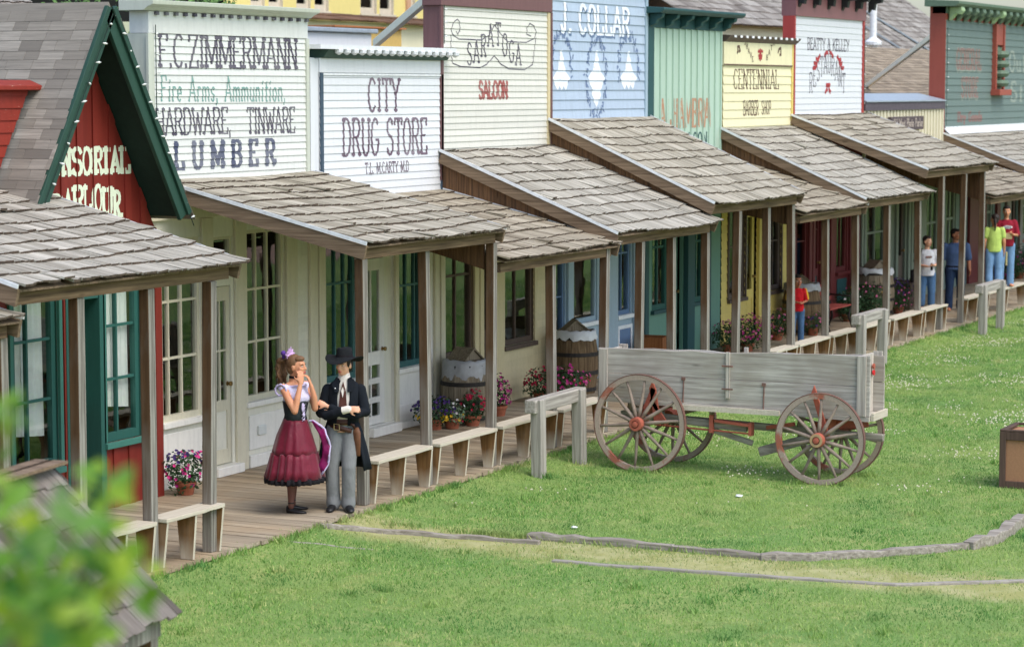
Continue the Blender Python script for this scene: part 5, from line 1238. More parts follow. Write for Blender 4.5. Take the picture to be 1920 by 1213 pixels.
for y in (-3.50, -5.24, -7.02):
    for s, sx in ((-1, 5.40), (1, 6.02)):
        w_ = .12 if y != -5.24 else .055
        P = MB(); P.box(sx - WX + s * .002 - (.03 if s < 0 else 0), sx - WX + s * .002 + (.03 if s > 0 else 0), Yw(y) - w_ / 2, Yw(y) + w_ / 2, zb(y) + (.0 if y != -5.24 else .1), zt(y) - .005); P.build('side_cleat', M['wagonz'], wg, bevel=.005)
for z in (.30, .72): P = MB(); P.box(5.36 - WX, 5.366 - WX, Yw(-5.24) - .075, Yw(-5.24) + .075, zb(-5.24) + z * .7, zb(-5.24) + z * .7 + .02); P.build('iron_strap', M['strap'], wg)
for y in (-4.62, -5.72): P = MB(); P.tube([(5.392 - WX, Yw(y), zb(y) - .04), (5.392 - WX, Yw(y) - .01, zb(y) + .30)], .008); P.box(5.385 - WX, 5.40 - WX, Yw(y) - .03, Yw(y) + .02, zb(y) + .29, zb(y) + .33); P.build('iron_rod', M['strap'], wg)
P = MB(); V = []
for y in (-3.42, -7.12):
    for xx, dz in ((5.38, -.06), (6.04, -.06), (6.04, -.003), (5.38, -.003)): V.append((xx - WX, Yw(y), zb(y) + dz))
P.add(V, [(0, 1, 5, 4), (1, 2, 6, 5), (2, 3, 7, 6), (3, 0, 4, 7), (0, 3, 2, 1), (4, 5, 6, 7)]); P.build('floor', M['wagon'], wg)
P = MB(); P.box(5.345 - WX, 5.378 - WX, Yw(-5.95), Yw(-4.5), zb(-5) - .085, zb(-5) - .02); P.build('side_sill', M['bench'], wg)
P = MB(); P.box(5.44 - WX, 5.98 - WX, Yw(-3.50), Yw(-3.47), zb(-3.4), zt(-3.4) - .03); P.build('front_board', M['wagonz'], wg)
P = MB(); P.box(5.44 - WX, 5.98 - WX, Yw(-6.98), Yw(-6.95), zb(-7), zt(-7) - .02); o = P.build('tailgate', M['wagonz'], wg)
P = MB(); P.box(5.44 - WX, 6.02 - WX, Yw(-7.165), Yw(-7.125), zb(-7.1) - .06, zb(-7.1) + .04); P.build('tail_sill', M['bench'], wg, bevel=.006)
for z in (.50, .58):
    P = MB(); P.lathe((5.9 - WX, Yw(-7.0), zb(-7) + z), [(.02, -.02), (.035, -.02), (.035, .0), (.01, .01)], 12, 'y'); P.build('reflector', plain('red_reflector', (216, 44, 50), .25) if z == .50 else M['redp'], wg)
# running gear
for y, r in ((-4.08, .64), (-6.52, .585)):
    z = r - .015
    P = MB(); P.box(5.3 - WX, 5.95 - WX, Yw(y) - .06, Yw(y) + .06, z - .06, z + .07); P.build('axle_beam', M['tie'], wg, bevel=.01)
    P = MB(); P.box(5.42 - WX, 6.0 - WX, Yw(y) - .055, Yw(y) + .055, zb(y) - .20, zb(y) - .065); P.box(5.5 - WX, 5.94 - WX, Yw(y) - .05, Yw(y) + .05, z + .09, zb(y) - .202); P.build('bolster', M['redp'], wg, bevel=.01)
def stake(y0, y1, z0, z1, w=.075):
    P = MB(); V = [(-.022, 0), (.022, 0)]
    P.prism([(Yw(y0) - w / 2, z0), (Yw(y0) + w / 2, z0), (Yw(y1) + w / 2, z1 - .1), (Yw(y1), z1), (Yw(y1) - w / 2, z1 - .1)], 'x', 5.32 - WX, 5.352 - WX); P.build('bolster_stake', M['redp'], wg, bevel=.006)
stake(-6.60, -6.42, zb(-6.5) - .3, zb(-6.5) + .36); stake(-4.30, -4.22, zb(-4.2) - .32, zb(-4.2) + .26, .09)
P = MB(); P.bar((5.335 - WX, Yw(-4.12), zb(-4.2) - .12), (5.335 - WX, Yw(-4.24), zb(-4.2) + .16), .03, .07); P.bar((5.335 - WX, Yw(-4.42), zb(-4.2) - .3), (5.335 - WX, Yw(-4.2), zb(-4.2) + .02), .03, .05); P.build('brake_arm', M['redp'], wg)
P = MB(); P.bar((5.75 - WX, Yw(-3.6), .66), (5.75 - WX, Yw(-7.2), .56), .08, .09); P.build('reach_pole', M['tie'], wg, bevel=.01)
P = MB(); P.bar((5.5 - WX, Yw(-4.3), .68), (5.55 - WX, Yw(-5.45), .60), .08, .10); P.bar((5.56 - WX, Yw(-5.0), .54), (5.62 - WX, Yw(-5.5), .40), .05, .07); P.build('brake_beam', M['tie'], wg, bevel=.01)
P = MB(); P.bar((5.44 - WX, Yw(-5.0), .53), (5.44 - WX, Yw(-5.0), .76), .05, .05, up=(1, 0, 0)); P.bar((5.46 - WX, Yw(-5.05), .69), (5.46 - WX, Yw(-5.52), .655), .1, .035); P.box(5.42 - WX, 5.53 - WX, Yw(-5.55), Yw(-5.51), .52, .69); P.tube([(5.46 - WX, Yw(-4.3), .58), (5.45 - WX, Yw(-5.5), .545)], .012); P.build('brake_iron', M['redp'], wg)
P = MB(); P.bar((5.7 - WX, Yw(-6.3), .66), (5.9 - WX, Yw(-6.95), .72), .06, .1); P.bar((5.9 - WX, Yw(-6.5), .60), (5.9 - WX, Yw(-6.9), .70), .05, .07); P.bar((5.5 - WX, Yw(-6.1), .70), (5.6 - WX, Yw(-5.7), .62), .05, .05); P.build('hound_braces', M['redp'], wg)
P = MB(); P.bar((5.6 - WX, Yw(-5.6), .30), (5.7 - WX, Yw(-6.4), .55), .1, .12); P.build('tongue_stub', M['tie'], wg, bevel=.01)

# ---------------------------------------------------------------- crate on the grass at the right edge
M['crate_f'] = wood('dark_crate_frame', (112, 92, 80), (78, 62, 54), 'z', cont=.9)
M['crate_p'] = plain('tan_crate_panel', (168, 124, 92), .8, .08, scale=40)
ct = empty('framed_crate', (5.97, -8.62, GZ), 0, 'tan panelled crate with a dark wood frame on the grass at the right edge', 'crate')
P = MB(); P.box(.03, .72, -1.25, -.02, .02, .68); P.build('panel', M['crate_p'], ct)
P = MB()
for y in (-1.27, -.08): P.box(0, .028, y, y + .08, .0, .70)
P.box(.0, .028, -1.19, -.08, .0, .09).box(0, .028, -1.19, -.08, .60, .70)
for x in (.0, .68): P.box(x, x + .06, -1.27, 0, .702, .73)
P.box(.06, .68, -.07, 0, .702, .73).box(.06, .68, -1.27, -1.2, .702, .73); P.build('frame', M['crate_f'], ct, bevel=.006)

# ---------------------------------------------------------------- barrels with bin liners and little shake lids
M['stave'] = wood('barrel_stave', (150, 128, 96), (88, 70, 52), 'z', cont=.8)
M['stave_g'] = wood('grey_barrel_stave', (172, 160, 138), (112, 100, 82), 'z', cont=.8)
M['liner'] = plain('grey_bin_liner', (176, 178, 180), .4, .2, scale=6)
M['liner_w'] = plain('white_bin_liner', (214, 218, 220), .45, .1, scale=6)
def barrel(px, py, y, label, grey=False, liner=.12, lm='liner', r=.33, h=.86, lidrot=0):
    c = Vector((fx(px, py, y), y, 0)); e = empty('barrel_bin', c, 0, label, 'barrel', 'barrel bins on the boardwalk')
    B = MB(); n = 22
    prof = [(0, .9), (.12, .96), (.3, 1.04), (.5, 1.06), (.7, 1.03), (.88, .95), (1, .9)]
    for k in range(n):
        a0, a1 = 2 * math.pi * (k + .03) / n, 2 * math.pi * (k + .97) / n; V = []
        for u, q in prof:
            for a, rr in ((a0, r * q), (a1, r * q), (a1, r * q - .03), (a0, r * q - .03)): V.append((rr * math.cos(a), rr * math.sin(a), u * h))
        m_ = len(prof); F = [(4 * i + j, 4 * i + (j + 1) % 4, 4 * i + 4 + (j + 1) % 4, 4 * i + 4 + j) for i in range(m_ - 1) for j in range(4)] + [(0, 3, 2, 1), (4 * m_ - 4, 4 * m_ - 3, 4 * m_ - 2, 4 * m_ - 1)]
        B.add(V, F)
    B.build('staves', M['stave_g' if grey else 'stave'], e)
    for u, q in ((.08, .945), (.36, 1.055), (.66, 1.04), (.93, .935)):
        b_ = MB(); b_.lathe((0, 0, u * h), [(r * q - .01, -.03), (r * q + .008, -.03), (r * q + .008, .03), (r * q - .01, .03)], 28); b_.build('hoop', M['iron'], e, smooth=False)
    lb = MB(); n = 36; V = []; r2 = random.Random(label)
    for i, (rr, z) in enumerate(((.99, h - liner), (1.0, h - liner * .6), (.97, h - .02), (.955, h + .03), (.85, h + .04))):
        for k in range(n):
            a = 2 * math.pi * k / n; j = 1 + .03 * math.sin(9 * a + i) + r2.uniform(-.01, .012); V.append((rr * r * j * 1.0 * math.cos(a), rr * r * j * math.sin(a), z + (r2.uniform(-.035, .03) if i == 0 else r2.uniform(-.012, .02))))
    lb.add(V, [(i * n + k, i * n + (k + 1) % n, (i + 1) * n + (k + 1) % n, (i + 1) * n + k) for i in range(4) for k in range(n)]); lb.build('bin_liner', M[lm], e, smooth=True)
    ld = MB(); ld.lathe((0, 0, 0), [(.02, h + .0), (r * .88, h + .0), (r * .88, h + .03), (.02, h + .035)], 20)
    for s in (-1, 1): ld.prism([(s * .004, h + .215), (s * .20, h + .05), (s * .20, h + .03), (s * .004, h + .185)], 'x', -.19, .17)
    ld.prism([(-.004, h + .18), (.004, h + .18), (.17, h + .04), (-.17, h + .04)], 'x', -.16, .15)
    o = ld.build('lid', M['stave_g'], e); o.rotation_euler = (0, 0, R(lidrot))
barrel(872, 740, -.45, 'grey stave barrel bin with a wrapped liner and little shake lid beside the tall post', True, .24, lidrot=75)
barrel(1078, 680, -.45, 'brown stave barrel bin with a white liner in front of the blue shop', False, .08, 'liner_w', r=.35, h=.95, lidrot=35)
barrel(1503, 590, -.5, 'brown barrel bin just behind the boy in the red shirt', False, .1, 'liner', r=.36, h=.95, lidrot=25)
barrel(1640, 540, -.5, 'barrel bin under the photo shop window near the middle hitching rail', True, .08, 'liner_w', r=.40, h=.95, lidrot=60)
# wooden boxes
M['cedar'] = wood('orange_cedar', (150, 100, 60), (106, 66, 38), 'z', cont=.8)
def wbox(px, py, y, s, h, label, mat):
    c = Vector((fx(px, py, y), y, 0)); e = empty('wooden_box', c, R(8), label, 'box')
    P = MB(); P.box(-s / 2, s / 2, -s / 2, -s / 2 + .02, 0, h).box(-s / 2, s / 2, s / 2 - .02, s / 2, 0, h).box(-s / 2, -s / 2 + .02, -s / 2 + .021, s / 2 - .021, 0, h).box(s / 2 - .02, s / 2, -s / 2 + .021, s / 2 - .021, 0, h); P.build('box_body', mat, e, bevel=.005)
    P = MB(); P.box(-s / 2 + .021, s / 2 - .021, -s / 2 + .021, s / 2 - .021, .0, h - .06); P.build('soil', M['dark_room'], e)
wbox(1224, 640, -.5, .46, .62, 'open topped orange cedar box in front of the sea green shop', M['cedar'])
wbox(1688, 550, -.6, .5, .62, 'dark cedar box beside the photo shop barrel', M['crate_f'])

# ---------------------------------------------------------------- flower pots
M['terra'] = plain('terracotta', (156, 92, 66), .85, .12)
M['leaf'] = plain('petunia_leaf', (50, 84, 46), .7, .3, scale=20)
M['leaf2'] = plain('grey_green_leaf', (112, 136, 104), .7, .2, scale=20)
FL = {k: plain(k + '_petal', c, .6, .08, scale=60) for k, c in dict(purple=(84, 50, 120), violet=(66, 46, 110), pink=(214, 66, 140), magenta=(176, 40, 126), red=(170, 26, 62), yellow=(228, 190, 50), white=(226, 222, 222), rose=(204, 110, 150)).items()}
def pot(px, py, y, w, h, cols, label, seed, pots=True, dens=1.0, green='leaf'):
    c = Vector((fx(px, py, y), y, 0)); e = empty('flower_pot', c, 0, label, 'flower pot', 'pots of petunias on the boardwalk'); r2 = random.Random(seed)
    P = MB(); P.lathe((0, 0, 0), [(.02, 0), (.09, 0), (.115, .11), (.13, .11), (.13, .15), (.115, .15), (.10, .12), (.02, .12)], 20); P.build('pot', M['terra'], e)
    Fm = MB(); n = int(760 * dens * (w / .6) * (h / .6))
    def pt(shell):
        while True:
            p = Vector((r2.uniform(-1, 1), r2.uniform(-1, 1), r2.uniform(-1, 1)))
            if p.length < 1 and (p.length > shell): break
        lump = 1 + .22 * math.sin(5 * p.x + seed) * math.cos(4 * p.z + 2 * p.y)
        return Vector((p.x * w / 1.75 * lump, p.y * w / 2.1 * lump, .03 + h / 2 + p.z * (h / 2) * lump)), p
    def leafq(mb, p, nrm, s, k=4):
        t = nrm.cross(Vector((r2.uniform(-1, 1), r2.uniform(-1, 1), r2.uniform(-1, 1)))).normalized(); q = nrm.cross(t)
        mb.add([p - t * s, p + q * s * .5 + nrm * s * .15, p + t * s, p - q * s * .5 + nrm * s * .15], [(0, 1, 2, 3)])
    for i in range(n):
        p, d = pt(.35); nrm = (d + Vector((r2.uniform(-1, 1), r2.uniform(-1, 1), r2.uniform(-.2, 1)))).normalized(); leafq(Fm, p, nrm, r2.uniform(.018, .036))
    Fm.build('foliage', M[green], e, fix=False)
    for ci, (cn, k, zlo, zhi) in enumerate(cols):
        B = MB()
        for i in range(k):
            for _ in range(40):
                p, d = pt(.82)
                u = (p.z - .1) / h
                if zlo <= u <= zhi and d.dot(Vector((-.75, -.6, .3))) > -.25: break
            nrm = (d * 1.0 + Vector((-.5, -.5, .35)) + Vector((r2.uniform(-.4, .4), r2.uniform(-.4, .4), r2.uniform(-.4, .4)))).normalized(); s = r2.uniform(.019, .029)
            t = nrm.orthogonal().normalized(); q = nrm.cross(t); V = [p + nrm * .0]
            for a in range(10): rr = s * (1.0 if a % 2 == 0 else .72); V.append(p + nrm * .016 + (t * math.cos(a * math.pi / 5) + q * math.sin(a * math.pi / 5)) * rr)
            B.add(V, [(0, 1 + a, 1 + (a + 1) % 10) for a in range(10)])
        B.build('blossoms', FL[cn], e, fix=False)
pot(348, 905, -.42, .52, .50, [('violet', 46, .5, 1.1), ('pink', 34, .3, .8), ('magenta', 14, 0, .5)], 'terracotta pot of violet and pink petunias beside the red corner board', 1)
pot(815, 785, -.45, .62, .44, [('violet', 34, .4, 1.1), ('purple', 18, .3, .9), ('yellow', 14, 0, .35)], 'pot of violet petunias with a few yellow blooms in front of the grey barrel', 2)
pot(848, 780, -.62, .36, .38, [('white', 12, .1, .9), ('yellow', 10, 0, .4), ('red', 4, 0, .4)], 'small pale leaved pot with yellow blooms beside the violet petunias', 12, green='leaf2')
pot(886, 765, -.75, .42, .46, [('red', 46, .3, 1.1)], 'pot of red petunias right of the pale leaved pot', 3)
pot(935, 748, -.6, .34, .58, [('magenta', 46, .1, 1.1), ('rose', 10, .2, 1)], 'tall magenta petunia pot just right of a porch post', 4)
pot(1014, 716, -.45, .56, .48, [('red', 50, .3, 1.1)], 'pot of dark red petunias under the tan siding', 5)
pot(1064, 716, -.85, .66, .52, [('magenta', 40, .3, 1.1), ('rose', 26, .2, 1), ('red', 10, 0, .5)], 'pot of magenta and rose petunias in front of the brown barrel', 6)
pot(1216, 655, -1.0, .46, .34, [('purple', 30, .3, 1.1)], 'low purple petunia pot in front of the orange cedar box', 7)
pot(1366, 630, -.45, .62, .55, [('rose', 26, .5, 1.1), ('magenta', 10, .4, 1)], 'dark leaved pot with rose blooms at the corner of the yellow shop', 8, dens=1.2)
pot(1402, 628, -.7, .78, .62, [('magenta', 80, .2, 1.1), ('rose', 20, .2, 1)], 'large magenta petunia pot in front of the yellow door', 9)
pot(1457, 615, -.5, .62, .55, [('rose', 34, .2, 1.1)], 'leafy pot with pale rose blooms left of the boy', 10)
pot(1524, 612, -.8, .5, .45, [('rose', 26, .2, 1.1), ('purple', 8, .2, 1)], 'low rose petunia pot right of the boy by the barrel', 11)
pot(1590, 588, -.5, .6, .6, [('white', 6, .3, 1)], 'plain green bushy pot beside the middle hitching rail', 13, dens=1.3)
pot(1626, 578, -.6, .95, .72, [('yellow', 8, .5, 1), ('rose', 18, .5, 1.1)], 'big green bush in a pot with a few yellow and rose blooms', 14, dens=1.2)
pot(1684, 572, -.9, .7, .75, [('purple', 50, .4, 1.1), ('rose', 30, .1, .7)], 'tall pot of purple petunias by the dark cedar box', 15)
pot(1706, 572, -.6, .6, .55, [('rose', 40, .3, 1.1)], 'rose petunia pot left of the woman in the white T-shirt', 16)
pot(1893, 500, -.6, .75, .75, [('purple', 26, .2, .8), ('magenta', 14, 0, .7)], 'dark bushy pot with purple blooms behind the girls', 17, dens=1.2)
pot(1912, 495, -.7, .8, .8, [('rose', 16, .2, .8), ('white', 8, .5, 1)], 'dark leafy pot at the right edge behind the girls', 18, dens=1.3)

# ---------------------------------------------------------------- park bench with red slats
cx = fx(1556, 580, -.7); e = empty('slatted_bench', (cx, -.7, 0), R(0), 'black iron bench with red slats under the restaurant window', 'bench')
P = MB()
for k in range(4): P.box(-.75, .75, -.22 + k * .11, -.13 + k * .11, .43, .455)
P.build('seat', plain('red_bench_slats', (166, 78, 66), .7), e, bevel=.005)
P = MB()
for k in range(3): P.bar((-.75, .24 + .03 * k, .56 + .13 * k), (.75, .24 + .03 * k, .56 + .13 * k), .02, .09)
P.build('backrest', plain('red_bench_back', (150, 60, 54), .7), e, bevel=.005)
for s in (-.68, .68):
    P = MB(); P.tube([(s, -.24, 0), (s, -.16, .22), (s, -.22, .42), (s, .22, .42), (s, .30, .9)], .022); P.tube([(s, .26, 0), (s, .18, .2), (s, .22, .42)], .022); P.tube([(s, -.22, .42), (s, -.2, .62), (s, .24, .64)], .018); P.build('iron_end', M['iron'], e, smooth=True)

# ---------------------------------------------------------------- string lights
def string(pts, n, label, off=(0, -.05, 0)):
    e = empty('string_lights', pts[0], 0, label, 'string lights'); o0 = Vector(pts[0])
    P = MB(); P.tube([Vector(p) - o0 for p in pts], .006, 5); P.build('wire', M['soffit'], e)
    bm_ = None
    for i in range(n):
        t = (i + .5) / n * (len(pts) - 1); k = min(int(t), len(pts) - 2); p = Vector(pts[k]).lerp(Vector(pts[k + 1]), t - k) - o0
        if bm_ is None:
            P = MB(); P.lathe((0, 0, 0), [(.006, 0), (.008, .02), (.013, .03), (.013, .045), (.004, .065)], 8, 'x'); bm_ = P.build('bulb', M['bulb'], e, smooth=True); o = bm_
        else: o = bm_.copy(); COL.objects.link(o); o.parent = e
        o.location = p; o.rotation_euler = (0, R(rng.uniform(-25, 25)), R(rng.uniform(-40, 10)))
string([(AX + .02, -.69, AZ + .02), (-2.95, -.69, zr(-2.95))], 11, 'string of clear bulbs down the left rake of the red gable')
string([(AX, -.69, AZ + .1), (.06, -.69, zr(.03) + .05)], 13, 'string of clear bulbs down the right rake of the red gable')
string([(.27, -.05, 3.7), (.27, -.05, 5.5)], 8, 'string of clear bulbs up the edge of the hardware shop front')
string([(7.50, -.045, 5.4), (7.50, -.045, 6.2)], 4, 'short string of clear bulbs on the corner of the ivory saloon front')
string([(26.66, -.045, 4.3), (26.66, -.045, 6.1)], 6, 'string of clear bulbs on the right edge of the restaurant front')
string([(32.86, -.045, 3.9), (32.86, -.045, 6.2)], 7, 'string of clear bulbs beside the red corner of the green shop')

# ---------------------------------------------------------------- shingled well house in the left foreground
A0 = onz(325, 1142, 1.5); B0 = onz(203, 1199, 1.5); ev = (B0 - A0); ev.z = 0; ev.normalize(); pv_ = Vector((-ev.y, ev.x, 0));
if pv_.y < 0: pv_ = -pv_
# solve run / rise so that the ridge end falls on its place in the picture
best = None
dR = ray(92, 872)
for i in range(20, 200):
    run = i * .01; q = A0 + pv_ * run
    # distance along the ray where it passes closest to the vertical through q
    t = ((q - CAM).x * dR.x + (q - CAM).y * dR.y) / (dR.x ** 2 + dR.y ** 2); p = CAM + dR * t
    er = math.hypot(p.x - q.x, p.y - q.y)
    if best is None or er < best[0]: best = (er, run, p.z - 1.5)
RUN, RISE = best[1], best[2]
wh = empty('shingled_shelter', (A0.x, A0.y, GZ), math.atan2(-ev.y, -ev.x), 'small shelter with a steep grey shingle roof in the left foreground', 'shelter')
Lz = 1.5 - GZ
def shel(mb): return mb
P = MB(); shakes(P, -2.6, 0, RUN, Lz + RISE, 0, Lz, expo=.19, wmin=.07, wmax=.15, seed=77, thick=.016, lift=.02); P.build('shingles', shake_mat('mossy_grey_shingle', (134, 127, 119), (110, 103, 96), (72, 66, 60)), wh, fix=False)
P = MB(); P.prism([(0, Lz - .02), (RUN, Lz + RISE - .02), (2 * RUN, Lz - .02), (2 * RUN - .06, Lz - .05), (RUN, Lz + RISE - .09), (.06, Lz - .05)], 'x', -2.58, -.02); P.build('roof_deck', M['infill'], wh)
P = MB(); P.bar((-2.6, RUN - .05, Lz + RISE + .02), (.03, RUN - .05, Lz + RISE + .02), .13, .02); P.bar((-2.6, RUN + .05, Lz + RISE + .02), (.03, RUN + .05, Lz + RISE + .02), .13, .02); P.build('ridge_cap', M['rafter'], wh)
P = MB(); P.box(-2.5, -.06, .06, .1, Lz - .16, Lz - .06)
for y in (.12, 2 * RUN - .12): P.box(-.18, -.08, y - .05, y + .05, 0, Lz - .06); P.box(-2.5, -2.4, y - .05, y + .05, 0, Lz - .06)
P.each('frame_timber', M['post'], wh)

# ---------------------------------------------------------------- leafy young tree close to the camera (out of focus)
m, nt, bb = newmat('yellow_green_leaf'); isl = island(nt)  # the leaves' own greens, tone random from leaf to leaf
L(nt, ramp(nt, isl, [(0, lin((34, 86, 28))), (.45, lin((88, 134, 28))), (1, lin((152, 172, 36)))]), bb.inputs['Base Color']); bb.inputs['Roughness'].default_value = .5
tl = N(nt, 'ShaderNodeBsdfTranslucent'); L(nt, ramp(nt, isl, [(0, lin((80, 140, 44))), (1, lin((170, 190, 60)))]), tl.inputs[0]); mx = N(nt, 'ShaderNodeMixShader'); mx.inputs[0].default_value = .25
L(nt, bb.outputs[0], mx.inputs[1]); L(nt, tl.outputs[0], mx.inputs[2]); L(nt, mx.outputs[0], nt.nodes['Material Output'].inputs[0]); M['youngleaf'] = m
def at(px, py, d): return CAM + ray(px, py) * d
tr_ = empty('young_tree', (at(-60, 1240, 4.4).x, at(-60, 1240, 4.4).y, GZ), 0, 'out of focus bright green leafy tree top close to the camera at lower left', 'tree')
T0 = Vector(tr_.location); r2 = random.Random(4)
lp_ = [(20, 745), (15, 800), (45, 790), (10, 850), (205, 900), (170, 905), (232, 890), (150, 930), (120, 960), (90, 985), (190, 950), (60, 960), (30, 930), (100, 1020), (150, 1000), (210, 990), (60, 1040), (20, 1000), (180, 1040), (225, 1070), (130, 1060), (90, 1090), (40, 1100), (160, 1100), (235, 1110), (190, 1120), (120, 1140), (70, 1150), (20, 1150), (10, 1060), (150, 1170), (100, 1190), (60, 1200), (180, 1180), (30, 1200), (240, 1060), (212, 1030), (255, 1090), (140, 1120), (80, 1120), (110, 1165), (50, 1170), (0, 1190), (165, 1205), (130, 1210), (0, 960), (35, 1040), (5, 1110), (0, 900), (225, 925), (150, 1145), (200, 1150), (30, 760), (-5, 770), (60, 1010), (170, 1065), (110, 1105), (205, 1095), (45, 1135), (15, 1085)]
Lf = MB(); ends = []
for px, py in lp_ + [(q[0] + r2.uniform(-38, 44), q[1] + r2.uniform(-34, 38)) for q in lp_ if q[1] > 890] + [(q[0] + r2.uniform(-30, 34), q[1] + r2.uniform(-26, 30)) for q in lp_ if q[1] > 1010]:
    d = r2.uniform(3.7, 4.6); p = at(px, py, d) - T0; s = r2.uniform(.020, .038)
    ax_v = (Vector((r2.uniform(-1, 1), r2.uniform(-1, 1), r2.uniform(-.9, .5)))).normalized(); nr = (Vector((-.8, -.3, .55)) + Vector((r2.uniform(-.7, .7), r2.uniform(-.7, .7), r2.uniform(-.5, .5)))).normalized(); sd = ax_v.cross(nr).normalized()
    row = []
    for u, w_ in ((-1, .02), (-.6, .42), (-.15, .58), (.35, .44), (.8, .2), (1.2, .0)): c = p + ax_v * (s * u) - nr * (s * .18 * u * u); row.append((c - sd * (s * w_) + nr * (s * .15 * w_), c, c + sd * (s * w_) + nr * (s * .15 * w_)))
    V = [q for t in row for q in t]; Lf.add(V, [(3 * i + j, 3 * i + j + 1, 3 * i + 4 + j, 3 * i + 3 + j) for i in range(5) for j in range(2)]); ends.append(p - ax_v * s)
Lf.build('leaves', M['youngleaf'], tr_, fix=False, smooth=True)
P = MB(); base = at(-40, 1330, 4.3) - T0; hub = [at(20, 1260, 4.2) - T0, at(120, 1190, 4.15) - T0, at(30, 1080, 4.25) - T0, at(0, 930, 4.25) - T0]
P.tube([Vector((0, 0, -.1)), Vector((.0, .02, 1.5)), Vector((.02, .0, 2.8)), base], [.05, .04, .025, .012], 8)
P.tube([base, hub[0], hub[1], at(200, 1000, 4.1) - T0, at(215, 900, 4.1) - T0], [.011, .009, .007, .005, .003], 6); P.tube([hub[1], at(150, 1060, 4.15) - T0, at(110, 960, 4.1) - T0], [.006, .004, .003], 6); P.tube([hub[0], at(180, 1150, 4.0) - T0, at(240, 1080, 4.0) - T0], [.006, .004, .003], 6); P.tube([hub[2], at(80, 1000, 4.2) - T0, at(60, 920, 4.2) - T0], [.005, .004, .003], 6); P.tube([hub[0], hub[2], hub[3], at(20, 760, 4.2) - T0], [.009, .007, .005, .003], 6)
P.build('trunk', plain('green_brown_bark', (104, 104, 66), .8), tr_, smooth=True)

# ---------------------------------------------------------------- tree behind the roofs
M['treeleaf'] = plain('tree_leaf', (104, 142, 76), .7, .3, scale=3)
tc0 = ony(228, 10, 13.0); tt = empty('background_tree', (tc0.x, 13.0, 0), 0, 'leafy green tree behind the ridge of the red gabled shop', 'tree')
P = MB(); P.tube([(0, 0, -.2), (.1, 0, 2), (-.1, .1, 4.2), (0, 0, 6.0)], [.22, .18, .13, .06], 10); P.tube([(0, 0, 3.5), (.8, .2, 4.8), (1.4, .1, 5.8)], [.1, .07, .03], 8); P.tube([(-.05, 0, 3.8), (-.9, -.2, 5.0), (-1.3, 0, 6)], [.1, .06, .03], 8); P.build('trunk', plain('grey_bark', (96, 84, 70), .9, .2), tt, smooth=True)
Lf = MB(); r2 = random.Random(9); clumps = [Vector((r2.uniform(-1.6, 1.6), r2.uniform(-1.5, 1.5), 6.0 + r2.uniform(-1.5, 1.7))) for _ in range(26)]
for c in clumps:
    for i in range(150):
        d = Vector((r2.gauss(0, 1), r2.gauss(0, 1), r2.gauss(0, 1))); p = c + d.normalized() * (.62 * r2.random() ** .4); s = r2.uniform(.05, .09)
        t = Vector((r2.uniform(-1, 1), r2.uniform(-1, 1), r2.uniform(-1, 1))).normalized(); q = t.orthogonal().normalized()
        Lf.add([p - t * s, p + q * s * .5, p + t * s, p - q * s * .5], [(0, 1, 2, 3)])
Lf.build('crown', M['treeleaf'], tt, fix=False)

# ---------------------------------------------------------------- litter
for px, py, lab in ((1386, 929, 'crumpled white paper scrap on the grass below the wagon'), (1077, 988, 'small white paper scrap near the edging timbers')):
    c = onz(px, py, GZ + .02); P = MB(); r2 = random.Random(px); P.ell((0, 0, .0), (.05 if px > 1200 else .03, .065 if px > 1200 else .045, .018), nu=6, nv=4); P.v = [tuple(v * r2.uniform(.6, 1.2) for v in p) for p in P.v]
    o = P.build('paper_scrap', M['white_paint']); o.location = c; tag(o, lab, 'litter')

# ---------------------------------------------------------------- grass blades and clover (uncountable)
def in_view(P):
    d = P - np.array(CAM); z = d @ np.array(_F); u = CX + FPX * (d @ np.array(_r)) / z; v = CY - FPX * (d @ np.array(_U)) / z
    return (u > -700) & (u < 2700) & (v > 60) & (v < 1700)
nr = np.random.default_rng(5)
def lownoise(x, y, f, seed):
    a = 0
    for k in range(5): th = seed * 1.7 + k * 2.4; a = a + np.sin(f * (x * math.cos(th) + y * math.sin(th)) * (1 + .3 * k) + seed * k)
    return a / 5
NB = 1250000
bx_ = nr.uniform(-16, 50, NB); by_ = nr.uniform(-17.5, -2.79, NB); P3 = np.stack([bx_, by_, np.interp(by_, [-4.2, -3.4, -3.0, -2.79], [GZ, -.14, -.09, -.055])], 1)
k = in_view(P3); P3 = P3[k]
strip = np.exp(-((P3[:, 0] + .3) / .42) ** 2) * (lownoise(P3[:, 0], P3[:, 1], 3.1, 2) * .5 + .75)
dry = lownoise(P3[:, 0], P3[:, 1], 2.2, 4) + .5 * lownoise(P3[:, 0], P3[:, 1], 6.0, 8)
keep = nr.random(len(P3)) > np.clip(strip * 1.0 + np.clip(dry - .25, 0, 1) * .8, 0, .93)
P3 = P3[keep]; n = len(P3)
tuft = np.clip(lownoise(P3[:, 0], P3[:, 1], 9.0, 3) * .9 + .5 * lownoise(P3[:, 0], P3[:, 1], 23.0, 5) + .55, .15, 1.6)
hgt = nr.uniform(.018, .038, n) * (.7 + .5 * tuft); ang = nr.uniform(0, 6.283, n); wd = nr.uniform(.004, .008, n); ln = nr.uniform(.2, .9, n) * hgt; la = nr.uniform(0, 6.283, n)
dx, dy = np.cos(ang) * wd, np.sin(ang) * wd
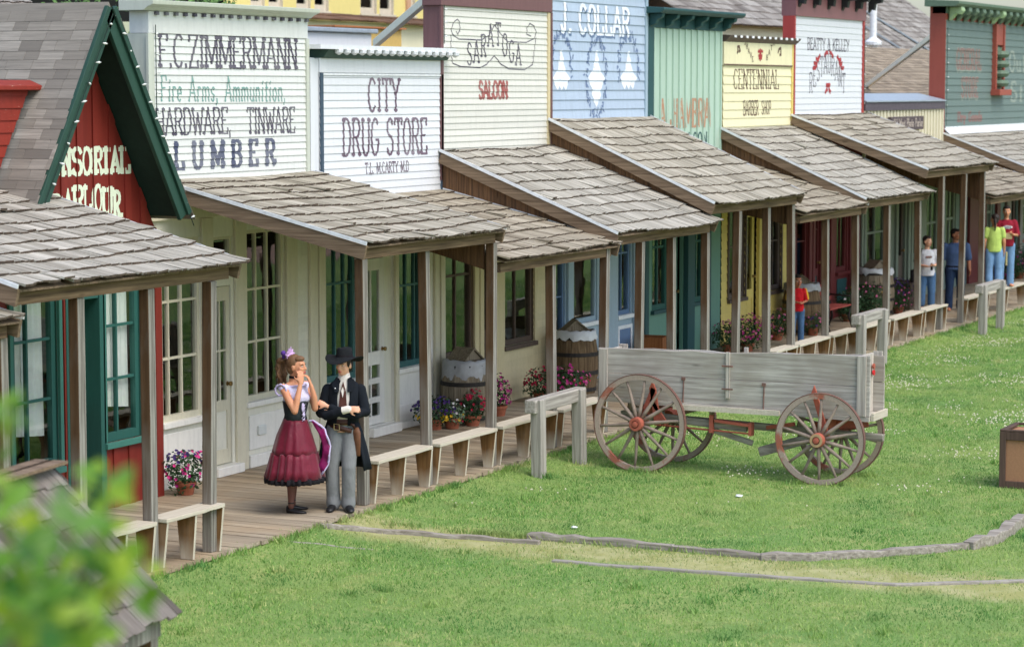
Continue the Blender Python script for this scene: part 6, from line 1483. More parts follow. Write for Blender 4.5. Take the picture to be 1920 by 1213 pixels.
# taller weedy clumps
kc = 420; ck = P3[nr.integers(0, n, kc)]
around = [(5.2, -4.1, .22, 16), (5.2, -6.55, .22, 16), (6.17, -4.14, .2, 12), (6.14, -6.5, .2, 12), (3.94, -3.26, .07, 5), (5.17, -3.26, .07, 5), (16.7, -3.3, .07, 4), (17.9, -3.3, .07, 4), (24.28, -3.36, .07, 4), (25.6, -3.36, .07, 4)]  # wheel clumps added to deepen the weak shadow there; rail posts get unmown grass
ck = np.concatenate([ck] + [np.stack([nr.normal(a, q * .4, k_), nr.normal(b_, q, k_), np.full(k_, np.interp(b_, [-4.2, -3.4, -3.0, -2.79], [GZ, -.14, -.09, -.055]))], 1) for a, b_, q, k_ in around] + [np.stack([nr.uniform(-10, 30, 330), np.full(330, -2.82) + nr.normal(0, .02, 330), np.full(330, -.06)], 1)] + [np.stack([np.interp(yy, [-8.1, -2.8], [.38, .2]) * np.ones(70), yy, np.full(70, GZ)], 1) for yy in [nr.uniform(-7.8, -2.9, 70)]])
extra = np.repeat(ck, 26, 0); extra[:, 0] += nr.normal(0, .05, len(extra)); extra[:, 1] += nr.normal(0, .05, len(extra))
P3 = np.concatenate([P3, extra]); ne = len(extra); n = len(P3)
hgt = np.concatenate([hgt, nr.uniform(.045, .085, ne)]); ang = np.concatenate([ang, nr.uniform(0, 6.283, ne)]); wd = np.concatenate([wd, nr.uniform(.006, .011, ne)]); ln = np.concatenate([ln, nr.uniform(.3, .9, ne) * hgt[-ne:]]); la = np.concatenate([la, nr.uniform(0, 6.283, ne)])
dx, dy = np.cos(ang) * wd, np.sin(ang) * wd
V = np.empty((n, 3, 3)); V[:, 0] = P3 + np.stack([dx, dy, np.full(n, -.005)], 1); V[:, 1] = P3 - np.stack([dx, dy, np.full(n, .005)], 1); V[:, 2] = P3 + np.stack([np.cos(la) * ln, np.sin(la) * ln, hgt], 1)
me = bpy.data.meshes.new('grass_blades'); me.vertices.add(3 * n); me.vertices.foreach_set('co', V.reshape(-1)); me.loops.add(3 * n); me.loops.foreach_set('vertex_index', np.arange(3 * n, dtype=np.int32)); me.polygons.add(n); me.polygons.foreach_set('loop_start', np.arange(0, 3 * n, 3, dtype=np.int32)); me.update(calc_edges=True)
m, nt, bb = newmat('grass_blade'); n1 = noise(nt, .38, detail=3); n2 = noise(nt, 2.6, detail=5, rough=.7); n4 = noise(nt, .85, detail=5, rough=.6); isl = island(nt)
c1 = ramp(nt, isl, [(0, lin((84, 134, 62))), (.5, lin((120, 166, 80))), (.82, lin((154, 188, 102))), (1, lin((204, 200, 140)))])
c2 = mixc(nt, ramp(nt, n1, [(.42, 0), (.62, .75)]), c1, lin((160, 182, 104))); c3 = mixc(nt, ramp(nt, n2, [(.54, 0), (.68, .75)]), c2, lin((196, 192, 134)))
c3 = mixc(nt, ramp(nt, n4, [(.5, 0), (.64, .7)]), c3, mixc(nt, isl, lin((62, 118, 60)), lin((90, 144, 74))))
tc_ = N(nt, 'ShaderNodeTexCoord'); sp_ = N(nt, 'ShaderNodeSeparateXYZ'); L(nt, tc_.outputs['Object'], sp_.inputs[0])
ad_ = N(nt, 'ShaderNodeMath', operation='ADD'); L(nt, sp_.outputs['X'], ad_.inputs[0]); ad_.inputs[1].default_value = .3; ab_ = N(nt, 'ShaderNodeMath', operation='ABSOLUTE'); L(nt, ad_.outputs[0], ab_.inputs[0])
c3 = mixc(nt, ramp(nt, ab_.outputs[0], [(.3, .45), (.75, 0)]), c3, lin((186, 180, 128)))
L(nt, c3, bb.inputs['Base Color']); bb.inputs['Roughness'].default_value = .6; bb.inputs['Specular IOR Level'].default_value = .25
tl = N(nt, 'ShaderNodeBsdfTranslucent'); L(nt, c3, tl.inputs[0]); mx = N(nt, 'ShaderNodeMixShader'); mx.inputs[0].default_value = .3; L(nt, bb.outputs[0], mx.inputs[1]); L(nt, tl.outputs[0], mx.inputs[2]); L(nt, mx.outputs[0], nt.nodes['Material Output'].inputs[0])
me.materials.append(m); go = bpy.data.objects.new('grass_blades', me); COL.objects.link(go); tag(go, 'short mown grass covering the lawn', 'grass', kind='stuff')
nc = 60000; cx_ = nr.uniform(1.5, 40, nc); cy_ = nr.uniform(-13.5, -2.9, nc); Pc = np.stack([cx_, cy_, np.full(nc, GZ)], 1); Pc = Pc[in_view(Pc)]
dn_ = lownoise(Pc[:, 0], Pc[:, 1], 1.3, 6) + .5 * lownoise(Pc[:, 0], Pc[:, 1], 4.0, 9) + np.clip((Pc[:, 0] - 5) / 12, 0, .45) - .35
Pc = Pc[nr.random(len(Pc)) < np.clip(dn_ * ((Pc[:, 0] > 5) | (Pc[:, 1] > -5)), 0.002, .8)][:6000]
cl = MB()
for p in Pc:
    h = nr.uniform(.035, .06); s = nr.uniform(.009, .015); x, y, z = p; z += h
    cl.add([(x + s, y, z), (x, y + s, z), (x - s, y, z), (x, y - s, z), (x, y, z + s), (x, y, z - s)], [(0, 1, 4), (1, 2, 4), (2, 3, 4), (3, 0, 4), (1, 0, 5), (2, 1, 5), (3, 2, 5), (0, 3, 5)])
tag(cl.build('clover_flowers', plain('clover_white', (222, 218, 190), .8, .1), fix=False), 'white clover flowers scattered through the lawn', 'clover', kind='stuff')
# ---------------------------------------------------------------- people
def limb(mb, pts, rad, n=12):
    mb.tube(pts, rad, n)
    for p, r_ in zip(pts, rad): mb.ell(p, (r_, r_, r_), nu=12, nv=8)
def fuse(mb, name, mat, parent, voxel=.009, smooth=5, fac=.5, mats=None):
    """union of overlapping closed shapes into one continuous surface"""
    me = mb.mesh(name); bm = bmesh.new(); bm.from_mesh(me); bmesh.ops.recalc_face_normals(bm, faces=bm.faces); bm.to_mesh(me); bm.free()
    o = bpy.data.objects.new(name + '_tmp', me); COL.objects.link(o)
    md = o.modifiers.new('r', 'REMESH'); md.mode = 'VOXEL'; md.voxel_size = voxel
    md = o.modifiers.new('s', 'SMOOTH'); md.iterations = smooth; md.factor = fac
    dg = bpy.context.evaluated_depsgraph_get(); ev_ = o.evaluated_get(dg); m2 = bpy.data.meshes.new_from_object(ev_); m2.name = name
    bpy.data.objects.remove(o); bpy.data.meshes.remove(me)
    m2.materials.clear(); m2.materials.append(mat); m2.polygons.foreach_set('use_smooth', [True] * len(m2.polygons))
    q = bpy.data.objects.new(name, m2); COL.objects.link(q)
    if parent: q.parent = parent
    return q
def sheet(name, rings, mat, parent, a0=0.0, a1=360.0, n=48, ripple=None, thick=.006, smooth=True):
    """cloth hanging in rings: (cx, cy, z, rx, ry); ripple(angle, ring index) multiplies the radius"""
    mb = MB(); V = []; closed = abs(a1 - a0 - 360) < 1e-6; m_ = n if closed else n + 1
    for i, (cx, cy, z, rx, ry) in enumerate(rings):
        for k in range(m_):
            a = R(a0 + (a1 - a0) * k / n); q = ripple(a, i) if ripple else 1
            V.append((cx + rx * q * math.cos(a), cy + ry * q * math.sin(a), z))
    F = []
    for i in range(len(rings) - 1):
        for k in range(n): k2 = (k + 1) % m_; F.append((i * m_ + k, i * m_ + k2, (i + 1) * m_ + k2, (i + 1) * m_ + k))
    mb.add(V, F); o = mb.build(name, mat, parent, fix=True, smooth=smooth)
    if thick: md = o.modifiers.new('solid', 'SOLIDIFY'); md.thickness = thick; md.offset = 0
    return o
def bez(a, b, c, n=6):
    a, b, c = Vector(a), Vector(b), Vector(c); return [a * (1 - t) ** 2 + b * 2 * t * (1 - t) + c * t * t for t in [i / n for i in range(n + 1)]]
def head(mb, c, yaw=0, pitch=0, s=1.0):
    """skull, jaw, nose, brow, ears; faces local -Y turned by yaw"""
    Rm = Matrix.Rotation(R(yaw), 4, 'Z') @ Matrix.Rotation(R(pitch), 4, 'X'); st = len(mb.v)
    mb.ell((0, .012, .025), (.074, .092, .100)); mb.ell((0, -.022, -.035), (.060, .068, .078)); mb.ell((0, -.050, -.082), (.034, .034, .026)); mb.ell((0, -.07, .03), (.052, .022, .03))
    mb.tube([(0, -.088, .022), (0, -.103, -.006), (0, -.113, -.024), (0, -.095, -.034)], [.009, .012, .015, .012], 8); mb.ell((-.012, -.096, -.028), (.010, .012, .009)); mb.ell((.012, -.096, -.028), (.010, .012, .009))
    mb.ell((0, -.088, -.055), (.024, .012, .012))
    for sx in (-1, 1): mb.ell((sx * .076, .008, -.008), (.010, .022, .034)); mb.ell((sx * .036, -.062, -.02), (.026, .024, .026))
    mb.xform(Matrix.Translation(c) @ Rm @ Matrix.Scale(s, 4), st)
    return Matrix.Translation(c) @ Rm @ Matrix.Scale(s, 4)
def face(Mh, parent, lip=(168, 92, 86), brow=(88, 66, 50)):
    for sx in (-1, 1):
        e = MB(); e.ell((sx * .032, -.0835, .006), (.014, .006, .0065), nu=10, nv=6); e.xform(Mh); o = e.build('eye', M['eye_white'], parent, smooth=True)
        e = MB(); e.ell((sx * .031, -.0878, .006), (.0045, .0025, .0045), nu=8, nv=5); e.xform(Mh); e.build('iris', M['iris'], o, smooth=True)
        e = MB(); e.tube([(sx * .014, -.092, .024), (sx * .032, -.091, .030), (sx * .050, -.080, .025)], [.003, .0042, .003], 6); e.xform(Mh); e.build('eyebrow', plain('eyebrow', brow, .9) if 'eyebrow' not in bpy.data.materials else bpy.data.materials['eyebrow'], parent, smooth=True)
    e = MB(); e.tube([(-.022, -.093, -.057), (0, -.1015, -.054), (.022, -.093, -.057)], [.003, .0058, .003], 6); e.tube([(-.019, -.092, -.062), (0, -.0995, -.066), (.019, -.092, -.062)], [.003, .0064, .003], 6); e.xform(Mh); e.build('lips', plain('lips', lip, .5), parent, smooth=True)
def hand(mb, wrist, dirv, palm_n, thumb_side, curl=.4, s=1.0, spread=.12):
    """palm, four unequal fingers bent at the knuckles, thumb from the side of the palm"""
    w = Vector(wrist); d = Vector(dirv).normalized(); nn = Vector(palm_n); nn = (nn - d * nn.dot(d)).normalized(); sd = d.cross(nn) * thumb_side
    c0, c1 = w + d * .02 * s, w + d * .085 * s
    mb.loft([(w - d * .01, sd * .026 * s, nn * .019 * s), (c0, sd * .034 * s, nn * .016 * s), (w + d * .055 * s, sd * .041 * s, nn * .015 * s), (c1, sd * .040 * s, nn * .012 * s)], 12)
    for k, ln in enumerate((.070, .079, .074, .058)):
        off = (.030 - .020 * k) * s; p = c1 + sd * off - d * .006 * s; a = spread * (1.5 - k) * .6; dd = (d + sd * a).normalized(); pts = [p]; ang = 0
        for j, fr in enumerate((.45, .32, .23)):
            ang += curl * (.6 if j == 0 else 1.0); v = dd * math.cos(ang) + nn * math.sin(ang); p = p + v * (ln * fr * s); pts.append(p)
        limb(mb, pts, [.0092 * s, .0086 * s, .0078 * s, .0066 * s], 8)
    p = w + d * .03 * s + sd * .030 * s; q = p + (d * .55 + sd * .75 + nn * .25).normalized() * .036 * s; r_ = q + (d * .85 + sd * .3 + nn * .4).normalized() * .030 * s
    limb(mb, [p, q, r_], [.014 * s, .0105 * s, .0082 * s], 8)
def skinmat(name, rgb):
    m, nt, b = newmat(name); n = noise(nt, 9, detail=3); L(nt, mixc(nt, ramp(nt, n, [(.35, 0), (.7, .5)]), lin(rgb), lin((rgb[0] - 8, rgb[1] - 26, rgb[2] - 26))), b.inputs['Base Color'])
    b.inputs['Roughness'].default_value = .55; b.inputs['Subsurface Weight'].default_value = .12; b.inputs['Subsurface Radius'].default_value = (.012, .005, .003); b.inputs['Specular IOR Level'].default_value = .3; return m
def cloth(name, rgb, var=.14, scale=9, rough=.85, stripe=None, sheen=0):
    m, nt, b = newmat(name); n = noise(nt, scale, detail=4); col = mixc(nt, ramp(nt, n, [(.35, 0), (.7, 1)]), lin(rgb), tuple(v * (1 - 2 * var) for v in lin(rgb)))
    if stripe:
        wv = N(nt, 'ShaderNodeTexWave'); wv.inputs['Scale'].default_value = stripe[1]; wv.bands_direction = 'X'; wv.inputs['Distortion'].default_value = .6
        L(nt, N(nt, 'ShaderNodeTexCoord').outputs['Object'], wv.inputs['Vector']); col = mixc(nt, ramp(nt, wv.outputs['Fac'], [(.75, 0), (.92, .8)]), col, lin(stripe[0]))
    L(nt, col, b.inputs['Base Color']); b.inputs['Roughness'].default_value = rough; b.inputs['Specular IOR Level'].default_value = .25; b.inputs['Sheen Weight'].default_value = sheen
    bump(nt, b, noise(nt, scale * 1.6, detail=4, sc=(1, 1, .6)), .55, .03); return m
M['eye_white'] = plain('eye_white', (226, 222, 214), .3, .03); M['iris'] = plain('dark_iris', (62, 48, 40), .3, .03)
M['skin'] = skinmat('fair_skin', (226, 176, 146)); M['skin_tan'] = skinmat('tanned_skin', (206, 150, 116)); M['skin_br'] = skinmat('warm_skin', (182, 124, 94))
M['hair_br'] = plain('light_brown_hair', (122, 90, 62), .6, .25, scale=40); M['hair_dk'] = plain('dark_brown_hair', (46, 36, 32), .6, .2, scale=40)
M['burgundy'] = cloth('burgundy_satin', (110, 20, 44), .12, 7, .45, sheen=.2); M['magenta_l'] = cloth('magenta_lining', (126, 20, 84), .15, 9, .5); M['lav'] = cloth('lavender_lace', (196, 186, 220), .06); M['blouse'] = cloth('pale_lavender_blouse', (212, 208, 236), .08, 14)
M['corset'] = cloth('charcoal_corset', (46, 52, 56), .15); M['blackl'] = cloth('black_lace', (26, 24, 28), .1); M['stocking'] = skinmat('sheer_black_stocking', (112, 80, 70)); M['shoe'] = plain('black_shoe', (30, 30, 32), .4)
M['coat'] = cloth('blue_black_frock_coat', (19, 25, 33), .18, 6, .9); M['hatf'] = cloth('black_felt_hat', (24, 27, 30), .1, 10, .9); M['shirt_w'] = cloth('white_shirt', (222, 216, 206), .05); M['vest'] = cloth('brown_tie_cloth', (88, 54, 46), .15); M['belt'] = plain('brown_leather', (78, 48, 38), .5, .2); M['holster'] = plain('holster_leather', (112, 74, 50), .55, .2)
M['trouser'] = cloth('grey_pinstripe_trouser', (116, 119, 120), .1, 7, .9, stripe=((156, 160, 162), 34))

# ---- woman in the burgundy skirt
wp = onz(546, 962, 0); W = empty('person', (wp.x + .05, wp.y - .03, 0), R(-14), 'woman in a burgundy saloon dress with a flower in her hair, hands at her face', 'person')
mb = MB()
Hc = Vector((.0, -.035, 1.565)); Mh = head(mb, Hc, yaw=16, pitch=-2, s=.98)
limb(mb, [(0, .01, 1.36), (0, .012, 1.44), (0, -.005, 1.50)], [.062, .050, .048])
mb.loft([((0, .0, .9), (.15, 0, 0), (0, .11, 0)), ((0, 0, 1.03), (.115, 0, 0), (0, .085, 0)), ((0, -.01, 1.18), (.14, 0, 0), (0, .10, 0)), ((0, .0, 1.33), (.155, 0, 0), (0, .085, 0)), ((0, .005, 1.40), (.10, 0, 0), (0, .06, 0))], 18)
ra = [(-.165, .005, 1.355), (-.185, -.10, 1.23), (-.18, -.18, 1.12)]; limb(mb, ra, [.046, .041, .036]); limb(mb, [(-.18, -.18, 1.12), (-.145, -.185, 1.25), (-.090, -.175, 1.40)], [.036, .034, .024])
hand(mb, (-.088, -.184, 1.41), (.12, .22, 1), (.45, .75, -.1), 1, curl=.22, s=.95)
la = [(.165, .005, 1.355), (.165, -.09, 1.23), (.135, -.165, 1.12)]; limb(mb, la, [.046, .041, .036]); limb(mb, [(.135, -.165, 1.12), (.11, -.18, 1.24), (.072, -.17, 1.37)], [.036, .034, .024])
hand(mb, (.071, -.168, 1.38), (-.25, .25, 1), (-.4, .6, .1), -1, curl=.55, s=.92)
fa, fb = (-.06, -.02), (.085, .10)
for (hx_, (fx0, fy0), kn) in ((-.08, fa, (-.075, -.03, .50)), (.08, fb, (.09, .03, .50))):
    limb(mb, [(hx_, 0, .88), kn, (fx0, fy0 + .02, .30), (fx0, fy0 + .03, .09)], [.078, .052, .046, .028])
body = fuse(mb, 'body', M['skin_tan'], W, .0085, 4)
face(Mh, W, lip=(196, 96, 96))
for (fx0, fy0), rz in ((fa, 28), (fb, 62)):
    P = MB(); P.loft([((0, .045, .045), (.03, 0, 0), (0, .0, .042)), ((0, .0, .035), (.036, 0, 0), (0, 0, .034)), ((0, -.08, .022), (.042, 0, 0), (0, 0, .022)), ((0, -.15, .016), (.030, 0, 0), (0, 0, .014)), ((0, -.17, .012), (.012, 0, 0), (0, 0, .008))], 12)
    P.xform(Matrix.Translation((fx0, fy0 + .03, 0)) @ Matrix.Rotation(R(rz), 4, 'Z')); P.build('shoe', M['shoe'], W, smooth=True)
    P = MB(); limb(P, [(fx0, fy0 + .03, .05), (fx0, fy0 + .03, .12), (fx0, fy0 + .022, .30), (fx0 * 1.1, fy0, .46)], [.031, .032, .05, .056]); P.build('stocking', M['stocking'], W, smooth=True)
    P = MB(); ring(P, (0, 0, 0), [(.030, -.006), (.0345, -.006), (.0345, .006), (.030, .006)], 16); P.xform(Matrix.Translation((fx0, fy0 + .03, .115)) @ Matrix.Rotation(R(90), 4, 'Y')); P.build('ankle_strap', M['shoe'], W)
rip = lambda amp, k, ph: (lambda a, i: 1 + amp[min(i, len(amp) - 1)] * 1.25 * (math.sin(k * a + ph + 1.1 * math.sin(3 * a + .3 * i)) * (.65 + .5 * math.sin(2 * a + ph)) + .45 * math.sin(round(k * .55) * a + 2.1 * ph + .25 * i)))
sheet('skirt', [(0, .0, 1.02, .128, .105), (0, .0, .96, .150, .132), (0, .01, .84, .192, .180), (0, .01, .70, .232, .222), (0, .01, .645, .246, .237)], M['burgundy'], W, n=72, ripple=rip((.004, .014, .026, .034, .036), 11, .4))
sheet('flounce', [(0, .01, .655, .238, .228), (0, .01, .64, .252, .243), (0, .01, .60, .262, .254), (0, .01, .48, .294, .284), (0, .01, .385, .322, .310)], M['burgundy'], W, n=120, ripple=rip((.01, .034, .03, .036, .046), 19, 1.2))
sheet('lace_hem', [(0, .01, .40, .316, .304), (0, .01, .355, .324, .312), (0, .01, .335, .318, .306)], M['blackl'], W, n=120, ripple=rip((.04, .05, .07), 31, .3))
# lifted side of the skirt, lining outwards
P = MB(); n = 14; V = []; dirs = Vector((.50, -.86, 0)); sidev = Vector((.86, .50, 0)); edge = []
for i in range(n + 1):
    t = i / n; a = R(95 - 175 * t); top = Vector((.05, -.11, .985)) ; c = dirs * (.17 + .21 * max(math.cos(a), -.1)) + Vector((0, 0, .68 + .31 * math.sin(a))); edge.append(c + sidev * (.03 * math.sin(i * 2.1)))
inner = [Vector((.06, -.12, .98 - .58 * i / n)) + dirs * (.05 + .12 * math.sin(math.pi * i / n)) for i in range(n + 1)]
for i in range(n + 1):
    for j in range(5): u = j / 4; V.append(inner[i].lerp(edge[i], u) + sidev * (.018 * math.sin(i * 2.1 + 1.5) * u * 1.5))
P.add(V, [(5 * i + j, 5 * i + j + 1, 5 * i + 6 + j, 5 * i + 5 + j) for i in range(n) for j in range(4)])
o = P.build('skirt_lining', M['magenta_l'], W, smooth=True); md = o.modifiers.new('s', 'SOLIDIFY'); md.thickness = .006
P = MB(); P.tube(edge, [.012] * (n + 1), 7); P.build('lace_trim', M['lav'], o, smooth=True)
sheet('corset', [(0, -.005, 1.00, .132, .108), (0, -.005, 1.06, .122, .097), (0, -.01, 1.15, .142, .112), (0, -.012, 1.205, .150, .118)], M['corset'], W, n=40, thick=.008)
P = MB(); P.loft([((0, -.01, 1.19), (.148, 0, 0), (0, .115, 0)), ((0, -.018, 1.25), (.152, 0, 0), (0, .122, 0)), ((0, -.005, 1.33), (.158, 0, 0), (0, .098, 0)), ((0, .0, 1.375), (.135, 0, 0), (0, .085, 0))], 24)
for sx in (-1, 1): P.ell((sx * .155, .003, 1.345), (.062, .066, .05)); P.ell((sx * .065, -.10, 1.235), (.058, .05, .05))
fuse(P, 'blouse', M['blouse'], W, .011, 5)
for sx in (-1, 1):
    P = MB(); pts = [Vector((sx * .19, .004, 1.33)) + Vector((sx * .012 * math.cos(a) + sx * .012, .07 * math.cos(a), .058 * math.sin(a))) for a in [R(15 * k) for k in range(25)]]; P.tube(pts, [.011 + .004 * math.sin(k * 2.4) for k in range(25)], 6); P.build('sleeve_ruffle', M['lav'], W, smooth=True)
P = MB(); P.tube([Vector((.115 * math.cos(R(a)), -.01 + .105 * math.sin(R(a)), 1.375 - .012 * abs(math.cos(R(a))))) for a in range(0, 361, 15)], [.012] * 25, 6); P.build('neck_ruffle', M['lav'], W, smooth=True)
P = MB(); P.lathe((0, .006, 1.455), [(.052, -.013), (.056, -.013), (.055, .013), (.051, .013)], 20); P.build('choker', M['blackl'], W)
P = MB()
for k in range(5): z = 1.17 - .036 * k; P.tube([(-.02, -.128 + .002 * k, z), (.0, -.135, z - .014), (.022, -.128, z - .03)], .0045, 5); P.tube([(.02, -.128, z), (.0, -.136, z - .014), (-.022, -.128, z - .03)], .0045, 5)
P.ell((.0, -.135, 1.06), (.018, .008, .02)); P.ell((-.01, -.13, 1.14), (.02, .008, .05)); P.build('corset_lacing', M['lav'], W, smooth=True)
P = MB(); st = len(P.v); P.ell((0, .022, .034), (.083, .094, .102)); P.xform(Mh, st)
# hair is cut away from the face by keeping only what lies behind it
Hq = MB(); r2 = random.Random(2)
Hq.ell((0, .030, .040), (.084, .092, .098)); Hq.ell((0, .06, -.02), (.07, .06, .07)); Hq.ell((0, -.03, .085), (.066, .062, .034)); Hq.xform(Mh)
for i in range(34):
    a = r2.uniform(0, 6.28); rr = r2.uniform(.0, .055); b0 = Vector((-.01 + rr * math.cos(a), .115, 1.63 + .5 * rr * math.sin(a))); e0 = b0 + Vector((r2.uniform(-.05, .05), r2.uniform(.03, .115), -r2.uniform(.16, .27)))
    pts = bez(b0, b0 + Vector((r2.uniform(-.03, .03), .11, .0)), e0, 7); pts = [p + Vector((.011 * math.sin(i + 2.2 * k), .011 * math.cos(i * 2 + 2.2 * k), 0)) for k, p in enumerate(pts)]; Hq.tube(pts, [.012, .019, .020, .020, .019, .017, .014, .007], 6)
Hq.build('hair', M['hair_br'], W, smooth=True)
P = MB(); r2 = random.Random(5); fc = Vector((-.03, .05, 1.695))
for k in range(9):
    a = 2 * math.pi * k / 9; d = Vector((math.cos(a), .2 * math.sin(2 * a), .8 * math.sin(a))).normalized(); t = d.orthogonal().normalized() if k % 2 else d.cross(Vector((0, 1, 0))).normalized(); P.add([fc, fc + d * .03 + t * .026, fc + d * .072 + Vector((0, -.02, .012)), fc + d * .03 - t * .026], [(0, 1, 2, 3)])
o = P.build('hair_flower', cloth('orchid_flower', (206, 170, 216), .12, 20), W, fix=False); md = o.modifiers.new('s', 'SOLIDIFY'); md.thickness = .006
P = MB(); P.ell(fc + Vector((-.055, .03, .012)), (.03, .024, .03)); P.ell(fc + Vector((-.03, .05, -.03)), (.024, .02, .02)); P.build('dark_blossom', cloth('deep_purple_flower', (88, 56, 140), .2, 20), W, smooth=True)

W.scale = (1.06,) * 3

# ---- man in the black coat leaning on the post
mp_ = onz(637, 957, 0); Mn = empty('person', (mp_.x + .05, mp_.y + .02, 0), R(-66), 'man in a black hat and long dark coat leaning on a post, arms folded', 'person')
lx = lambda z: .045 * max(0, (z - .3)) ; 
mb = MB(); Hc = Vector((.055, -.02, 1.655)); Mh = head(mb, Hc, yaw=-26, pitch=3, s=1.03)
limb(mb, [(.05, .02, 1.42), (.052, .012, 1.50), (.053, -.002, 1.58)], [.075, .056, .056])
mb.loft([((.03, .0, .90), (.15, 0, 0), (0, .11, 0)), ((.035, 0, 1.08), (.145, 0, 0), (0, .10, 0)), ((.045, 0, 1.28), (.175, 0, 0), (0, .115, 0)), ((.05, .01, 1.44), (.15, 0, 0), (0, .085, 0))], 18)
ls, le, lw = Vector((.235, .01, 1.375)), Vector((.295, -.05, 1.13)), Vector((.06, -.235, 1.13)); rs, re, rw = Vector((-.135, .01, 1.375)), Vector((-.205, -.07, 1.12)), Vector((.12, -.25, 1.185))
lw = Vector((-.10, -.20, 1.20))
limb(mb, [ls, le], [.055, .042]); limb(mb, [le, (.13, -.20, 1.12), lw], [.042, .038, .028]); limb(mb, [rs, re], [.055, .042]); limb(mb, [re, (-.06, -.225, 1.13), rw], [.042, .038, .028])
hand(mb, rw, (.95, -.05, -.02), (0, .9, -.2), -1, curl=.5); hand(mb, lw + Vector((-.03, .0, .015)), (-.8, .12, .35), (.1, .8, -.3), 1, curl=.6, s=.9)
for hx_, kn, an in ((-.07, (-.085, -.05, .50), (-.075, -.02, .09)), (.12, (.105, -.10, .50), (.095, -.06, .09))): limb(mb, [(hx_, 0, .90), kn, an], [.085, .06, .045])
fuse(mb, 'body', M['skin'], Mn, .009, 4); face(Mh, Mn, lip=(206, 110, 100), brow=(70, 52, 44))
P = MB()
for hx_, kn, an in ((-.060, (-.085, -.05, .50), (-.078, -.015, .075)), (.115, (.108, -.10, .50), (.098, -.055, .075))):
    k = Vector(kn); a_ = Vector(an); limb(P, [(hx_, .0, .93), (hx_, -.015, .80), k, k.lerp(a_, .5), a_ + Vector((0, 0, .09)), a_], [.105, .102, .082, .080, .078, .084], 16)
P.ell((.028, .0, .95), (.158, .118, .10)); tr2 = fuse(P, 'trousers', M['trouser'], Mn, .011, 5)
for x_, y_, rz in ((-.078, -.015, -8), (.098, -.055, 14)):
    P = MB(); P.loft([((0, .085, .05), (.03, 0, 0), (0, 0, .045)), ((0, .03, .05), (.042, 0, 0), (0, 0, .05)), ((0, -.06, .042), (.046, 0, 0), (0, 0, .042)), ((0, -.15, .032), (.050, 0, 0), (0, 0, .032)), ((0, -.20, .024), (.036, 0, 0), (0, 0, .022)), ((0, -.215, .02), (.015, 0, 0), (0, 0, .012))], 14)
    P.xform(Matrix.Translation((x_, y_, 0)) @ Matrix.Rotation(R(rz), 4, 'Z')); P.build('boot', M['shoe'], Mn, smooth=True)
sheet('shirt', [(.03, 0, .98, .150, .118), (.035, 0, 1.1, .150, .112), (.045, 0, 1.28, .180, .124), (.05, .005, 1.42, .150, .095), (.052, .008, 1.50, .072, .066), (.053, .004, 1.535, .064, .064)], M['shirt_w'], Mn, n=36, thick=.005)
P = MB(); P.add([(.05, -.075, 1.475), (.085, -.118, 1.36), (.095, -.136, 1.20), (.05, -.139, 1.17), (.005, -.136, 1.20), (.02, -.118, 1.36)], [(0, 1, 2, 3, 4, 5)]); o = P.build('vest_front', M['vest'], Mn, fix=False); md = o.modifiers.new('s', 'SOLIDIFY'); md.thickness = .012
P = MB(); P.add([(.05, -.125, 1.42), (.068, -.138, 1.38), (.05, -.146, 1.30), (.034, -.138, 1.38)], [(0, 1, 2, 3)]); o = P.build('neckcloth', M['shirt_w'], Mn, fix=False); md = o.modifiers.new('s', 'SOLIDIFY'); md.thickness = .01
P = MB(); P.lathe((.053, .004, 1.545), [(.060, -.02), (.066, -.02), (.064, .018), (.058, .018)], 20); P.build('collar', M['shirt_w'], Mn, smooth=True)
# coat: open-fronted body, skirts, sleeves, collar
cr = lambda a, i: 1 + .012 * math.sin(5 * a + i)
sheet('coat_body', [(.03, .012, .98, .176, .142), (.035, .012, 1.10, .168, .138), (.045, .01, 1.26, .192, .142), (.05, .012, 1.38, .188, .120), (.052, .016, 1.44, .150, .100), (.053, .018, 1.485, .095, .080)], M['coat'], Mn, a0=-90 + 24, a1=270 - 18, n=40, ripple=cr, thick=.014)
sheet('coat_skirt', [(.03, .012, 1.0, .178, .144), (.03, .02, .90, .215, .17), (.03, .03, .75, .25, .19), (.035, .04, .60, .275, .205), (.04, .05, .46, .29, .215)], M['coat'], Mn, a0=-90 + 52, a1=270 - 62, n=48, ripple=lambda a, i: 1 + (.012 + .016 * i) * math.sin(7 * a + .6), thick=.012)
for nm, ps, rd in (('sleeve', [ls, (ls + le) / 2, le, (.20, -.17, 1.115), (.05, -.215, 1.135), lw + Vector((.03, 0, -.01))], [.066, .063, .061, .057, .053, .046]), ('sleeve', [rs, (rs + re) / 2, re, (-.13, -.19, 1.105), (-.03, -.235, 1.135), (.035, -.245, 1.16)], [.066, .063, .061, .058, .056, .052])):
    P = MB(); limb(P, ps, rd, 14)
    for k in range(5): P.ell(Vector(ps[1]).lerp(Vector(ps[2]), .2 + .2 * k), (rd[1] + .004, rd[1] + .004, .014))
    fuse(P, nm, M['coat'], Mn, .011, 3)
P = MB(); limb(P, [(.035, -.245, 1.16), (.125, -.253, 1.185)], [.046, .042], 14); fuse(P, 'cuff', M['shirt_w'], Mn, .01, 3)
for s in (-1, 1):
    P = MB(); P.add([(.053 + s * .045, -.055, 1.50), (.053 + s * .085, -.04, 1.525), (.053 + s * .135, -.085, 1.44), (.053 + s * .095, -.128, 1.36), (.053 + s * .048, -.128, 1.36)], [(0, 1, 2, 3, 4)]); o = P.build('lapel', M['coat'], Mn, fix=False); md = o.modifiers.new('s', 'SOLIDIFY'); md.thickness = .014
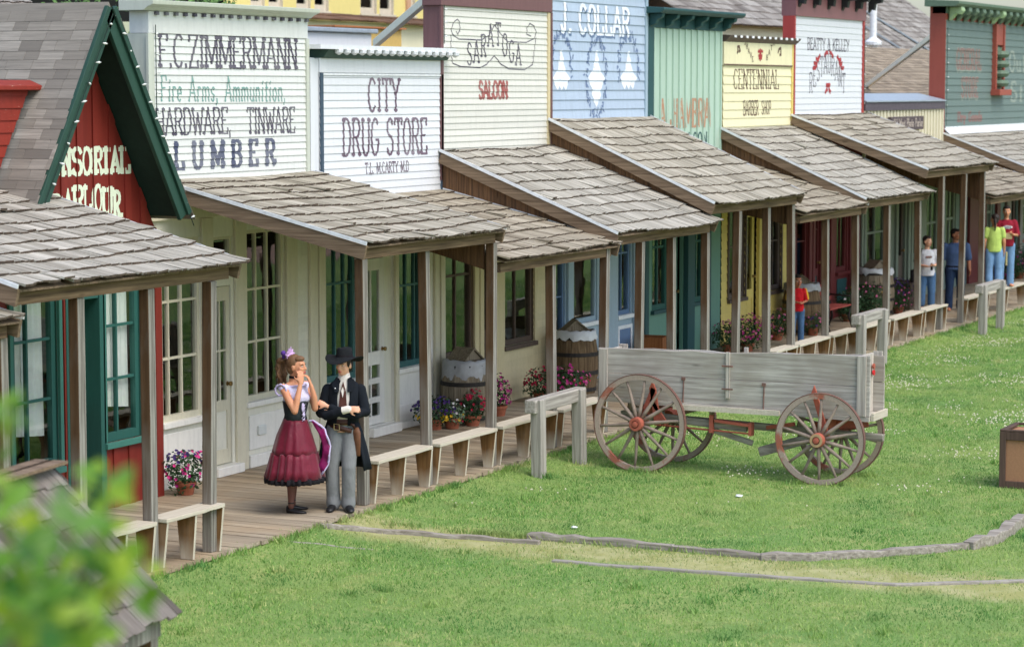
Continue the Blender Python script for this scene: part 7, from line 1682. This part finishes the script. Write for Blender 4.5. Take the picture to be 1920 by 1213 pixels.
P = MB(); P.ell((-.035, -.135, 1.405), (.008, .006, .008)); P.build('button', M['drip'], Mn, smooth=True)
sheet('waistband', [(.03, 0, .985, .158, .124), (.03, 0, 1.05, .156, .121)], M['belt'], Mn, n=36, thick=.008)
P = MB(); pts = [Vector((.03 + .172 * math.cos(R(a)), .136 * math.sin(R(a)), 1.0 - .10 * (math.cos(R(a)) + 1) / 2)) for a in range(-190, 171, 10)]; Q2 = MB()
V = [];
for p in pts: V += [p + Vector((0, 0, -.028)), p + Vector((0, 0, .028))]
Q2.add(V, [(2 * i, 2 * i + 2, 2 * i + 3, 2 * i + 1) for i in range(len(pts) - 1)]); o = Q2.build('gun_belt', M['belt'], Mn, fix=False, smooth=True); md = o.modifiers.new('s', 'SOLIDIFY'); md.thickness = .01
P = MB(); bx0 = Vector((-.02, -.147, .968)); P.tube([bx0 + Vector(v) for v in ((-.03, 0, -.03), (.03, -.004, -.035), (.03, -.004, .03), (-.03, 0, .035), (-.03, 0, -.03))], .006, 6); P.build('buckle', plain('pale_brass', (206, 186, 140), .3, .05, metal=.7), o)
P = MB(); P.loft([((.185, -.07, .955), (.035, -.02, 0), (.012, .02, 0)), ((.195, -.085, .90), (.048, -.024, 0), (.016, .028, 0)), ((.205, -.085, .78), (.038, -.02, 0), (.014, .024, 0)), ((.212, -.08, .64), (.026, -.014, 0), (.012, .018, 0)), ((.213, -.08, .63), (.02, -.01, 0), (.01, .014, 0))], 12); o2 = P.build('holster', M['holster'], Mn, smooth=True)
P = MB(); P.tube([(.175, -.10, .95), (.165, -.12, .985), (.14, -.135, 1.0)], [.014, .018, .014], 8); P.build('pistol_grip', M['belt'], o2, smooth=True)
# hat
P = MB(); n = 40; Ht = Mh @ Matrix.Translation((0, .012, .078)) @ Matrix.Rotation(R(-4), 4, 'X'); V = []
prof = [(.079, .004), (.090, .0), (.120, -.002), (.165, -.002), (.205, .000), (.209, .003), (.205, .006), (.163, .006), (.092, .014), (.088, .05), (.084, .095), (.076, .112), (.05, .118), (.012, .110)]
for i, (rr, z) in enumerate(prof):
    for k in range(n):
        a = 2 * math.pi * k / n; br = max(0, (rr - .1) / .075); zz = z + br * (.030 * math.cos(2 * a) * 1.0 - .012); oval = 1 + .10 * math.sin(a) ** 2
        if z > .1: zz -= .014 * max(0, math.cos(2 * a)) 
        V.append((rr * math.cos(a), rr * oval * math.sin(a), zz))
P.add(V, [(i * n + k, i * n + (k + 1) % n, (i + 1) * n + (k + 1) % n, (i + 1) * n + k) for i in range(len(prof) - 1) for k in range(n)] + [tuple((len(prof) - 1) * n + k for k in range(n))]); P.xform(Ht); hat = P.build('hat', M['hatf'], Mn, smooth=True)
P = MB(); P.lathe((0, 0, .028), [(.09, -.013), (.0935, -.013), (.092, .013), (.088, .013)], 32); P.v = [(x, y * 1.1, z) for x, y, z in P.v]; P.xform(Ht); P.build('hat_band', M['blackl'], hat)
P = MB(); P.ell((0, .040, .01), (.083, .080, .082)); P.ell((-.066, -.01, .03), (.014, .03, .05)); P.ell((.066, -.01, .03), (.014, .03, .05)); P.ell((0, .062, -.035), (.066, .048, .055)); P.xform(Mh); P.build('hair', M['hair_dk'], Mn, smooth=True)

# ---- visitors further down the walk
def visitor(loc, rz, H, label, top, bottom, skin, hair, sleeves=.25, bottom_len=.06, long_hair=False, arms=None, yaw=0, male=False, child=False, top_print=None, bottom_wide=1.0):
    e = empty('person', loc, R(rz), label, 'person'); s = H / 1.72; hs = 1.0 / s * (1.0 if not child else 1.12) * (H / 1.72) ** .35 * .99
    mb = MB(); sh = .20 if male else .17; hw = .10
    Mh = head(mb, Vector((0, -.02, 1.60)), yaw=yaw, s=hs if child else 1.0)
    limb(mb, [(0, .01, 1.36), (0, .01, 1.44), (0, 0, 1.52)], [.07, .054, .052])
    mb.loft([((0, 0, .88), (.16, 0, 0), (0, .12, 0)), ((0, 0, 1.05), (.14, 0, 0), (0, .105, 0)), ((0, 0, 1.25), (.16, 0, 0), (0, .11, 0)), ((0, .005, 1.40), (.13, 0, 0), (0, .075, 0))], 16)
    arms = arms or {}
    A = {}
    for sx, k in ((-1, 'r'), (1, 'l')):
        S0 = Vector((sx * sh, .005, 1.36)); E0, W0 = [Vector(v) for v in arms.get(k, ((sx * (sh + .05), .02, 1.09), (sx * (sh + .06), -.04, .86)))]; A[k] = (S0, E0, W0)
        limb(mb, [S0, E0, W0], [.052, .041, .028]); d = (W0 - E0).normalized(); hand(mb, W0, d, Vector((-sx, -.3, 0)) if abs(d.z) > .6 else Vector((0, 0, 1)), -sx if abs(d.z) > .6 else sx, curl=.5)
    for sx in (-1, 1): limb(mb, [(sx * hw, 0, .86), (sx * .105, -.01, .47), (sx * .11, .03, .08)], [.085, .055, .04]); mb.loft([((sx * .11, .07, .04), (.03, 0, 0), (0, 0, .035)), ((sx * .115, .0, .04), (.042, 0, 0), (0, 0, .035)), ((sx * .125, -.13, .025), (.045, 0, 0), (0, 0, .024)), ((sx * .128, -.18, .02), (.02, 0, 0), (0, 0, .014))], 10)
    fuse(mb, 'body', skin, e, .012, 3); face(Mh, e)
    P = MB(); P.loft([((0, 0, .86), (.185, 0, 0), (0, .14, 0)), ((0, 0, 1.0), (.17, 0, 0), (0, .13, 0)), ((0, -.005, 1.22), (.185 if male else .165, 0, 0), (0, .135, 0)), ((0, .0, 1.36), (sh, 0, 0), (0, .10, 0)), ((0, .005, 1.43), (.09, 0, 0), (0, .07, 0))], 20)
    for k in 'rl': S0, E0, W0 = A[k]; t = min(1, sleeves / (E0 - S0).length); limb(P, [S0, S0.lerp(E0, t)], [.074, .070])
    fuse(P, 'shirt', top, e, .014, 4)
    P = MB(); P.ell((0, .005, .92), (.172, .13, .11)); bw_ = bottom_wide
    for sx in (-1, 1):
        K = Vector((sx * .105, -.01, .47)); Fo = Vector((sx * .11, .03, .08)); pts = [Vector((sx * hw, 0, .88)), Vector((sx * .1, -.005, .70)), K]
        rd = [.10, .092 * bw_, .076 * bw_]
        if bottom_len < .42: pts.append(K.lerp(Fo, (.47 - bottom_len) / .39)); rd.append(.078 * bw_)
        limb(P, pts, rd, 14)
    fuse(P, 'trousers', bottom, e, .014, 4)
    Hq = MB(); st = 0; Hq.ell((0, .030, .042), (.083, .090, .092)); Hq.ell((0, -.03, .088), (.068, .06, .032)); Hq.ell((0, .055, -.02), (.07, .055, .065))
    Hq.xform(Mh)
    if long_hair: limb(Hq, bez((0, .10, 1.60), (0, .16, 1.54), (0, .11, 1.36), 5), [.035, .034, .032, .03, .024, .012])
    Hq.build('hair', hair, e, smooth=True)
    for o in [e]: o.scale = (s, s, s)
    return e
M['tee_w'] = cloth('white_tee', (206, 208, 214), .07); M['denim'] = cloth('blue_denim', (78, 112, 150), .15, 7); M['denim_d'] = cloth('dark_denim', (40, 60, 92), .15, 7); M['denim_l'] = cloth('light_denim', (120, 156, 196), .12, 7); M['polo'] = cloth('slate_blue_polo', (78, 100, 140), .12); M['lime'] = cloth('lime_knit', (178, 202, 104), .08); M['mar'] = cloth('maroon_tee', (136, 24, 44), .1); M['redt'] = cloth('red_tee', (196, 26, 34), .08)
pb = ony(1487, 530, -1.2)
boy = visitor((fx(1494, 600, -1.2), -1.2, 0), -58, 1.30, 'boy in a red and yellow T-shirt and jeans standing behind a porch post', M['redt'], M['denim'], M['skin_br'], M['hair_dk'], sleeves=.20, bottom_len=.06, child=True, arms={'r': ((-.21, -.05, 1.12), (-.05, -.22, 1.10)), 'l': ((.22, -.05, 1.12), (.08, -.24, 1.08))}, yaw=10)
for sx in (-1, 1):
    P = MB(); limb(P, [(sx * .185, .005, 1.38), (sx * .20, -.01, 1.28), (sx * .213, -.03, 1.185)], [.05, .062, .066]); P.v = [(x + sx * .016, y, z) for x, y, z in P.v]; P.build('sleeve_stripe', cloth('yellow_sleeve', (232, 182, 50), .08), boy, smooth=True)
wom = visitor((fx(1737, 560, -1.55), -1.55, 0), -60, 1.68, 'woman in a white T-shirt and denim capris with a black shoulder bag', M['tee_w'], M['denim'], M['skin'], M['hair_dk'], sleeves=.22, bottom_len=.26, arms={'r': ((-.23, .0, 1.10), (-.05, -.22, 1.08)), 'l': ((.23, -.02, 1.10), (.10, -.23, 1.10))}, yaw=38, bottom_wide=1.05)
P = MB(); P.loft([((0, -.131, 1.27), (.07, 0, 0), (0, 0, .03)), ((.01, -.141, 1.27), (.07, 0, 0), (0, 0, .03))], 12); P.build('shirt_print', M['red_fade'], wom)
P = MB(); P.prism([(-.06, .72), (.12, .70), (.13, .98), (-.05, 1.0)], 'x', -.34, -.24); o = P.build('shoulder_bag', M['blackl'], wom, bevel=.02); P = MB(); P.tube([(-.28, .02, .98), (-.22, .06, 1.2), (-.15, .07, 1.42), (-.12, -.02, 1.44), (-.17, -.14, 1.3), (-.27, -.02, .98)], .012); P.build('strap', M['blackl'], o, smooth=True)
P = MB(); limb(P, [(.03, -.30, 1.14), (.03, -.31, 1.02)], [.018, .028]); P.build('held_item', M['blackl'], wom, smooth=True)
mn2 = visitor((fx(1790, 560, -1.75), -1.75, 0), -64, 1.76, 'man in a slate blue short sleeved shirt and dark jeans half behind a porch post', M['polo'], M['denim_d'], M['skin_br'], M['hair_dk'], sleeves=.26, bottom_len=.07, male=True, yaw=48)
mn2.scale = (mn2.scale[0] * 1.13, mn2.scale[1] * 1.13, mn2.scale[2])
P = MB(); P.lathe((0, 0, .93), [(.17, -.02), (.178, -.02), (.178, .02), (.17, .02)], 28); P.v = [(x, y * .76, z) for x, y, z in P.v]; P.build('belt', M['blackl'], mn2)
g1p = onz(1870, 536, .505); 
gl = visitor((fx(1864, 470, -2.66), -2.66, .505), 112, 1.60, 'girl in a lime green top and cropped jeans on a bench, back turned', M['lime'], M['denim_l'], M['skin_tan'], M['hair_dk'], sleeves=.14, bottom_len=.22, long_hair=True, bottom_wide=1.15, yaw=35)
P = MB(); P.prism([(-.05, .55), (.03, .55), (.05, .86), (-.06, .86)], 'x', -.30, -.26); P.build('carrier_bag', plain('straw_bag', (196, 182, 130), .8), gl, bevel=.01)
g2p = onz(1888, 542, .505)
g2 = visitor((fx(1886, 470, -2.68), -2.68, .505), -62, 1.74, 'girl in a maroon lettered T-shirt and light jeans on a bench, facing forward', M['mar'], M['denim_l'], M['skin_tan'], M['hair_dk'], sleeves=.24, bottom_len=.06, arms={'r': ((-.22, -.04, 1.10), (-.05, -.20, 1.14)), 'l': ((.23, -.05, 1.10), (.10, -.24, 1.12))}, yaw=-8)
P = MB(); P.loft([((0, -.126, 1.275), (.10, 0, 0), (0, 0, .035)), ((0, -.140, 1.275), (.10, 0, 0), (0, 0, .035))], 16); P.build('shirt_print', M['white_paint'], g2)
lettering(g2, 'DODGE', -.075, .075, 1.25, 1.30, M['ink'], Wall('flat', -.142), tv=.3, thn=.14, sl=0, st=0, gap=.2, name='shirt_lettering')
P = MB(); P.box(-.10, .06, -.28, -.262, 1.03, 1.15); P.build('held_card', plain('tan_card', (196, 176, 130), .8, scale=30), g2)
